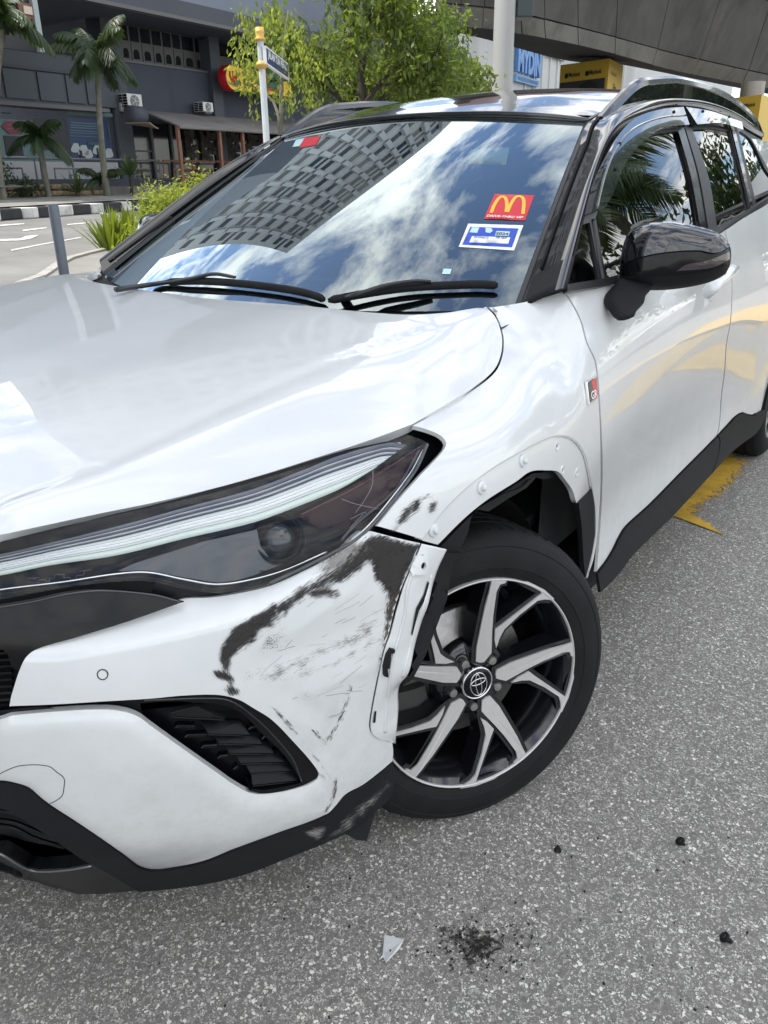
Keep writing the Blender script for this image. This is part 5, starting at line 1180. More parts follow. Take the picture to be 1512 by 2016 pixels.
for i in range(len(P_)-1):
    a, b = P_[i], P_[i+1]; L_ = (b-a).length; k = max(1, int(L_/.6))
    for j in range(k): ka.append((a.lerp(b, j/k), a.lerp(b, (j+.96)/k)))
kme = None
kr = struct(empty('island_kerb', (0, 0, 0)))
for a, b in ka:
    t = (b-a).normalized(); w = Vector((t.y, -t.x, 0)); mb = MB(); z0 = G(a.x, a.y); z1 = G(b.x, b.y)
    v = [a+w*.0, b+w*.0, b+w*.14, a+w*.14]; zs = [z0, z1, z1, z0]
    mb.add([Vector((p.x, p.y, z-.02)) for p, z in zip(v, zs)]+[Vector((p.x, p.y, z+.125)) for p, z in zip(v, zs)], [(0, 3, 2, 1), (4, 5, 6, 7), (0, 1, 5, 4), (1, 2, 6, 5), (2, 3, 7, 6), (3, 0, 4, 7)]); mb.obj('kerb_block', M['conc'], kr)
ya = [gpt(-120, 600), gpt(0, 577), gpt(28, 573), gpt(0, 585), gpt(-120, 610)]
sheet('yellow_line', [(p.x, p.y) for p in ya], M['painty'], .009)
# road marks on the far road
def mark(name, pts, m, dz=.008): return sheet(name, [(lambda p: (p.x, p.y))(gpt(*p)) for p in pts], m, dz)
for ln in ([(0, 443), (48, 440), (48, 442), (0, 446)], [(45, 453), (92, 448), (92, 450), (45, 456)], [(132, 442), (175, 438), (175, 440), (132, 444)], [(232, 431), (262, 429), (262, 431), (232, 433)], [(22, 492), (92, 479), (160, 467), (160, 469), (92, 481), (22, 495)], [(0, 462), (-60, 468), (-60, 470), (0, 464)]):
    mark('lane_line', ln, M['paintw'])
mark('lane_arrow', [(-60, 474), (40, 470), (52, 465), (78, 463), (60, 471), (40, 474), (-60, 477)], M['paintw'])
# yellow box paint beside the car and its worn tail
m = M['yworn'] = varied('flaking_yellow_paint', (.62, .38, .04), .8, .25, 9, .2, 300); q = N(m); o = q.nt.nodes['Material Output']; t = q.n('TexCoord'); nn_ = q.n('TexNoise', Scale=60, Detail=8, Roughness=.75); q.l(t.outputs['Object'], nn_.inputs['Vector'])
at_ = q.n('Attribute'); at_.attribute_name = 'fade'
s = q.math('ADD', at_.outputs['Fac'], q.math('MULTIPLY', q.math('SUBTRACT', nn_.outputs[0], .5), 2.6)); f = q.n('MapRange'); f.inputs['From Min'].default_value = .42; f.inputs['From Max'].default_value = .50; q.l(s, f.inputs['Value'])
tr = q.n('BsdfTransparent'); mxs = q.n('MixShader'); q.l(f.outputs[0], mxs.inputs[0]); q.l(tr.outputs[0], mxs.inputs[1]); q.l(q.b.outputs[0], mxs.inputs[2]); q.l(mxs.outputs[0], o.inputs[0])
def worn(name, poly, hard, dz=.009, feather=.16, m=None, step=.05):
    """paint patch: 'hard' polyline keeps a crisp edge, elsewhere it frays"""
    P = np.array(poly, float); P = np.vstack([a_q+(b_q-a_q)*np.linspace(0, 1, max(2, int(np.linalg.norm(b_q-a_q)/step)+1))[:-1, None] for a_q, b_q in zip(P, np.roll(P, -1, 0))])
    v2, Fc = tri_poly(P if area2(P) > 0 else P[::-1], step)
    o = mesh_obj(name, [(x, y, dz) for x, y in v2], Fc, m or M['yworn'], None, False); struct(o)
    d = seg_dist(v2, P); hd = seg_dist(v2, np.array(hard, float), False) if hard is not None else np.full(len(v2), 9.)
    # crisp where the hard edge is nearest
    fade = np.where(hd <= d+1e-6, 1.0, np.clip(d/feather, 0, 1)*.9+.02) if hard is not None else np.clip(d/feather, 0, 1)
    fade = np.maximum(fade, np.clip(1-hd/.12, 0, 1)) if hard is not None else fade
    at_ = o.data.attributes.new('fade', 'FLOAT', 'POINT'); at_.data.foreach_set('value', fade); return o
g2 = lambda u, v: (lambda p: (p.x, p.y))(pt(u, v, z=.0))
a_, b_ = g2(1322, 1018), g2(1428, 1058)
dirv = Vector((b_[0]-a_[0], b_[1]-a_[1])).normalized()
ext = (a_[0]-dirv[0]*1.6, a_[1]-dirv[1]*1.6)
worn('yellow_road_paint', [ext, b_, g2(1400, 1040), g2(1392, 1018), g2(1405, 1000), g2(1432, 985), g2(1455, 965), g2(1480, 935), g2(1490, 915), (a_[0]-.9, a_[1]+2.2), (ext[0], ext[1]+2.2)], [ext, a_, b_], feather=.12, step=.03)
worn('yellow_road_paint', [g2(1235, 1090), g2(1285, 1060), g2(1290, 1075), g2(1300, 1095), g2(1262, 1120), g2(1225, 1130), g2(1220, 1110)], None, feather=.25)
worn('yellow_road_paint', [(1.42, 3.35), (1.95, 3.2), (2.3, 4.6), (3.1, 9.5), (2.5, 9.6), (1.75, 5.2)], None, feather=.10, step=.1)
worn('yellow_road_paint', [(1.25, 3.9), (1.6, 3.9), (1.9, 14), (1.5, 14)], None, feather=.10, step=.12)
worn('yellow_road_paint', [(1.7, 6.2), (6.5, 8.6), (6.5, 9.2), (1.7, 6.8)], None, feather=.10, step=.12)

# dark grime spill, shard and lost clips
dm = bpy.data.materials.new('dark_grit'); dm.use_nodes = True; q = N(dm); q.b.inputs['Base Color'].default_value = (.018, .015, .012, 1); q.b.inputs['Roughness'].default_value = .9
o = q.nt.nodes['Material Output']; t = q.n('TexCoord'); nn_ = q.n('TexNoise', Scale=95, Detail=5, Roughness=.7); q.l(t.outputs['Object'], nn_.inputs['Vector']); at_ = q.n('Attribute'); at_.attribute_name = 'fade'
s = q.math('ADD', q.math('MULTIPLY', at_.outputs['Fac'], .8), q.math('MULTIPLY', q.math('SUBTRACT', nn_.outputs[0], .5), 2.4)); f = q.n('MapRange'); f.inputs['From Min'].default_value = .38; f.inputs['From Max'].default_value = .48; f.inputs['To Max'].default_value = .72; q.l(s, f.inputs['Value'])
tr = q.n('BsdfTransparent'); mxs = q.n('MixShader'); q.l(f.outputs[0], mxs.inputs[0]); q.l(tr.outputs[0], mxs.inputs[1]); q.l(q.b.outputs[0], mxs.inputs[2]); q.l(mxs.outputs[0], o.inputs[0])
def grit(u, v, ru, rv, fe):
    c = pt(u, v, z=0); P = []
    for k in range(22):
        a = 2*math.pi*k/22; w = 1+.25*math.sin(3*a+u)+.12*math.sin(7*a); p = pt(u+ru*w*math.cos(a), v+rv*w*math.sin(a), z=0); P.append((p.x, p.y))
    o = worn('grit_patch', P, None, .0075, fe, dm, .012); o['kind'] = 'stuff'; o['label'] = 'dark grit spilled on the stony asphalt'; return o
gb = MB(); rg = random.Random(8)
for k in range(330):
    a = rg.uniform(0, 6.28); rr_ = abs(rg.gauss(0, .5)); u = 945+125*rr_*math.cos(a); v = 1865+80*rr_*math.sin(a)
    if k > 240: u = rg.uniform(250, 1480); v = rg.uniform(1640, 2010)
    p = pt(u, v, z=.006); s = rg.uniform(.0007, .0026); R3 = Matrix.Rotation(rg.uniform(0, 6), 3, 'Z') @ Matrix.Rotation(rg.uniform(0, 1), 3, 'X')
    gb.box((-s, -s*.7, -s*.4), (s, s*.6, s*.4), 0, lambda Q: p+R3 @ Q)
o = gb.obj('grit', mat('black_crumb', (.016, .014, .012), .9)); o['kind'] = 'stuff'
grit(945, 1865, 105, 62, .075); grit(440, 1828, 30, 18, .03); grit(640, 1790, 20, 12, .02)
mb = MB(); sh = [pt(u, v, z=.012) for u, v in ((757, 1842), (795, 1857), (787, 1868), (760, 1896), (753, 1880))]; sh[1].z = .02; sh[4].z = .008
mb.prism(sh, Vector((0, 0, .0025))); shd = mb.obj('plastic_shard', M['white'])
mb2 = MB(); p = pt(769, 1872, z=.0146); mb2.lathe([(.0001, .001), (.0022, .001), (.0024, 0)], 10, 0, lambda P: p+P); mb2.obj('hole', M['void'], shd)
mb2 = MB(); p2 = sh[4]; mb2.prism([p2+Vector((0, 0, .003)), p2+Vector((.004, .002, .003)), p2+Vector((.001, -.012, .003))], Vector((0, 0, .002))); mb2.obj('snapped_tab', M['white'], shd)
tag(shd, 'small white broken plastic shard lying on the asphalt in front of the car', 'plastic shard')
def clip(u, v, tilt, az, label, s=1.0):
    p = pt(u, v, z=.010*s); mb = MB(); Rm = Matrix.Rotation(az, 3, 'Z') @ Matrix.Rotation(tilt, 3, 'X'); T = lambda P: p+Rm @ (P*s)
    mb.lathe([(.0001, .005), (.0075, .005), (.0095, .0035), (.0095, 0), (.0085, -.001)], 20, 0, T); r = autosmooth(mb.obj('trim_clip', M['matte']))
    mb = MB(); mb.lathe([(.0001, .0066), (.0050, .0066), (.0055, .0052)], 16, 0, T); mb.obj('clip_pin', M['trim'], r)
    mb = MB(); mb.lathe([(.0045, 0), (.0042, -.006), (.0058, -.010), (.0035, -.016), (.0001, -.017)], 12, 0, T); mb.obj('clip_leg', M['matte'], r, True)
    tag(r, label, 'trim clip', 'black trim clips lost on the ground'); return r
clip(1340, 1657, R_(35), R_(-60), 'round black plastic trim clip lying on the asphalt nearest the rear wheel side', 1.05)
clip(1428, 1846, R_(50), R_(-70), 'round black plastic trim clip lying farthest right on the asphalt', 1.05)
clip(1098, 1673, R_(80), R_(20), 'small dark broken trim clip lying just below the front tyre', .8)

# ---- bollard, street-name pole
def pole_at(u, v, Z): p = at(u, v, Z); return p
bp = at(104, 402, 8.0); zb = .10
mb = MB(); mb.lathe([(.052, 0), (.052, bp.z-zb-.012), (.046, bp.z-zb-.002), (.0001, bp.z-zb)], 24, 0, lambda P: Vector((bp.x, bp.y, zb))+P); o = autosmooth(mb.obj('bollard', varied('blue_grey_paint', (.105, .125, .155), .45, .12, 4, .05, 60)))
mb = MB(); mb.lathe([(.085, 0), (.085, .012), (.055, .016)], 24, 0, lambda P: Vector((bp.x, bp.y, zb))+P); mb.obj('base_flange', M['concd'], o)
tag(o, 'plain blue-grey steel bollard standing on the island left of the car', 'bollard')
pp = at(513, 90, 10.5); zt = at(513, 82, 10.5).z; r_ = .044
M['polew'] = varied('pale_blue_white_paint', (.50, .54, .57), .5, .1, 5, .05, 60); M['gold'] = mat('gold_paint', (.55, .36, .08), .4, .2)
base = Vector((pp.x, pp.y, .0)); nsp = empty('street_name_pole', base); 
P2 = at(519, 200, 10.5)
def par(o): o.parent = nsp; o.matrix_parent_inverse = nsp.matrix_world.inverted() if False else Matrix.Translation(-base); return o
mb = MB(); mb.lathe([(r_*1.35, 0), (r_*1.35, 1.2), (r_, 1.25), (r_, zt)], 8, 0, lambda P: base+P); par(autosmooth(mb.obj('pole', M['polew']), 20))
z1 = at(513, 68, 10.5).z
mb = MB(); h = at(512, 63, 10.5).z-zt
mb.lathe([(r_*1.0, 0), (r_*1.75, .01), (r_*1.8, .03), (r_*1.2, .05), (r_*1.45, .10), (r_*1.25, .16), (r_*.6, h-.04), (.0001, h+.02)], 20, 0, lambda P: Vector((pp.x, pp.y, zt))+P); par(mb.obj('finial', M['gold'], None, True))
zc_ = at(514, 126, 10.5).z; mb = MB(); mb.lathe([(r_*1.1, -.05), (r_*1.7, -.02), (r_*1.95, .0), (r_*1.7, .02), (r_*1.1, .05)], 20, 0, lambda P: Vector((pp.x, pp.y, zc_))+P); par(mb.obj('collar', M['gold'], None, True))
A_, B_ = at(520, 91, 10.45), at(563.5, 116, 12.0); A2, B2 = at(522, 124, 10.45), at(564.5, 147, 12.0)
xd = (B_-A_); xd.z = 0; Ls = xd.length; xd.normalize(); nsg = Vector((xd.y, -xd.x, 0)); nsg = nsg if nsg.dot(CAM-A_) > 0 else -nsg
zt2, zb2 = A_.z, A2.z
def SB(a, z, d): return Vector((A_.x, A_.y, 0))+xd*a+nsg*d+Vector((0, 0, z))
M['signblue'] = mat('street_sign_blue', (.012, .035, .13), .4); M['signwhite'] = mat('street_sign_white', (.72, .74, .76), .5)
def slab(mb, a0, a1, z0, z1_, d0, d1): mb.add([SB(a, z, d) for d in (d0, d1) for z in (z0, z1_) for a in (a0, a1)], [(0, 1, 3, 2), (4, 6, 7, 5), (0, 4, 5, 1), (2, 3, 7, 6), (0, 2, 6, 4), (1, 5, 7, 3)])
mb = MB(); slab(mb, 0, Ls, zb2, zt2, -.02, .02); sp_ = par(mb.obj('sign_plate', M['signblue']))
for (a0, a1, z0, z1_) in ((0, Ls, zt2-.012, zt2+.006), (0, Ls, zb2-.006, zb2+.012), (-.004, .008, zb2, zt2), (Ls-.008, Ls+.004, zb2, zt2)):
    mb = MB(); slab(mb, a0, a1, z0, z1_, -.024, .024); o = mb.obj('sign_frame', M['signwhite'], None); o.parent = sp_
text_obj('sign_text', 'JALAN TUN PERAK', M['signwhite'], sp_, SB(Ls*.5, zt2-(zt2-zb2)*.40, .022), xd, Vector((0, 0, 1)), (zt2-zb2)*.42, .001, width=Ls*.86, bold=.035)
mb = MB(); slab(mb, Ls*.45, Ls*.92, zt2-(zt2-zb2)*.84, zt2-(zt2-zb2)*.76, .02, .022); mb.obj('sign_small_print', mat('sign_small_print', (.10, .06, .10), .5), sp_)
tag(nsp, 'slim white pole with gold finial carrying a blue JALAN TUN PERAK street sign', 'street sign')
# ---- far kerb and pavement in front of the dark shop building
KB = [(-260, 455), (-200, 451), (-150, 447), (-110, 444), (-70, 441), (-33, 438), (5, 434.5), (47, 431), (79, 429), (117, 426), (147, 423.5), (182, 421), (207, 419), (243, 416.5), (262, 415), (295, 413), (330, 411), (365, 409), (400, 407), (440, 405), (480, 403), (520, 401)]
kr2 = struct(empty('far_kerb', (0, 0, 0)))
kp = [gpt(*p) for p in KB]
bk = []
for i in range(len(kp)-1):
    a, b = kp[i].copy(), kp[i+1].copy(); t = (b-a).normalized(); w = Vector((t.y, -t.x, 0)); w = w if w.dot(FW) < 0 else -w
    bw = w*.45; hgt = Vector((0, 0, .24)); b = a.lerp(b, .985)
    mb = MB(); mb.add([a, b, b+bw, a+bw, a+hgt, b+hgt, b+bw+hgt, a+bw+hgt], [(0, 3, 2, 1), (4, 5, 6, 7), (0, 1, 5, 4), (1, 2, 6, 5), (2, 3, 7, 6), (3, 0, 4, 7)])
    o = mb.obj('kerb_block', M['kerbb'] if i % 2 == 0 else M['kerbw'], kr2); bevel(o, .03, 2)
    bk.append(a+bw)
# pavement sheet behind
pv = [(p.x, p.y) for p in bk]+[(FX(60, 0, -1).x, FX(60, 0, -1).y), (FX(-30, 0, -1).x, FX(-30, 0, -1).y)]
sheet('far_pavement', pv, M['pave'], .235, 1.5)

# ---- the dark shop building
M['facade'] = varied('slate_blue_render', (.052, .062, .085), .75, .1, .25, .15, 5, stain=(.035, .042, .055))
M['facade2'] = varied('slate_panel', (.06, .072, .088), .6, .08, .3, .1, 5)
M['fascia'] = varied('slate_fascia', (.060, .068, .088), .7, .08, .2, .1, 4)
M['darkglass'] = mat('dark_shop_glass', (.012, .014, .018), .1, 0, .3)
M['frost'] = mat('frosted_pane', (.10, .098, .10), .5); M['mullion'] = mat('window_mullion', (.10, .10, .105), .5)
M['orange'] = varied('rust_orange_paint', (.20, .085, .05), .6, .2, 5, .1, 40); M['rail'] = mat('grey_pipe_rail', (.14, .15, .16), .45, .3)
M['acw'] = varied('aircon_white', (.62, .63, .62), .5, .06, 8, .05, 60); M['awn'] = varied('grey_awning_sheet', (.17, .16, .155), .85, .2, 1.2, .3, 8)
bld = empty('shop_building', FX(0, ZB, 0))
def BP(o): o.parent = bld; o.matrix_parent_inverse = Matrix.Translation(-FX(0, ZB, 0)); return o
def fbox(name, a0, a1, z0, z1_, w0, w1, m, parent=None, bev=0, raw=False):
    mb = MB(); mb.add([FX(a, z, w) for w in (w0, w1) for z in (z0, z1_) for a in (a0, a1)], [(0, 1, 3, 2), (4, 6, 7, 5), (0, 4, 5, 1), (2, 3, 7, 6), (0, 2, 6, 4), (1, 5, 7, 3)])
    o = mb.obj(name, m, parent); 
    if bev: bevel(o, bev)
    return BP(o) if parent is None and not raw else o
Ua = lambda u, v=220, w=0: F(u, v, w)[0]
Zv = lambda u, v, w=0: F(u, v, w)[1]
zs_ = Zv(300, 127)          # upper window sill
zo_ = Zv(300, 36, 1.2)          # overhang underside
aL = Ua(235); aR = Ua(430, 150)
fbox('wall', Ua(212), Ua(760, 200), ZB-1, zs_, -8, 0, M['facade'])
fbox('wall', Ua(212), Ua(760, 200), zs_, zo_+9, -8, -.5, M['facade'])
# upper window band: dark top lights over frosted panes with dark hexagon cut-outs
zm = zs_+(zo_-zs_)*.60
posts = [238, 257, 276, 297, 319, 339, 358, 376, 401, 412]
ap_ = [Ua(u, 125) for u in posts]
for i in range(len(ap_)-1):
    a0, a1 = ap_[i], ap_[i+1]
    f_ = fbox('window', a0, a1, zs_, zo_, -.48, -.42, M['mullion'])
    o = fbox('pane', a0+.05, a1-.05, zm, zo_-.02, -.42, -.40, M['darkglass'], f_); 
    o = fbox('pane', a0+.05, a1-.05, zs_+.08, zm-.05, -.42, -.395, M['frost'], f_)
    am = (a0+a1)/2; wd = (a1-a0)*.27; zz = zs_+.16; hh = (zm-zs_)*.42
    poly = [FX(am-wd, zz, -.39), FX(am+wd, zz, -.39), FX(am+wd, zz+hh*.72, -.39), FX(am+wd*.55, zz+hh, -.39), FX(am-wd*.55, zz+hh, -.39), FX(am-wd, zz+hh*.72, -.39)]
    mb = MB(); mb.prism(poly, -FW*.01); mb.obj('dark_cutout', M['void'], f_)
fbox('window_sill', aL, Ua(412, 140), zs_-.04, zs_+.03, -.45, .05, M['mullion'])
# second bay beyond the column (behind sign and trees)
for k in range(8):
    a0 = Ua(445, 130)+k*1.5
    f_ = fbox('window', a0, a0+1.45, zs_, zo_, -.48, -.42, M['mullion']); fbox('pane', a0+.06, a0+1.39, zm, zo_-.02, -.42, -.40, M['darkglass'], f_); fbox('pane', a0+.06, a0+1.39, zs_+.08, zm-.05, -.42, -.395, M['frost'], f_)
# columns
for (u0, u1) in ((214, 243), (411, 430), (545, 566), (700, 716)):
    a0, a1 = Ua(u0, 180), Ua(u1, 180); fbox('column', a0, a1, ZB-1, zo_+.1, 0, .22, M['facade2'])
# projecting fascia storey
zf = zo_
mb = MB(); a0, a1 = Ua(0, 0)-14, Ua(760, 200)
fbox('upper_storey', a0, a1, zf, Zv(560, 48, 2.2), -8, 2.2, M['fascia'])
fbox('upper_parapet', a0, a1, Zv(560, 48, 2.2), Zv(560, 48, 2.2)+3.4, -8, .6, varied('pale_slate_render', (.20, .23, .28), .8, .08, .3, .1, 5))
fbox('fascia_drip', a0, a1, zf-.10, zf, 1.9, 2.2, M['mullion'])
# left bay: panelled balcony band over a bannered shop window
wB = .45
zb0, zb1, zb2_, zt_ = Zv(60, 205, wB), Zv(60, 134, wB), Zv(60, 96, wB), Zv(60, 93, wB)
aBL, aBR = Ua(-420, 200, wB), Ua(192, 170, wB)
fbox('balcony_wall', aBL, aBR, zb0, zb2_, 0, wB, M['facade2'])
fbox('balcony_cap', aBL, aBR+.03, zb2_, zb2_+.12, -.02, wB+.12, M['fascia'])
fbox('panel_rail', aBL, aBR+.02, zb1-.05, zb1+.02, wB, wB+.09, M['fascia'])
seams = [-420, -350, -280, -210, -145, -70, 5, 72, 127, 166, 191]
for i in range(len(seams)-1):
    a0, a1 = Ua(seams[i], 170, wB)+.05, Ua(seams[i+1], 170, wB)-.05
    fbox('panel', a0, a1, zb0+.12, zb1-.08, wB, wB+.05, M['facade2'], bev=.01)
fbox('soffit_edge', aBL, aBR+.25, zb0-.08, zb0+.03, -.1, wB+.15, M['mullion'])
# end return of the balcony
fbox('side_panel', aBR, Ua(214, 180), zb0+.1, zb1+.1, .05, .3, M['facade2'])
# shop window with banners (sits back under the band)
wS = .25
zp0, zp1 = Zv(100, 353, wS), Zv(100, 318, wS); zbt = Zv(100, 218, wS)
fbox('white_board', Ua(-300, 330, wS), Ua(234, 335, wS), zp0, zp1, wS-.05, wS, varied('grey_white_board', (.36, .37, .39), .7, .06, .5, .05, 20))
fbox('plinth', Ua(-300, 370, wS), Ua(330, 370, wS), ZB-1, zp0, 0, wS+.5, M['facade'])
fbox('terrace', Ua(330, 370, wS), Ua(900, 370, wS), ZB-1, zp0, 0, wS+.5, M['facade'])
M['ban1'] = mat('banner_teal', (.10, .17, .17), .6); M['ban2'] = mat('banner_navy', (.012, .035, .11), .5); M['banR'] = mat('banner_maroon', (.16, .02, .035), .5); M['banW'] = mat('banner_pale', (.36, .41, .42), .6); M['banK'] = mat('banner_black', (.012, .014, .02), .5); M['banG'] = mat('banner_green', (.02, .10, .07), .6)
def zone(name, u0, v0, u1, v1, m, parent, d=0.0, w=wS):
    a0, z1_ = F(u0, v0, w); a1, z0 = F(u1, v1, w); return fbox(name, a0, a1, min(z0, z1_), max(z0, z1_), w+d-.02, w+d, m, parent)
bn = empty('shop_banner', FX(0, ZB, 0)); tag(bn, 'dark teal and navy banners covering the shop window under the panelled balcony', 'banner')
BN = lambda o: o
zone('banner_sheet', -260, 218, 135, 318, M['ban1'], None); 
bs = [c for c in bld.children if c.name.startswith('banner_sheet')][0]; bs.parent = bn
def z5b(x, y): return (x/5.815, 200+y/5.815)
def zb(name, x0, y0, x1, y1, m, d): u0, v0 = z5b(x0, y0); u1, v1 = z5b(x1, y1); o = zone(name, u0, v0, u1, v1, m, bn, d); return o
zb('banner_field', 780, 100, 1290, 180, M['ban1'], .0); zb('banner_field', 770, 180, 1290, 655, M['ban2'], .01)
zb('banner_field', 35, 390, 270, 620, M['banK'], .02); zb('banner_field', 370, 190, 770, 560, M['banK'], .02)
zb('banner_strip', 290, 120, 690, 145, M['ban2'], .03); zb('banner_strip', 290, 155, 700, 175, M['ban2'], .03); zb('banner_strip', 10, 120, 125, 145, M['banK'], .03)
def ztext(s, x0, y0, x1, y1, m, d, vert=False, parent=None):
    u0, v0 = z5b(x0, y0); u1, v1 = z5b(x1, y1); (a0, z1_), (a1, z0) = F(u0, v0, wS), F(u1, v1, wS)
    if vert: return text_obj('banner_text', s, m, bn, FX((a0+a1)/2, (z0+z1_)/2, wS+d), Vector((0, 0, 1)), -FU, abs(a1-a0), .002, width=z1_-z0)
    return text_obj('banner_text', s, m, bn, FX((a0+a1)/2, (z0+z1_)/2, wS+d), FU, Vector((0, 0, 1)), (z1_-z0), .002, width=a1-a0)
ua, va = z5b(10, 285); poly = [z5b(10, 285), z5b(60, 225), z5b(250, 220), z5b(255, 365), z5b(100, 370)]
mb = MB(); mb.prism([FX(*F(*p, wS), wS+.04) for p in poly], -FW*.02); mb.obj('banner_arrow', M['banR'], bn)
zb('banner_line', 80, 262, 225, 272, M['banW'], .06); zb('banner_line', 80, 310, 225, 320, M['banW'], .06)
for yy in (245, 275, 300, 335, 360, 395, 435): zb('banner_line', 800, yy, 1110 if yy != 435 else 1040, yy+7, M['ban1'], .03)
zb('banner_line', 1225, 235, 1245, 415, M['ban1'], .04)
# pale figures band at the foot of the navy banner
for (xc, yc, rr_) in ((860, 530, 60), (950, 560, 70), (1010, 600, 55), (1120, 540, 75), (1240, 590, 60)):
    poly = []
    for k in range(14):
        a = 2*math.pi*k/14; u, v = z5b(xc+rr_*math.cos(a)*(.8+.2*math.sin(3*a)), min(652, yc+rr_*math.sin(a)*(1.1+.2*math.cos(2*a)))); poly.append(FX(*F(u, v, wS), wS+.03))
    mb = MB(); mb.prism(poly, -FW*.01); mb.obj('banner_shape', M['banW'], bn)
zb('banner_shape', 900, 560, 940, 650, M['banK'], .05); zb('banner_shape', 1095, 530, 1130, 650, M['banK'], .05); zb('banner_shape', 1000, 465, 1160, 500, M['banG'], .04)
zb('banner_strip', 40, 625, 300, 655, M['banW'], .03); zb('banner_strip', 310, 620, 820, 655, M['ban1'], .03)
for c_ in bn.children: c_.matrix_parent_inverse = Matrix.Translation(-FX(0, ZB, 0))
# dark recess of the café under the awning
fbox('cafe_glass', Ua(262, 280), Ua(900, 280), zp0, Zv(300, 244), .0, .06, M['darkglass'])
for u in (295, 333): fbox('door_post', Ua(u, 290), Ua(u, 290)+.09, zp0, Zv(300, 244), .06, .14, M['mullion'])
fbox('door_rail', Ua(258, 297), Ua(293, 297), Zv(275, 299), Zv(275, 296), .06, .14, M['mullion'])
# book/bottle shelves behind the glass: stacked dull boxes
shp = varied('shelf_goods', (.07, .065, .055), .8, .5, 3, .1, 10)
for (u0, u1) in ((357, 385), (388, 430), (438, 470), (474, 520), (528, 570)):
    a0, a1 = Ua(u0, 285), Ua(u1, 285)
    sh_ = fbox('shelf', a0, a1, zp0+.5, Zv(300, 252), .06, .10, M['darkglass'])
    mb = MB(); rnd = random.Random(u0)
    for r_i in range(8):
        z0 = zp0+.6+r_i*(Zv(300, 252)-zp0-.7)/8; a = a0+.06
        while a < a1-.25:
            wdt = rnd.uniform(.12, .3)
            if rnd.random() < .8: mb.add([FX(x, z, w) for w in (.10, .16) for z in (z0, z0+rnd.uniform(.14, .24)) for x in (a, a+wdt*.85)], [(0, 1, 3, 2), (4, 6, 7, 5), (0, 4, 5, 1), (2, 3, 7, 6), (0, 2, 6, 4), (1, 5, 7, 3)])
            a += wdt
    o = mb.obj('shelf_goods', shp, sh_); o['kind'] = 'stuff'
tag(bld, 'dark slate blue shop building with projecting upper storey across the road', 'building')
# awning
aw = empty('awning', FX(0, ZB, 0)); tag(aw, 'long grey sheet awning on rust orange posts along the dark building', 'awning')
def WP(o, r): o.parent = r; o.matrix_parent_inverse = Matrix.Translation(-FX(0, ZB, 0)); return o
aw0, aw1 = Ua(262, 225), Ua(760, 230); zt0 = Zv(300, 220); wA = 2.6; zA = Zv(400, 250, wA)
aF0 = Ua(352, 245, wA)
V = [FX(aw0+.2, zt0, .22), FX(aw1, zt0, .22), FX(aw1, zA, wA), FX(aF0, zA, wA)]
mb = MB(); mb.prism(V, Vector((0, 0, -.05))); WP(mb.obj('awning_sheet', M['awn']), aw)
mb = MB(); mb.tube([FX(aF0, zA-.05, wA), FX(aw1, zA-.05, wA)], .05, 6); WP(mb.obj('awning_beam', M['awn']), aw)
for u in (352, 433, 478, 520, 566):
    a = Ua(u, 280, wA-.1); mb = MB(); mb.add([FX(a+x, z, wA-.1+w) for w in (-.05, .05) for z in (zp0-1, zA) for x in (-.05, .05)], [(0, 1, 3, 2), (4, 6, 7, 5), (0, 4, 5, 1), (2, 3, 7, 6), (0, 2, 6, 4), (1, 5, 7, 3)]); WP(mb.obj('post', M['orange']), aw)
mb = MB(); mb.prism([FX(Ua(255, 243, 1.0), Zv(255, 243, 1.0), .8), FX(Ua(312, 248, 1.6), Zv(312, 254, 1.6), 1.6), FX(Ua(300, 248, 1.8), Zv(300, 254, 1.8), 2.0), FX(Ua(278, 245, 1.5), Zv(278, 244, 1.5), 1.9)], Vector((0, 0, .04))); WP(mb.obj('loose_sheet', mat('rusty_sheet', (.30, .22, .17), .8)), aw)
mb = MB(); c0 = FX(*F(255, 227, .9), .9); mb.tube([c0, c0+FU*.55], .30, 16); d = mb.obj('exhaust_duct', M['fascia'], None, True); tag(d, 'short round dark exhaust duct below the left air conditioner', 'duct')
# air conditioners
def aircon(u0, v0, u1, v1, label, wout=.5):
    w = .12+wout; a0, z1_ = F(u0, v0, w); a1, z0 = F(u1, v1, w); side = (a1-a0)*.30
    c = FX((a0+a1)/2, z0, .3); r = empty('air_conditioner', c); P = lambda o: (setattr(o, 'parent', r), setattr(o, 'matrix_parent_inverse', Matrix.Translation(-c)), o)[2]
    P(bevel(fbox('case', a0, a1, z0, z1_, .12, w, M['acw'], raw=True), .03))
    ca, cz = a0+(a1-a0)*.48, (z0+z1_)/2; rad = (z1_-z0)*.40
    mb = MB(); T = lambda Q: FX(ca+Q.x, cz+Q.y, w+Q.z); mb.lathe([(rad*1.05, .0), (rad, .03), (rad*.9, .01), (rad*.3, .012), (.0001, .05)], 24, 0, T); P(mb.obj('fan_guard', mat('fan_grey', (.22, .23, .23), .5), None, True))
    for k in range(5): mb = MB(); mb.tube([T(Vector((0, 0, .045))), T(Vector((rad*math.cos(k*1.2566), rad*math.sin(k*1.2566), .035)))], .012, 4); P(mb.obj('guard_spoke', M['acw']))
    for k in range(5):
        for s in range(2):
            P(fbox('coil_slot', a0-.012, a0+.0, z0+(z1_-z0)*(.08+.18*k), z0+(z1_-z0)*(.21+.18*k), .17+s*.24, .37+s*.24, M['void'], raw=True))
    P(fbox('bracket', a0+.1, a1-.1, z0-.06, z0, .0, w, M['mullion'], raw=True))
    tag(r, label, 'air conditioner', 'air conditioner units on the dark facade')
aircon(249, 183, 282, 215, 'larger white air conditioner unit beside the left column of the dark facade')
aircon(399, 200, 421, 221, 'smaller white air conditioner unit just above the awning, next to the middle column')
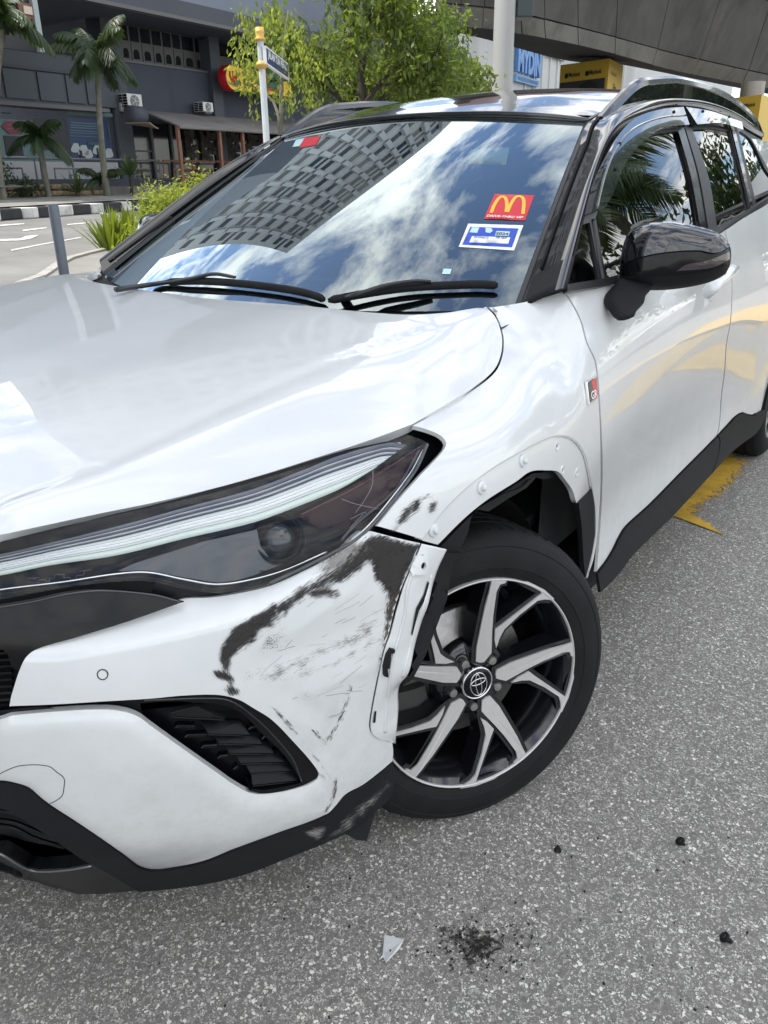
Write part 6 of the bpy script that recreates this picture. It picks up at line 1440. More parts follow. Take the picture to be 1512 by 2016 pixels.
wl = fbox('wall_lamp', Ua(236.5, 210, .3), Ua(242.5, 210, .3), Zv(240, 220, .3), Zv(240, 203, .3), .22, .34, mat('lamp_cover', (.42, .43, .42), .5), raw=True); bevel(wl, .03); tag(wl, 'small oblong pale wall lamp on the column left of the large air conditioner', 'lamp')
# yellow light box sign with round red rimmed logo
sg = empty('shop_sign', FX(Ua(500, 160, .9), Zv(500, 160, .9), .8)); tag(sg, 'yellow light box shop sign with round red-lettered logo on the dark building', 'sign')
c = sg.location.copy(); P = lambda o: (setattr(o, 'parent', sg), setattr(o, 'matrix_parent_inverse', Matrix.Translation(-c)), o)[2]
YB = mat('sign_yellow', (.72, .52, .02), .35); RB = mat('sign_red', (.42, .012, .02), .35); GB = mat('sign_green', (.01, .11, .07), .4)
a0, zt3 = F(458, 133, .9); a1, zb3 = F(575, 196, .9); zt3, zb3 = Zv(458, 131, .9), Zv(458, 178, .9)
P(bevel(fbox('sign_box', a0, a1, zb3, zt3, .76, .95, YB, raw=True), .03))
ca, cz = F(458.5, 153, 1.0); rd = (zt3-zb3)/2*1.05; T = lambda Q: FX(ca+Q.x, cz+Q.y, 1.0+Q.z)
mb = MB(); mb.lathe([(rd*1.03, -.35), (rd*1.03, .03), (rd*.97, .05), (rd*.96, .04)], 32, 0, T); P(mb.obj('logo_rim', RB, None, True))
mb = MB(); mb.lathe([(rd*.97, .04), (.0001, .045)], 32, 0, T); P(mb.obj('logo_disc', YB))
for st in ([(-.45, .45), (-.5, .15), (-.25, -.35), (-.12, -.1), (-.1, .5)], [(-.1, .5), (-.05, -.1), (.12, -.45), (.3, -.1), (.42, .42)], [(.1, .15), (.25, -.05), (.42, .1)], [(-.2, -.5), (.25, -.6)]):
    mb = MB(); mb.tube([T(Vector((x*rd, y*rd, .055))) for x, y in [tuple(p_) for p_ in crs([(*p_, 0) for p_ in st], 16)] ] if False else [T(Vector((p_[0]*rd, p_[1]*rd, .055))) for p_ in crs([(*p_, 0) for p_ in st], 16)], rd*.085, 6); P(mb.obj('logo_stroke', RB, None, True))
ga, gz = F(526, 150, 1.0); ge, gz2 = F(556, 176, 1.0)
P(fbox('sign_panel', ga-.1, ge+.1, gz2-.1, gz+.35, .95, .99, RB, raw=True)); P(fbox('sign_panel', ga, ge, gz2, gz+.28, .99, 1.02, GB, raw=True))
# railings
def railing(u0, u1, v, m, label, wR=1.4, n=5, grp=True):
    a0, a1 = Ua(u0, v, wR), Ua(u1, v, wR); zt4 = Zv((u0+u1)/2, v, wR)+0; zt4 = Zv(250, 315, wR); zbt2 = zp0
    r = empty('railing', FX(a0, zbt2, wR)); c = r.location.copy()
    P = lambda o: (setattr(o, 'parent', r), setattr(o, 'matrix_parent_inverse', Matrix.Translation(-c)), o)[2]
    H = zt4-zbt2; t = .035
    k = max(1, round((a1-a0)/2.6))
    for i in range(k):
        b0 = a0+(a1-a0)*i/k+.05; b1 = a0+(a1-a0)*(i+1)/k-.05
        mb = MB(); mb.tube([FX(b0, zbt2, wR), FX(b0, zt4, wR), FX(b1, zt4, wR), FX(b1, zbt2, wR)], t, 6); P(mb.obj('rail_loop', m))
        mb = MB(); mb.tube([FX(b0+.45, zbt2, wR), FX(b0+.45, zbt2+H*.52, wR), FX(b1-.45, zbt2+H*.52, wR), FX(b1-.45, zbt2, wR)], t*.8, 6); P(mb.obj('rail_loop', m))
        mb = MB(); mb.tube([FX(b0+.95, zbt2, wR), FX(b0+.95, zbt2+H*.18, wR), FX(b1-.95, zbt2+H*.18, wR), FX(b1-.95, zbt2, wR)], t*.8, 6); P(mb.obj('rail_loop', m))
        mb = MB(); mb.tube([FX((b0+b1)/2, zbt2, wR), FX((b0+b1)/2, zt4, wR)], t*.9, 6); P(mb.obj('rail_post', m))
    tag(r, label, 'railing')
railing(-260, 70, 314, M['rail'], 'grey pipe railing in front of the banners, leftmost stretch')
railing(75, 315, 314, M['rail'], 'grey pipe railing between the tall palm and the café terrace')
railing(318, 620, 316, M['orange'], 'rust orange pipe railing along the café terrace')
# low handrail by the pavement
hr = MB(); p0, p1_ = gpt(70, 408), gpt(-120, 425); zt5 = at(68, 367, (p0-CAM).dot(VF)).z
hr.tube([p0, Vector((p0.x, p0.y, zt5)), Vector((p1_.x, p1_.y, zt5))], .03, 6); hr.tube([Vector((p0.x, p0.y, zt5-.35)), Vector((p1_.x, p1_.y, zt5-.35))], .02, 6); o = hr.obj('handrail', M['rail']); tag(o, 'low grey handrail at the pavement left of the bollard', 'handrail')
# stone planter wall: individual stones
M['stone'] = varied('tan_planter_stone', (.24, .19, .12), .85, .5, 1.5, .3, 20)
wl_ = empty('stone_planter', gpt(90, 402)); c = wl_.location.copy(); tag(wl_, 'low planter wall of brown rubble stones below the dark building', 'planter')
rnd = random.Random(5)
wP = 3.0
stones = []
pr = []
for k in range(6):
    mb = MB(); s_ = rnd.uniform(.8, 1.2); bm = bmesh.new(); bmesh.ops.create_icosphere(bm, subdivisions=2, radius=1)
    for v in bm.verts: v.co = Vector((math.copysign(abs(v.co.x)**.6, v.co.x)*rnd.uniform(.9, 1.1), math.copysign(abs(v.co.y)**.6, v.co.y), math.copysign(abs(v.co.z)**.6, v.co.z)*rnd.uniform(.85, 1.1)))
    me = bpy.data.meshes.new('stone'); bm.to_mesh(me); bm.free(); me.materials.append(M['stone']); pr.append(me)
aS0, aS1 = Ua(-40, 395, wP), Ua(190, 390, wP); zS = ZB
fbox('planter_core', aS0, aS1+3.5, zS-.5, zS+.42, wP-.7, wP-.12, M['concd'], wl_) 
[ch for ch in wl_.children][0].matrix_parent_inverse = Matrix.Translation(-c)
for r_i in range(3):
    a = aS0
    while a < aS1:
        w_ = rnd.uniform(.22, .6); h_ = .155
        o = bpy.data.objects.new('stone', rnd.choice(pr)); COL.objects.link(o); o.parent = wl_; o.matrix_parent_inverse = Matrix.Translation(-c)
        o.location = FX(a+w_/2, zS+.09+r_i*.17, wP-.1+rnd.uniform(-.04, .05)); o.rotation_euler = (0, 0, math.atan2(FU.y, FU.x)); o.scale = (w_*.48, .12, h_*.52)
        a += w_
# rooftop-level billboard at top left
bb = empty('billboard', FX(Ua(55, 50, 2.9), zt_, 2.9)); c = bb.location.copy(); P = lambda o: (setattr(o, 'parent', bb), setattr(o, 'matrix_parent_inverse', Matrix.Translation(-c)), o)[2]
zz = Zv(60, 93, 2.9)
P(fbox('panel', Ua(20, 60, 2.9), Ua(102, 60, 2.9), zz, zz+3.4, 2.2, 2.28, mat('billboard_dark', (.03, .028, .035), .5), raw=True))
for u in (18, 100): P(fbox('post', Ua(u, 60, 2.9)-.08, Ua(u, 60, 2.9)+.08, zz, zz+3.6, 2.28, 2.42, M['banW'], raw=True))
P(fbox('panel_top', Ua(62, 12, 2.9), Ua(96, 12, 2.9), Zv(80, 32, 2.9), Zv(80, 2, 2.9), 2.3, 2.36, mat('rust_frame', (.20, .10, .07), .7), raw=True)); P(fbox('panel_sign', Ua(70, 12, 2.9), Ua(86, 12, 2.9), Zv(80, 24, 2.9), Zv(80, 8, 2.9), 2.36, 2.4, mat('cream', (.6, .5, .42), .6), raw=True))
P(text_obj('billboard_text', 'orup', mat('pale_print', (.25, .27, .27), .6), None, FX(Ua(60, 52, 2.9), Zv(60, 52, 2.9), 2.30), FU, Vector((0, 0, 1)), .35, .01, width=2.6*.5))
tag(bb, 'dark framed billboard with white posts above the panelled balcony', 'billboard')
# ---- vegetation
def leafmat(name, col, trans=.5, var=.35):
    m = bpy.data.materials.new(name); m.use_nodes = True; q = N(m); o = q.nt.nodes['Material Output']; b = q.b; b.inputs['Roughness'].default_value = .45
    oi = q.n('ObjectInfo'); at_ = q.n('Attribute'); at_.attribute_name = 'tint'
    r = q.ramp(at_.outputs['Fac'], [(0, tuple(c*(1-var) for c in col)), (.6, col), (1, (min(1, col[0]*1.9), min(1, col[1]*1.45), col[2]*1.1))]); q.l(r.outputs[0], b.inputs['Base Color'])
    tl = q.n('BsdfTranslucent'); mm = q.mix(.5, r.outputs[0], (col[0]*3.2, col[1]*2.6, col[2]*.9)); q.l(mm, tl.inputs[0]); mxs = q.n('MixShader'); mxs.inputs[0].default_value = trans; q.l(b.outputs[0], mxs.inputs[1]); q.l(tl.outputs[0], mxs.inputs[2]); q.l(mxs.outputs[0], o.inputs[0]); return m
M['leaf'] = leafmat('tree_leaf', (.085, .135, .035), .55); M['leaf_lime'] = leafmat('lime_leaf', (.15, .215, .045), .6); M['leaf_dark'] = leafmat('dark_leaf', (.022, .050, .018), .35); M['palm'] = leafmat('palm_leaf', (.040, .075, .030), .4)
M['strap'] = leafmat('strap_leaf', (.13, .19, .03), .5); M['bark'] = varied('dark_bark', (.050, .042, .034), .9, .3, 6, .4, 40); M['barkg'] = varied('grey_palm_trunk', (.15, .145, .12), .9, .3, 4, .4, 30, stain=(.05, .08, .02))
def leaves(name, pts, size, m, parent, seed=0, tilt=.6, droop=0.0, aspect=.45, tints=None):
    rnd = np.random.default_rng(seed); n = len(pts); pts = np.array([tuple(p) for p in pts])
    az = rnd.uniform(0, 2*np.pi, n); el = rnd.normal(-.35-droop, tilt, n); L = size*rnd.uniform(.7, 1.25, n)
    d = np.c_[np.cos(az)*np.cos(el), np.sin(az)*np.cos(el), np.sin(el)]
    sd = np.cross(d, np.array([0, 0, 1.])+rnd.normal(0, .35, (n, 3))); sd /= np.linalg.norm(sd, axis=1, keepdims=True)+1e-9; nn = np.cross(sd, d)
    a = pts; b = pts+d*L[:, None]*.5+sd*L[:, None]*aspect*.5-nn*L[:, None]*.04; c = pts+d*L[:, None]; e = pts+d*L[:, None]*.5-sd*L[:, None]*aspect*.5-nn*L[:, None]*.04
    V = np.stack([a, b, c, e], 1).reshape(-1, 3); Fc = np.arange(n*4).reshape(-1, 4)
    me = bpy.data.meshes.new(name); me.vertices.add(len(V)); me.vertices.foreach_set('co', V.ravel()); me.loops.add(n*4); me.loops.foreach_set('vertex_index', Fc.ravel()); me.polygons.add(n); me.polygons.foreach_set('loop_start', np.arange(n)*4); me.polygons.foreach_set('loop_total', np.full(n, 4)); me.update(); me.validate()
    me.materials.append(m); t = rnd.uniform(0, 1, n) if tints is None else tints
    at_ = me.attributes.new('tint', 'FLOAT', 'POINT'); at_.data.foreach_set('value', np.repeat(t, 4).astype(np.float32))
    o = bpy.data.objects.new(name, me); return link(o, parent)
def branchy(mb, p, d, L, r, depth, rnd, tips, spread=.55, up=.15):
    n = 4; pts = [p]; q_ = p.copy(); dd = d.copy()
    for i in range(n):
        dd = (dd+Vector((rnd.uniform(-1, 1), rnd.uniform(-1, 1), rnd.uniform(-.6, 1)))*.10+Vector((0, 0, up*.1))).normalized(); q_ = q_+dd*L/n; pts.append(q_.copy())
    mb.tube(pts, [r*(1-.45*i/n) for i in range(n+1)], 7 if depth > 2 else 5, caps=False)
    if depth == 0: tips.append((q_, dd)); return
    if depth <= 2: tips.append((pts[2], dd))
    for k in range(3 if depth > 1 else 3):
        a = rnd.uniform(0, 2*math.pi); o = dd.orthogonal().normalized(); s = dd.cross(o); nd = (dd*(1-spread*.4)+(o*math.cos(a)+s*math.sin(a))*spread*rnd.uniform(.7, 1.3)).normalized()
        branchy(mb, pts[rnd.choice([2, 3, 4, 4])], nd, L*rnd.uniform(.62, .82), r*.55, depth-1, rnd, tips, spread, up)
def tree(name, base, h_trunk, L, r, depth, nleaf, size, m, label, seed, spread=.6, clump=.35, cat='tree', filt=None, group=None, lean=(0, 0), nt=1):
    rnd = random.Random(seed); root = empty(name, base); mb = MB(); tips = []; b0 = Vector(base)
    d0 = Vector((lean[0], lean[1], 1)).normalized(); top = d0*h_trunk
    mb.tube([Vector((0, 0, -.1)), top*.3+Vector((rnd.uniform(-.05, .05), rnd.uniform(-.05, .05), 0)), top*.65+Vector((rnd.uniform(-.08, .08), 0, 0)), top], [r*1.25, r, r*.9, r*.8], 9, caps=False)
    for k in range(5):
        a = 2*math.pi*k/5+rnd.uniform(-.4, .4); branchy(mb, top*rnd.uniform(.72, 1), Vector((math.cos(a)*.85, math.sin(a)*.85, rnd.uniform(.25, .9))).normalized(), L*rnd.uniform(.8, 1.15), r*.55, depth, rnd, tips, spread)
    branchy(mb, top, d0, L, r*.7, depth, rnd, tips, spread)
    t_ = mb.obj('trunk', M['bark'], root, True)
    g = np.random.default_rng(seed); T = np.array([tuple(p) for p, _ in tips]); 
    if filt is not None: T = T[[filt(Vector(p)+b0) for p in T]]
    per = max(1, nleaf//max(1, len(T))); pts = (T[:, None, :]+g.normal(0, 1, (len(T), per, 3))*clump*np.array([1, 1, .75])).reshape(-1, 3)
    ctint = np.repeat(g.uniform(0, 1, len(T)), per); tint = np.clip(ctint*.6+g.uniform(0, .5, len(pts)), 0, 1)
    leaves('crown', pts, size, m, root, seed, tints=tint, droop=.35)
    tag(root, label, cat, group); return root
def gbase(u, v_top, Z):
    p = at(u, v_top, Z); return Vector((p.x, p.y, G(p.x, p.y)))
# the compound-leaved street tree behind the car roof
b1 = gbase(712, 150, 14.5)
tree('street_tree', b1, 3.0, 1.0, .10, 3, 9500, .15, M['leaf'], 'slender street tree with dark forked trunk behind the car roof', 11, .6, .17)
b2 = gbase(800, 150, 18.5)
tree('street_tree', b2, 3.0, 1.0, .10, 3, 12500, .16, M['leaf'], 'bushy street tree left of the pale lamp column', 23, .6, .2)
b4 = gbase(548, 150, 12.0)
# young tree with pale curved twin stems behind the sign pole
yt = empty('young_tree', b4); mb = MB(); 
mb.tube([at(552, 300, 12)-b4, at(553, 200, 12)-b4, at(555, 130, 12)-b4, at(562, 60, 12)-b4, at(568, 20, 12)-b4], [.035, .03, .026, .02, .01], 7); mb.tube([at(552, 262, 12)-b4, at(548, 225, 12)-b4, at(538, 200, 12)-b4, at(522, 184, 12)-b4, at(508, 170, 12)-b4], [.03, .026, .022, .018, .01], 7)
mb.tube([at(552, 300, 12)-b4, Vector((0, 0, 0))], .036, 7)
mb.obj('stem', M['barkg'], yt, True)
rnd = np.random.default_rng(3); P = []; 
for (u, v) in ((475, 22), (482, 40), (490, 60), (462, 80), (470, 88), (480, 95), (500, 72), (500, 105), (512, 55), (535, 45), (545, 30), (530, 20), (555, 40), (575, 30), (580, 60), (590, 85), (588, 100), (600, 108), (610, 120), (560, 75), (545, 95), (470, 128), (486, 130), (500, 140), (580, 145), (600, 150), (622, 150), (605, 190), (620, 205), (595, 170), (565, 200), (575, 205), (505, 218), (608, 212), (550, 190), (630, 130)):
    c = at(u, v, 11.6+rnd.uniform(-.5, .9)); P += [c+Vector(rnd.normal(0, 1, 3)*.075)-b4 for _ in range(24)]
leaves('crown', P, .085, M['leaf_lime'], yt, 5, droop=.8, tilt=.3)
tag(yt, 'young tree with pale curved stems and bright hanging leaves around the street sign', 'tree')
# green-lit hedge shrub and leafy bushes
def bush(name, u, v, Z, rx, rz, n, size, m, label, seed, cat='shrub', dz=0, group=None):
    b = at(u, v, Z); g0 = G(b.x, b.y); base = Vector((b.x, b.y, g0)); r = empty(name, base); g = np.random.default_rng(seed); mb = MB(); rr_ = random.Random(seed)
    C = []
    for k in range(26):
        a = g.uniform(0, 2*np.pi); rad = rx*np.sqrt(g.uniform(0, 1)); h = rz*(1-.5*(rad/rx)**2)*g.uniform(.45, 1.05); C.append((rad*np.cos(a), rad*np.sin(a), h)); mb.tube([Vector((0, 0, 0)), Vector((C[-1][0]*.5, C[-1][1]*.5, h*.6)), Vector(C[-1])], [.014, .01, .004], 5, caps=False)
    mb.obj('stem', M['bark'], r, True); C = np.array(C); P = (C[g.integers(0, len(C), n)]+g.normal(0, 1, (n, 3))*np.array([rx*.17, rx*.17, rz*.12])); P[:, 2] = np.abs(P[:, 2])
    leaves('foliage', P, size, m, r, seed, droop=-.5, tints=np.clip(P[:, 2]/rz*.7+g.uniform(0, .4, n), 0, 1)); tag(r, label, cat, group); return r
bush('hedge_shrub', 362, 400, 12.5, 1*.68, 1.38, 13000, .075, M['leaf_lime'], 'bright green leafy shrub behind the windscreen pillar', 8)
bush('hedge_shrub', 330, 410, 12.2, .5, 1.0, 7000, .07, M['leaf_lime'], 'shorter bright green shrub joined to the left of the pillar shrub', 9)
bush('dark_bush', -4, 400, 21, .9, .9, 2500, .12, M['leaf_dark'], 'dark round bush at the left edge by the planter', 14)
# strap-leaved lily clump with white flowers on the island
def strap_plant(base, n, L, w, m, label, seed, el0=1.15, els=.3, name='lily_plant', cat='plant', group=None, arch=.9):
    r = empty(name, base); rnd = random.Random(seed); mb = MB(); tn = []
    for k in range(n):
        az = rnd.uniform(0, 2*math.pi); el = min(1.5, max(.25, rnd.gauss(el0, els))); l = L*rnd.uniform(.6, 1.15); d = Vector((math.cos(az)*math.cos(el), math.sin(az)*math.cos(el), math.sin(el))); s = Vector((-math.sin(az), math.cos(az), 0)); p = Vector((math.cos(az), math.sin(az), 0))*rnd.uniform(0, .09); row = []
        m_ = 7
        for i in range(m_+1):
            t = i/m_; ww = w*(.55+.9*t)*(1-t**3)*.5+.002; row.append((p-s*ww+Vector((0, 0, .0)), p+Vector((0, 0, -.012*math.sin(math.pi*t))), p+s*ww)); d = (d+Vector((0, 0, -arch*.16*t))).normalized(); p = p+d*l/m_
        n0 = len(mb.v); mb.v += [q_ for tr_ in row for q_ in tr_]; mb.f += [[n0+i*3+j, n0+i*3+j+1, n0+(i+1)*3+j+1, n0+(i+1)*3+j] for i in range(m_) for j in range(2)]; mb.m += [0]*(m_*2); tn += [rnd.uniform(0, 1)]*(3*(m_+1))
    o = mb.obj('foliage', m, r, True); at_ = o.data.attributes.new('tint', 'FLOAT', 'POINT'); at_.data.foreach_set('value', tn)
    tag(r, label, cat, group); return r
lil = gpt(215, 508); k = 0
for (u, v, Z, lab) in ((222, 503, 0, 'yellow-green lily clump nearest the bollard, topped by a white spider flower'), (262, 497, 0, 'yellow-green strap-leaved lily clump in the middle of the island row'), (285, 488, 0, 'lily clump closest to the car pillar with faded tips'), (232, 478, 0, 'lily clump behind the front row, partly hidden')):
    p = gpt(u, v); p.z = .1; strap_plant(p, 60, .80, .075, M['strap'], lab, 40+k, group='lily clumps on the island'); k += 1
for (u, v) in ((204, 425), (272, 412)):
    Z = (lil-CAM).dot(VF)+.1; c = at(u, v, Z); st = Vector((c.x, c.y, .1)); fr_ = empty('spider_lily_flower', st); mb = MB(); mb.tube([Vector((0, 0, 0)), Vector((.01, .01, (c.z-.1)*.6)), c-st], .007, 6); mb.obj('stalk', M['strap'], fr_, True)
    rnd = random.Random(u); 
    for i in range(12):
        a = rnd.uniform(0, 6.28); l = rnd.uniform(.06, .11); mb = MB(); mb.tube([c-st, c-st+Vector((math.cos(a)*l*.5, math.sin(a)*l*.5, .05)), c-st+Vector((math.cos(a)*l, math.sin(a)*l, rnd.uniform(-.03, .05)))], [.004, .006, .001], 4); mb.obj('petal', M['signwhite'], fr_, True)
    tag(fr_, 'white spidery lily flower on a stalk, %s' % ('above the clump by the bollard' if u < 250 else 'above the clump towards the car'), 'flower', 'white lily flowers')
# palms in front of the dark building
def palm(base, H, r, nf, L, label, seed, lean=(0, 0), kind='feather', cat='palm', leafw=.045, droop=1.0, name='palm_tree'):
    root = empty(name, base); rnd = random.Random(seed); top = Vector((lean[0], lean[1], H)); mb = MB()
    pts = [Vector((lean[0]*t*t, lean[1]*t*t, H*t)) for t in np.linspace(0, 1, 14)]; mb.tube(pts, [r*(1.25-.35*i/13+(.06 if i % 2 else 0)) for i in range(14)], 10, caps=False); mb.obj('trunk', M['barkg'], root, True)
    mb = MB(); mb.tube([top-Vector((0, 0, H*.02)), top+Vector((0, 0, r*3)), top+Vector((0, 0, r*6))], [r*.9, r*1.15, r*.4], 8); mb.obj('crownshaft', M['palm'], root, True)
    for k in range(nf):
        az = 2*math.pi*k/nf*2.4+rnd.uniform(-.3, .3); el = rnd.uniform(.1, 1.35); l = L*rnd.uniform(.8, 1.1); d = Vector((math.cos(az)*math.cos(el), math.sin(az)*math.cos(el), math.sin(el))); p = top+Vector((0, 0, r*4)); P = [p.copy()]; D = [d.copy()]
        for i in range(10): d = (d+Vector((0, 0, -.16*droop))).normalized(); p = p+d*l/10; P.append(p.copy()); D.append(d.copy())
        mb = MB(); mb.tube(P, [.022*(1-.08*i) for i in range(11)], 4, caps=False); s0 = Vector((-math.sin(az), math.cos(az), 0))
        for i in range(1, 11):
            for j in range(6):
                f_ = (i-1+j/6)/10; b = P[i-1].lerp(P[i], j/6); ll = l*.36*math.sin(math.pi*min(1, f_*.85+.12))**.7
                for sgn in (1, -1):
                    dd = (s0*sgn*.8+D[i]*.55+Vector((0, 0, -.35-.5*rnd.random()))).normalized(); e = b+dd*ll*rnd.uniform(.8, 1.1)+Vector((0, 0, -.25*ll)); m1 = b+dd*ll*.5; wv = D[i]*leafw*.5; mb.add([b-wv*.5, b+wv*.5, m1+wv, m1-wv, e], [(0, 1, 2, 3), (3, 2, 4)])
        o = mb.obj('frond', M['palm'], root, False); at_ = o.data.attributes.new('tint', 'FLOAT', 'POINT'); at_.data.foreach_set('value', [rnd.uniform(0, .9)]*len(o.data.vertices))
    tag(root, label, cat); return root
def palm_px(u_base, v_base, u_top, v_top, wdist, **k):
    pb = FX(*[Ua(u_base, v_base, wdist), ZB], wdist); tz = F(u_top, v_top, wdist); tp = FX(tz[0], tz[1], wdist); return palm(pb, tp.z-pb.z, lean=(tp.x-pb.x, tp.y-pb.y), **k)
palm_px(212, 392, 192, 135, 3.4, r=.08, nf=19, L=1.35, label='tall slim palm with mossy trunk in front of the dark building', seed=3, leafw=.042, droop=1.15)
palm_px(95, 383, 80, 292, 3.2, r=.07, nf=9, L=1.05, label='short young palm in front of the navy banner', seed=6, leafw=.055, droop=1.1)
palm_px(8, 400, 5, 60, 3.8, r=.075, nf=13, L=1.35, label='palm cut by the left edge of the picture, fronds over the balcony', seed=9, leafw=.07)
palm_px(203, 392, 200, 362, 3.0, r=.04, nf=7, L=.8, label='small low palm sprouting beside the tall palm trunk', seed=12, leafw=.055, name='palm_shrub')
def cordy(u, v, ub, vb, w, n, L, label, seed):
    pb = FX(Ua(ub, vb, w), ZB+.1, w); tp = FX(*F(u, v, w), w); r = strap_plant(tp, n, L, .09, M['palm'], label, seed, .55, .5, 'dracaena_plant', 'plant', None, .6)
    mb = MB(); mb.tube([pb-tp, (pb-tp)*.5+Vector((.03, 0, 0)), Vector((0, 0, 0))], .05, 7); mb.obj('stem', M['bark'], r, True)
cordy(256, 345, 261, 400, 3.4, 34, .62, 'spiky dracaena on a thin stem before the white boards', 61)
cordy(152, 378, 151, 388, 3.3, 26, .55, 'low spiky dracaena rosette on the stone planter', 62)

# ---- lamp column with traffic box, department store, viaduct, posters
cz0 = at(991, 90, 20); zg = 0.0
col = empty('lamp_column', (cz0.x, cz0.y, 0)); mb = MB(); mb.lathe([(.27, 0), (.262, 4), (.25, 12)], 36, 0); mb.obj('column', varied('pale_grey_column', (.36, .365, .36), .6, .06, .6, .08, 30), col, True)
tag(col, 'thick pale grey round column rising behind the car roof', 'column')
bxp = at(1028, -10, 20); q0 = at(1013, 38, 20); q1 = at(1045, 38, 20); mb = MB(); w_ = (q1-q0).length
ax = (q1-q0).normalized(); ay = Vector((ax.y, -ax.x, 0)).normalized()
mb.add([q0+ax*a+ay*b+Vector((0, 0, c)) for c in (0, 1.6) for b in (-.2, .3) for a in (0, w_)], [(0, 1, 3, 2), (4, 6, 7, 5), (0, 4, 5, 1), (2, 3, 7, 6), (0, 2, 6, 4), (1, 5, 7, 3)]); o = mb.obj('signal_box', mat('signal_box_green', (.02, .035, .04), .35)); bevel(o, .03); mb = MB(); mb.tube([q0+ax*.1+Vector((0, 0, .3)), Vector((cz0.x, cz0.y, q0.z+.3))], .04, 6); mb.obj('bracket', M['rail'], o); tag(o, 'dark box hung on the right side of the pale column', 'signal box')
# store building
def quadbox(name, pts, Z, depth, m, parent=None):
    P = [at(u, v, z) for (u, v), z in zip(pts, Z)]; n = (P[1]-P[0]).cross(P[3]-P[0]).normalized(); n = n if n.dot(P[0]-CAM) > 0 else -n; n.z = 0; mb = MB(); mb.prism(P, n*depth); return mb.obj(name, m, parent)
M['storew'] = varied('streaked_white_render', (.60, .61, .60), .8, .06, .08, .05, 4, stain=(.30, .30, .29)); M['storeblue'] = mat('store_letter_blue', (.08, .24, .55), .4)
st = empty('department_store', at(1060, 300, 62)); st.location.z = 0
def SP(o): o.parent = st; o.matrix_parent_inverse = Matrix.Translation(-st.location); return o
sA, sB = at(1000, 85, 56), at(1106, 118, 66)
sx = Vector((sB.x-sA.x, sB.y-sA.y, 0)); SLn = sx.length; sx.normalize(); sn = Vector((sx.y, -sx.x, 0)); sn = sn if sn.dot(CAM-sA) > 0 else -sn
def SQ(a, z, d): return Vector((sA.x, sA.y, 0))+sx*a+sn*d+Vector((0, 0, z))
def sp_px(u, v): p = on_plane(u, v, sA, sn); return (p-Vector((sA.x, sA.y, p.z))).dot(sx), p.z
def sbox(name, a0, a1, z0, z1_, d0, d1, m): mb = MB(); mb.add([SQ(a, z, d) for d in (d0, d1) for z in (z0, z1_) for a in (a0, a1)], [(0, 1, 3, 2), (4, 6, 7, 5), (0, 4, 5, 1), (2, 3, 7, 6), (0, 2, 6, 4), (1, 5, 7, 3)]); return SP(mb.obj(name, m))
zT = sp_px(1008, 84)[1]; 
aE = sp_px(1105, 120)[0]
sbox('wall', -9, aE, 0, zT+.0, -12, 0, M['storew']); sbox('wall', aE, aE+30, 0, sp_px(1130, 128)[1]-1.5, -20, -3, M['storew'])
sbox('parapet', -9.2, aE+.2, zT, zT+.4, -12, .25, M['conc'])
a0, z0 = sp_px(1011, 140); a1, z1_ = sp_px(1058, 112); zt6 = sp_px(1011, 92)[1]; zb6 = sp_px(1011, 138)[1]
t = SP(text_obj('store_letters', 'MYDIN', M['storeblue'], None, SQ((a0+a1)/2, (zt6+zb6)/2, .35), sx, Vector((0, 0, 1)), (zt6-zb6), .0, width=(a1-a0), bold=.05)); sm = t.modifiers.new('t', 'SOLIDIFY'); sm.thickness = .3
zc6, zd6 = sp_px(1011, 146)[1], sp_px(1011, 160)[1]
sbox('name_strip', a0, a1, zd6, zc6, .0, .25, mat('strip_blue', (.18, .36, .62), .5)); SP(text_obj('strip_letters', 'WHOLESALE HYPERMARKET', mat('strip_white', (.06, .16, .36), .5), None, SQ((a0+a1)/2, (zc6+zd6)/2, .27), sx, Vector((0, 0, 1)), (zc6-zd6)*.55, .0, width=(a1-a0)*.92, bold=.03))
for k in range(5): sbox('wall_rib', aE-1.2-k*1.9, aE-1.0-k*1.9, 0, zT, 0, .12, M['storew'])
tag(st, 'streaked white store building with blue MYDIN letters beyond the column', 'store')
# pale block behind the trees
pb_ = MB(); c = at(930, 150, 75); pb_.box((c.x-9, c.y, 0), (c.x+3.5, c.y+12, c.z+1.2)); o = pb_.obj('pale_block', M['conc'])
for i in range(5):
    for j in range(6): 
        mb = MB(); mb.box((c.x-8+j*1.9, c.y-.06, 2+i*3), (c.x-6.9+j*1.9, c.y+.02, 3.6+i*3)); mb.obj('window', M['darkglass'], o)
tag(o, 'pale concrete block seen through the street trees', 'building')
# elevated railway
via = empty('viaduct', at(1300, 100, 42)); via.location.z = 0; tag(via, 'stained concrete railway viaduct crossing above the car at the top right', 'viaduct')
def VP_(o): o.parent = via; o.matrix_parent_inverse = Matrix.Translation(-via.location); return o
z3 = lambda x, y: (950+x/2.69, y/2.69)
lowE = [(-250, -10, 30), (60, 25, 31), (330, 95, 32.5), (860, 230, 38), (1512, 385, 47), (2300, 560, 66)]
botE = [(-250, 120, 34), (0, 180, 35.5), (410, 300, 38.5), (700, 330, 42), (860, 350, 44.5), (1512, 475, 55), (2300, 640, 78)]
E1 = [at(*z3(x, y), Z) for x, y, Z in lowE]; E2 = [pt(*z3(x, y), z=e.z) for (x, y, Z), e in zip(botE, [E1[0], E1[1], E1[2], E1[3], E1[3].lerp(E1[4], .5), E1[4], E1[5]])]
E1 = [Vector(p) for p in crs([tuple(p) for p in E1], 40)]; E2 = [Vector(p) for p in crs([tuple(p) for p in E2], 40)]
zl = [p.z for p in E1]
E2 = [Vector((p.x, p.y, q_.z-.2)) for p, q_ in zip(E2, E1)]
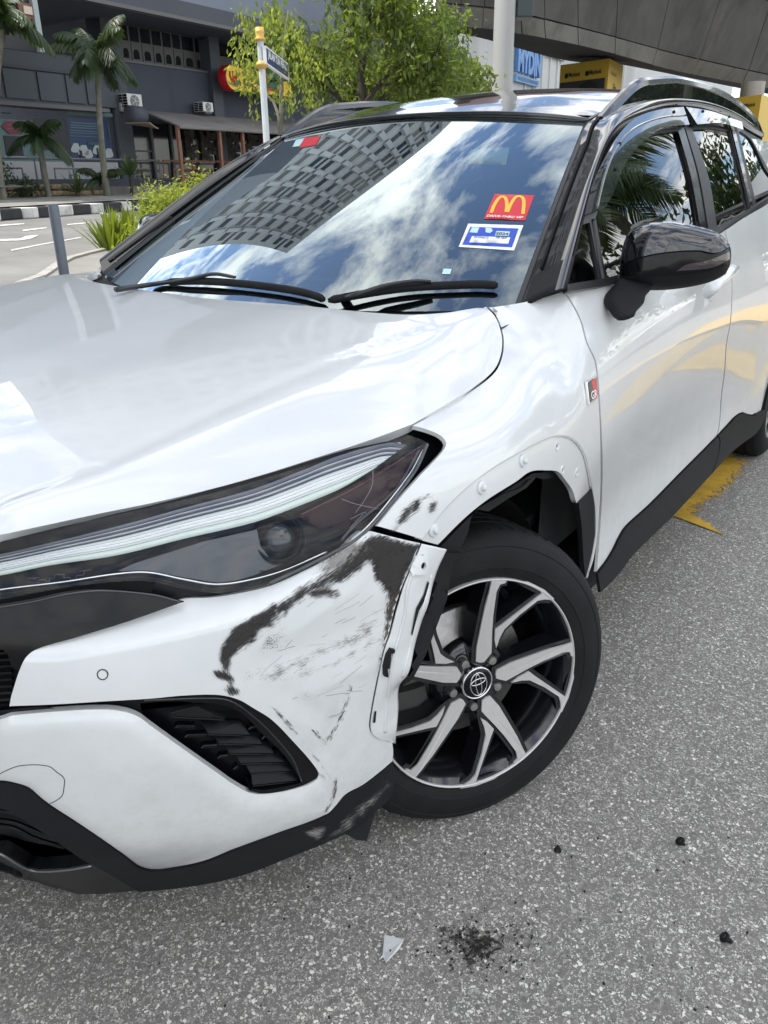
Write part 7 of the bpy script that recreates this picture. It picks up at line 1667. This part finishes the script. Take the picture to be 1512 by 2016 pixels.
E0 = [p+Vector((0, 0, 1))*2.9+(p-q_).normalized()*1.6 for p, q_ in zip(E1, E2)]
Eb = [p+Vector((0, 0, .0))+(q_-p).normalized()*.15 for p, q_ in zip(E1, E2)]
Ec = [p-Vector((0, 0, .55))+(q_-p).normalized()*.75 for p, q_ in zip(E1, E2)]
def loft(name, Cs, m): n = len(Cs[0]); k = len(Cs); V = [p for c in Cs for p in c]; return VP_(mesh_obj(name, V, [(i*n+j, i*n+j+1, (i+1)*n+j+1, (i+1)*n+j) for i in range(k-1) for j in range(n-1)], m, None, False))
for i in range(0, 39, 3):
    j = min(39, i+3); seg = lambda C: [p.copy() for p in C[i:j+1]]
    gap_ = lambda C: [C[0]+(C[1]-C[0])*.03]+C[1:-1]+[C[-1]-(C[-1]-C[-2])*.03]
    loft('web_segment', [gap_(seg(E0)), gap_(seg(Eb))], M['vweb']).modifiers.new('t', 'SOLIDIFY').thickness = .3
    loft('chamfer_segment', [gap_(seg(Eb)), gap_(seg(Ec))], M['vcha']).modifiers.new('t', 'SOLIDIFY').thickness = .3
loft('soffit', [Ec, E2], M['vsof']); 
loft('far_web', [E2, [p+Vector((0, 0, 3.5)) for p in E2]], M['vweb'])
for i in (6, 12, 17, 22, 28): VP_((lambda mb: (mb.tube([E0[i]+Vector((0, 0, .02)), Eb[i]+Vector((0, 0, .01)), Ec[i]], .12, 4), mb.obj('rain_streak', M['conc']))[1])(MB()))
D0 = [p+Vector((0, 0, .5)) for p in E0]; D1 = [p+(a-b).normalized()*2.6+Vector((0, 0, .8)) for p, a, b in zip(E0, E1, E2)]; D2 = [p+Vector((0, 0, 1.6)) for p in D1]
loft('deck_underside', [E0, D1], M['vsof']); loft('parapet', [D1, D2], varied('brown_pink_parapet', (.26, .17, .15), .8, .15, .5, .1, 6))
# piers wrapped in bank posters
YP = mat('poster_yellow', (.60, .40, .05), .55); KP = mat('poster_black', (.02, .02, .02), .6); DKP = mat('poster_photo_dark', (.045, .04, .04), .5); SKP = mat('poster_skin', (.30, .17, .11), .6)
def pier(uL, uM, uR, vt, Z0, Z1, Z2, label, lines, photo):
    A, B, C3 = at(uL, vt+6, Z0), at(uM, vt, Z1), at(uR, vt+5, Z2); top = B.z+.0; r = empty('poster_pier', (B.x, B.y, 0)); P = lambda o: (setattr(o, 'parent', r), setattr(o, 'matrix_parent_inverse', Matrix.Translation(Vector((-B.x, -B.y, 0)))), o)[2]
    a, b, c = [Vector((p.x, p.y, 0)) for p in (A, B, C3)]; dq = a+(c-b)
    mb = MB(); mb.add([a, b, c, dq]+[p+Vector((0, 0, top)) for p in (a, b, c, dq)], [(0, 3, 2, 1), (4, 5, 6, 7), (0, 1, 5, 4), (1, 2, 6, 5), (2, 3, 7, 6), (3, 0, 4, 7)]); P(mb.obj('poster_wrap', YP))
    mb = MB(); cen = (a+c)/2; mb.lathe([(.6, 0), (.6, top+.8)], 24, 0, lambda Q: cen+Q); P(mb.obj('pier_shaft', M['conc'], None, True))
    x1 = (b-a).normalized(); n1 = Vector((x1.y, -x1.x, 0)); n1 = n1 if n1.dot(CAM-b) > 0 else -n1; L1 = (b-a).length
    x2 = (c-b).normalized(); n2 = Vector((x2.y, -x2.x, 0)); n2 = n2 if n2.dot(CAM-b) > 0 else -n2; L2 = (c-b).length
    for k in (.25, .68):
        P(text_obj('poster_text', 'Maybank', KP, None, a+x1*L1*(k+.07)+n1*.02+Vector((0, 0, top-.62*L1/3.4)), x1, Vector((0, 0, 1)), L1*.07, .01, width=L1*.24, bold=.02))
        mb = MB(); mb.lathe([(.0001, .02), (L1*.042, .02)], 12, 0, lambda Q: a+x1*(L1*(k-.10)+Q.x)+Vector((0, 0, top-.62*L1/3.4+Q.y))+n1*.03); P(mb.obj('poster_roundel', KP))
    if photo:
        mb = MB(); z0, z1_ = top-4.5, top-.95*L1/3.4; mb.prism([a+x1*L1*.02+n1*.02+Vector((0, 0, z0)), a+x1*L1*.95+n1*.02+Vector((0, 0, z0)), a+x1*L1*.95+n1*.02+Vector((0, 0, z1_)), a+x1*L1*.02+n1*.02+Vector((0, 0, z1_))], n1*.01); P(mb.obj('poster_photo', DKP))
        hc = a+x1*L1*.62+Vector((0, 0, z1_-.9))+n1*.05; mb = MB(); mb.lathe([(.0001, 0), (.5, 0)], 18, 0, lambda Q: hc+x1*Q.x+Vector((0, 0, Q.y*1.1))); P(mb.obj('poster_portrait', SKP)); mb = MB(); mb.lathe([(.0001, 0), (.62, 0)], 18, 0, lambda Q: hc+x1*(Q.x)+Vector((0, 0, Q.y*.8+.35))+n1*.01); P(mb.obj('poster_hair', KP))
    for i, s in enumerate(lines): P(text_obj('poster_text', s, KP, None, (a+x1*L1*.5+n1*.02 if not photo else b+x2*L2*.5+n2*.02)+Vector((0, 0, top-(1.35+.55*i)*(L1/3.4))), x1 if not photo else x2, Vector((0, 0, 1)), .11*min(L1, 3.4), .01, bold=.03))
    if photo: P(text_obj('poster_text', 'Maybank', KP, None, b+x2*L2*.35+n2*.02+Vector((0, 0, top-.6)), x2, Vector((0, 0, 1)), .16, .01, width=L2*.4))
    tag(r, label, 'pillar', 'viaduct piers wrapped in yellow posters')
pier(1104, 1200, 1228, 115, 41, 39, 41.5, 'yellow poster-wrapped viaduct pier with a dark portrait photo, behind the roof rail', ['Era'], True)
pier(1428, 1500, 1530, 186, 42, 40, 42.5, 'yellow poster-wrapped pier at the right edge reading Era baru perbelanjaan', ['Era baru', 'perbelanjaan', 'ampun'], False)
# white balcony blocks between the piers
mb = MB(); a, b = at(1228, 160, 70), at(1440, 190, 88); d = (b-a); d.z = 0; nn_ = Vector((d.y, -d.x, 0)).normalized()*-8
wb = mesh_obj('white_building', [Vector((p.x, p.y, z)) for z in (0, a.z+2.6) for p in (a, b, b+nn_, a+nn_)], [(0, 3, 2, 1), (4, 5, 6, 7), (0, 1, 5, 4), (1, 2, 6, 5), (2, 3, 7, 6), (3, 0, 4, 7)], M['storew'], None, False)
for k in range(9):
    p = a.lerp(b, (k+.5)/9); p.z = a.z-2+.3; mb = MB(); nv = nn_.normalized()*-1; t = d.normalized(); mb.prism([p+nv*.1+t*x+Vector((0, 0, z)) for x, z in ((-.7, -1), (.7, -1), (.7, .6), (-.7, .6))], nv*.05); mb.obj('window', M['darkglass'], wb)
tag(wb, 'low white building glimpsed between the two poster piers', 'building')

# ---- out of view: mirrored office tower and roadside trees, block added for shade
M['towerw'] = varied('tower_precast', (.30, .31, .32), .8, .06, .1, .05, 4)
tw = empty('office_tower', (-46, 36, 0)); mb = MB(); mw = MB(); Hn = 13; fh = 4.0; nb = 13
TA, TB = Vector((-47, 21.5, 0)), Vector((-35, 46, 0)); tm = (TA+TB)/2; tn_ = Vector(((TB-TA).y, -(TB-TA).x, 0)).normalized(); tn_ = tn_ if tn_.dot(-tm) > 0 else -tn_
RR = 34.0; ctr = tm-tn_*math.sqrt(RR**2-((TB-TA).length/2)**2); aA = math.atan2((TA-ctr).y, (TA-ctr).x); aB = math.atan2((TB-ctr).y, (TB-ctr).x)
def tc_(i): a = aA+(aB-aA)*i/nb; return ctr+Vector((math.cos(a), math.sin(a), 0))*RR
for f_ in range(Hn):
    z = 2+f_*fh
    for i in range(nb):
        p, q_ = tc_(i), tc_(i+1); mid = (p+q_)/2; nrm = (mid-ctr).normalized(); t = (q_-p)
        wa, wb_ = p+t*.30, p+t*.92
        if (f_ % 4) == 3: mw.add([p+nrm*.02+Vector((0, 0, z+2.9)), q_+nrm*.02+Vector((0, 0, z+2.9)), q_+nrm*.02+Vector((0, 0, z+3.7)), p+nrm*.02+Vector((0, 0, z+3.7))], [(0, 1, 2, 3)])
        mw.add([wa+Vector((0, 0, z+.7))+nrm*.03, wb_+Vector((0, 0, z+.7))+nrm*.03, wb_+Vector((0, 0, z+2.1))+nrm*.03, wa+Vector((0, 0, z+2.1))+nrm*.03], [(0, 1, 2, 3)])
        mb.add([p+t*.96+Vector((0, 0, z)), q_+t*.22+Vector((0, 0, z)), q_+t*.22+Vector((0, 0, z+fh*.78)), p+t*.96+Vector((0, 0, z+fh*.78)), p+t*.96+nrm*.6+Vector((0, 0, z)), q_+t*.22+nrm*.6+Vector((0, 0, z)), q_+t*.22+nrm*.6+Vector((0, 0, z+fh*.78)), p+t*.96+nrm*.6+Vector((0, 0, z+fh*.78))], [(4, 5, 6, 7), (0, 4, 7, 3), (1, 2, 6, 5), (3, 7, 6, 2), (0, 1, 5, 4)])
top_z = 2+Hn*fh; BA, BB = TA+Vector((-.906, .423, 0))*22, TB+Vector((-.62, .79, 0))*22
V = [tc_(i)+Vector((0, 0, z)) for z in (0, top_z) for i in range(nb+1)]+[BA+Vector((0, 0, top_z)), BB+Vector((0, 0, top_z)), BA, BB]
k = nb+1; Fc = [(i, i+1, k+i+1, k+i) for i in range(nb)]+[tuple([k+i for i in range(k)]+[2*k+1, 2*k])]+[(0, k, 2*k, 2*k+2), (nb, 2*k+3, 2*k+1, k+nb), (2*k+2, 2*k, 2*k+1, 2*k+3)]
inv = Matrix.Translation(Vector((46, -36, 0)))
for o in (mesh_obj('wall', V, Fc, M['towerw'], None, False), mw.obj('window', M['darkglass']), mb.obj('pier', M['towerw'])):
    o.parent = tw; o.matrix_parent_inverse = inv
    if o.name.startswith(('window', 'pier')): o['kind'] = 'stuff'
tag(tw, 'tall curved pale office tower behind the dark shop building, mirrored in the windscreen', 'tower')
sb = empty('shade_block', (-12, -14, 0));  # unseen block, added to keep the sun off the car
mb = MB(); mb.box((-19, -24, 0), (-1.5, -8, 36)); o = mb.obj('wall', M['storew']); o.parent = sb; o.matrix_parent_inverse = Matrix.Translation(Vector((12, 14, 0)))
mb = MB()
for f_ in range(10):
    for i in range(7):
        mb = MB(); mb.box((-18+i*2.3, -8.0, 2+f_*3.4), (-16.4+i*2.3, -7.94, 4+f_*3.4)); w = mb.obj('window', M['darkglass']); w.parent = sb; w.matrix_parent_inverse = Matrix.Translation(Vector((12, 14, 0)))
tag(sb, 'pale office block behind the camera that throws its shade over the parked car', 'building')
for i, (x, y, H) in enumerate(((3.6, 21, 3.0), (7.5, 24, 3.4), (0.5, 26, 3.2), (11, 19, 3.2))):
    tree('roadside_tree', (x, y, 0), H*.6, H*.5, .16, 2, 9000, .28, M['leaf_dark'], ['dense dark roadside tree behind the car, straight down its left side', 'dense roadside tree farther right of the parking row', 'dense roadside tree hidden behind the car cabin', 'dense roadside tree farthest right'][i], 70+i, .6, .6)
palm((5.2, 17.5, 0), 5.6, .14, 16, 2.3, 'tall coconut palm mirrored in the front side window', 77, leafw=.06, cat='palm')
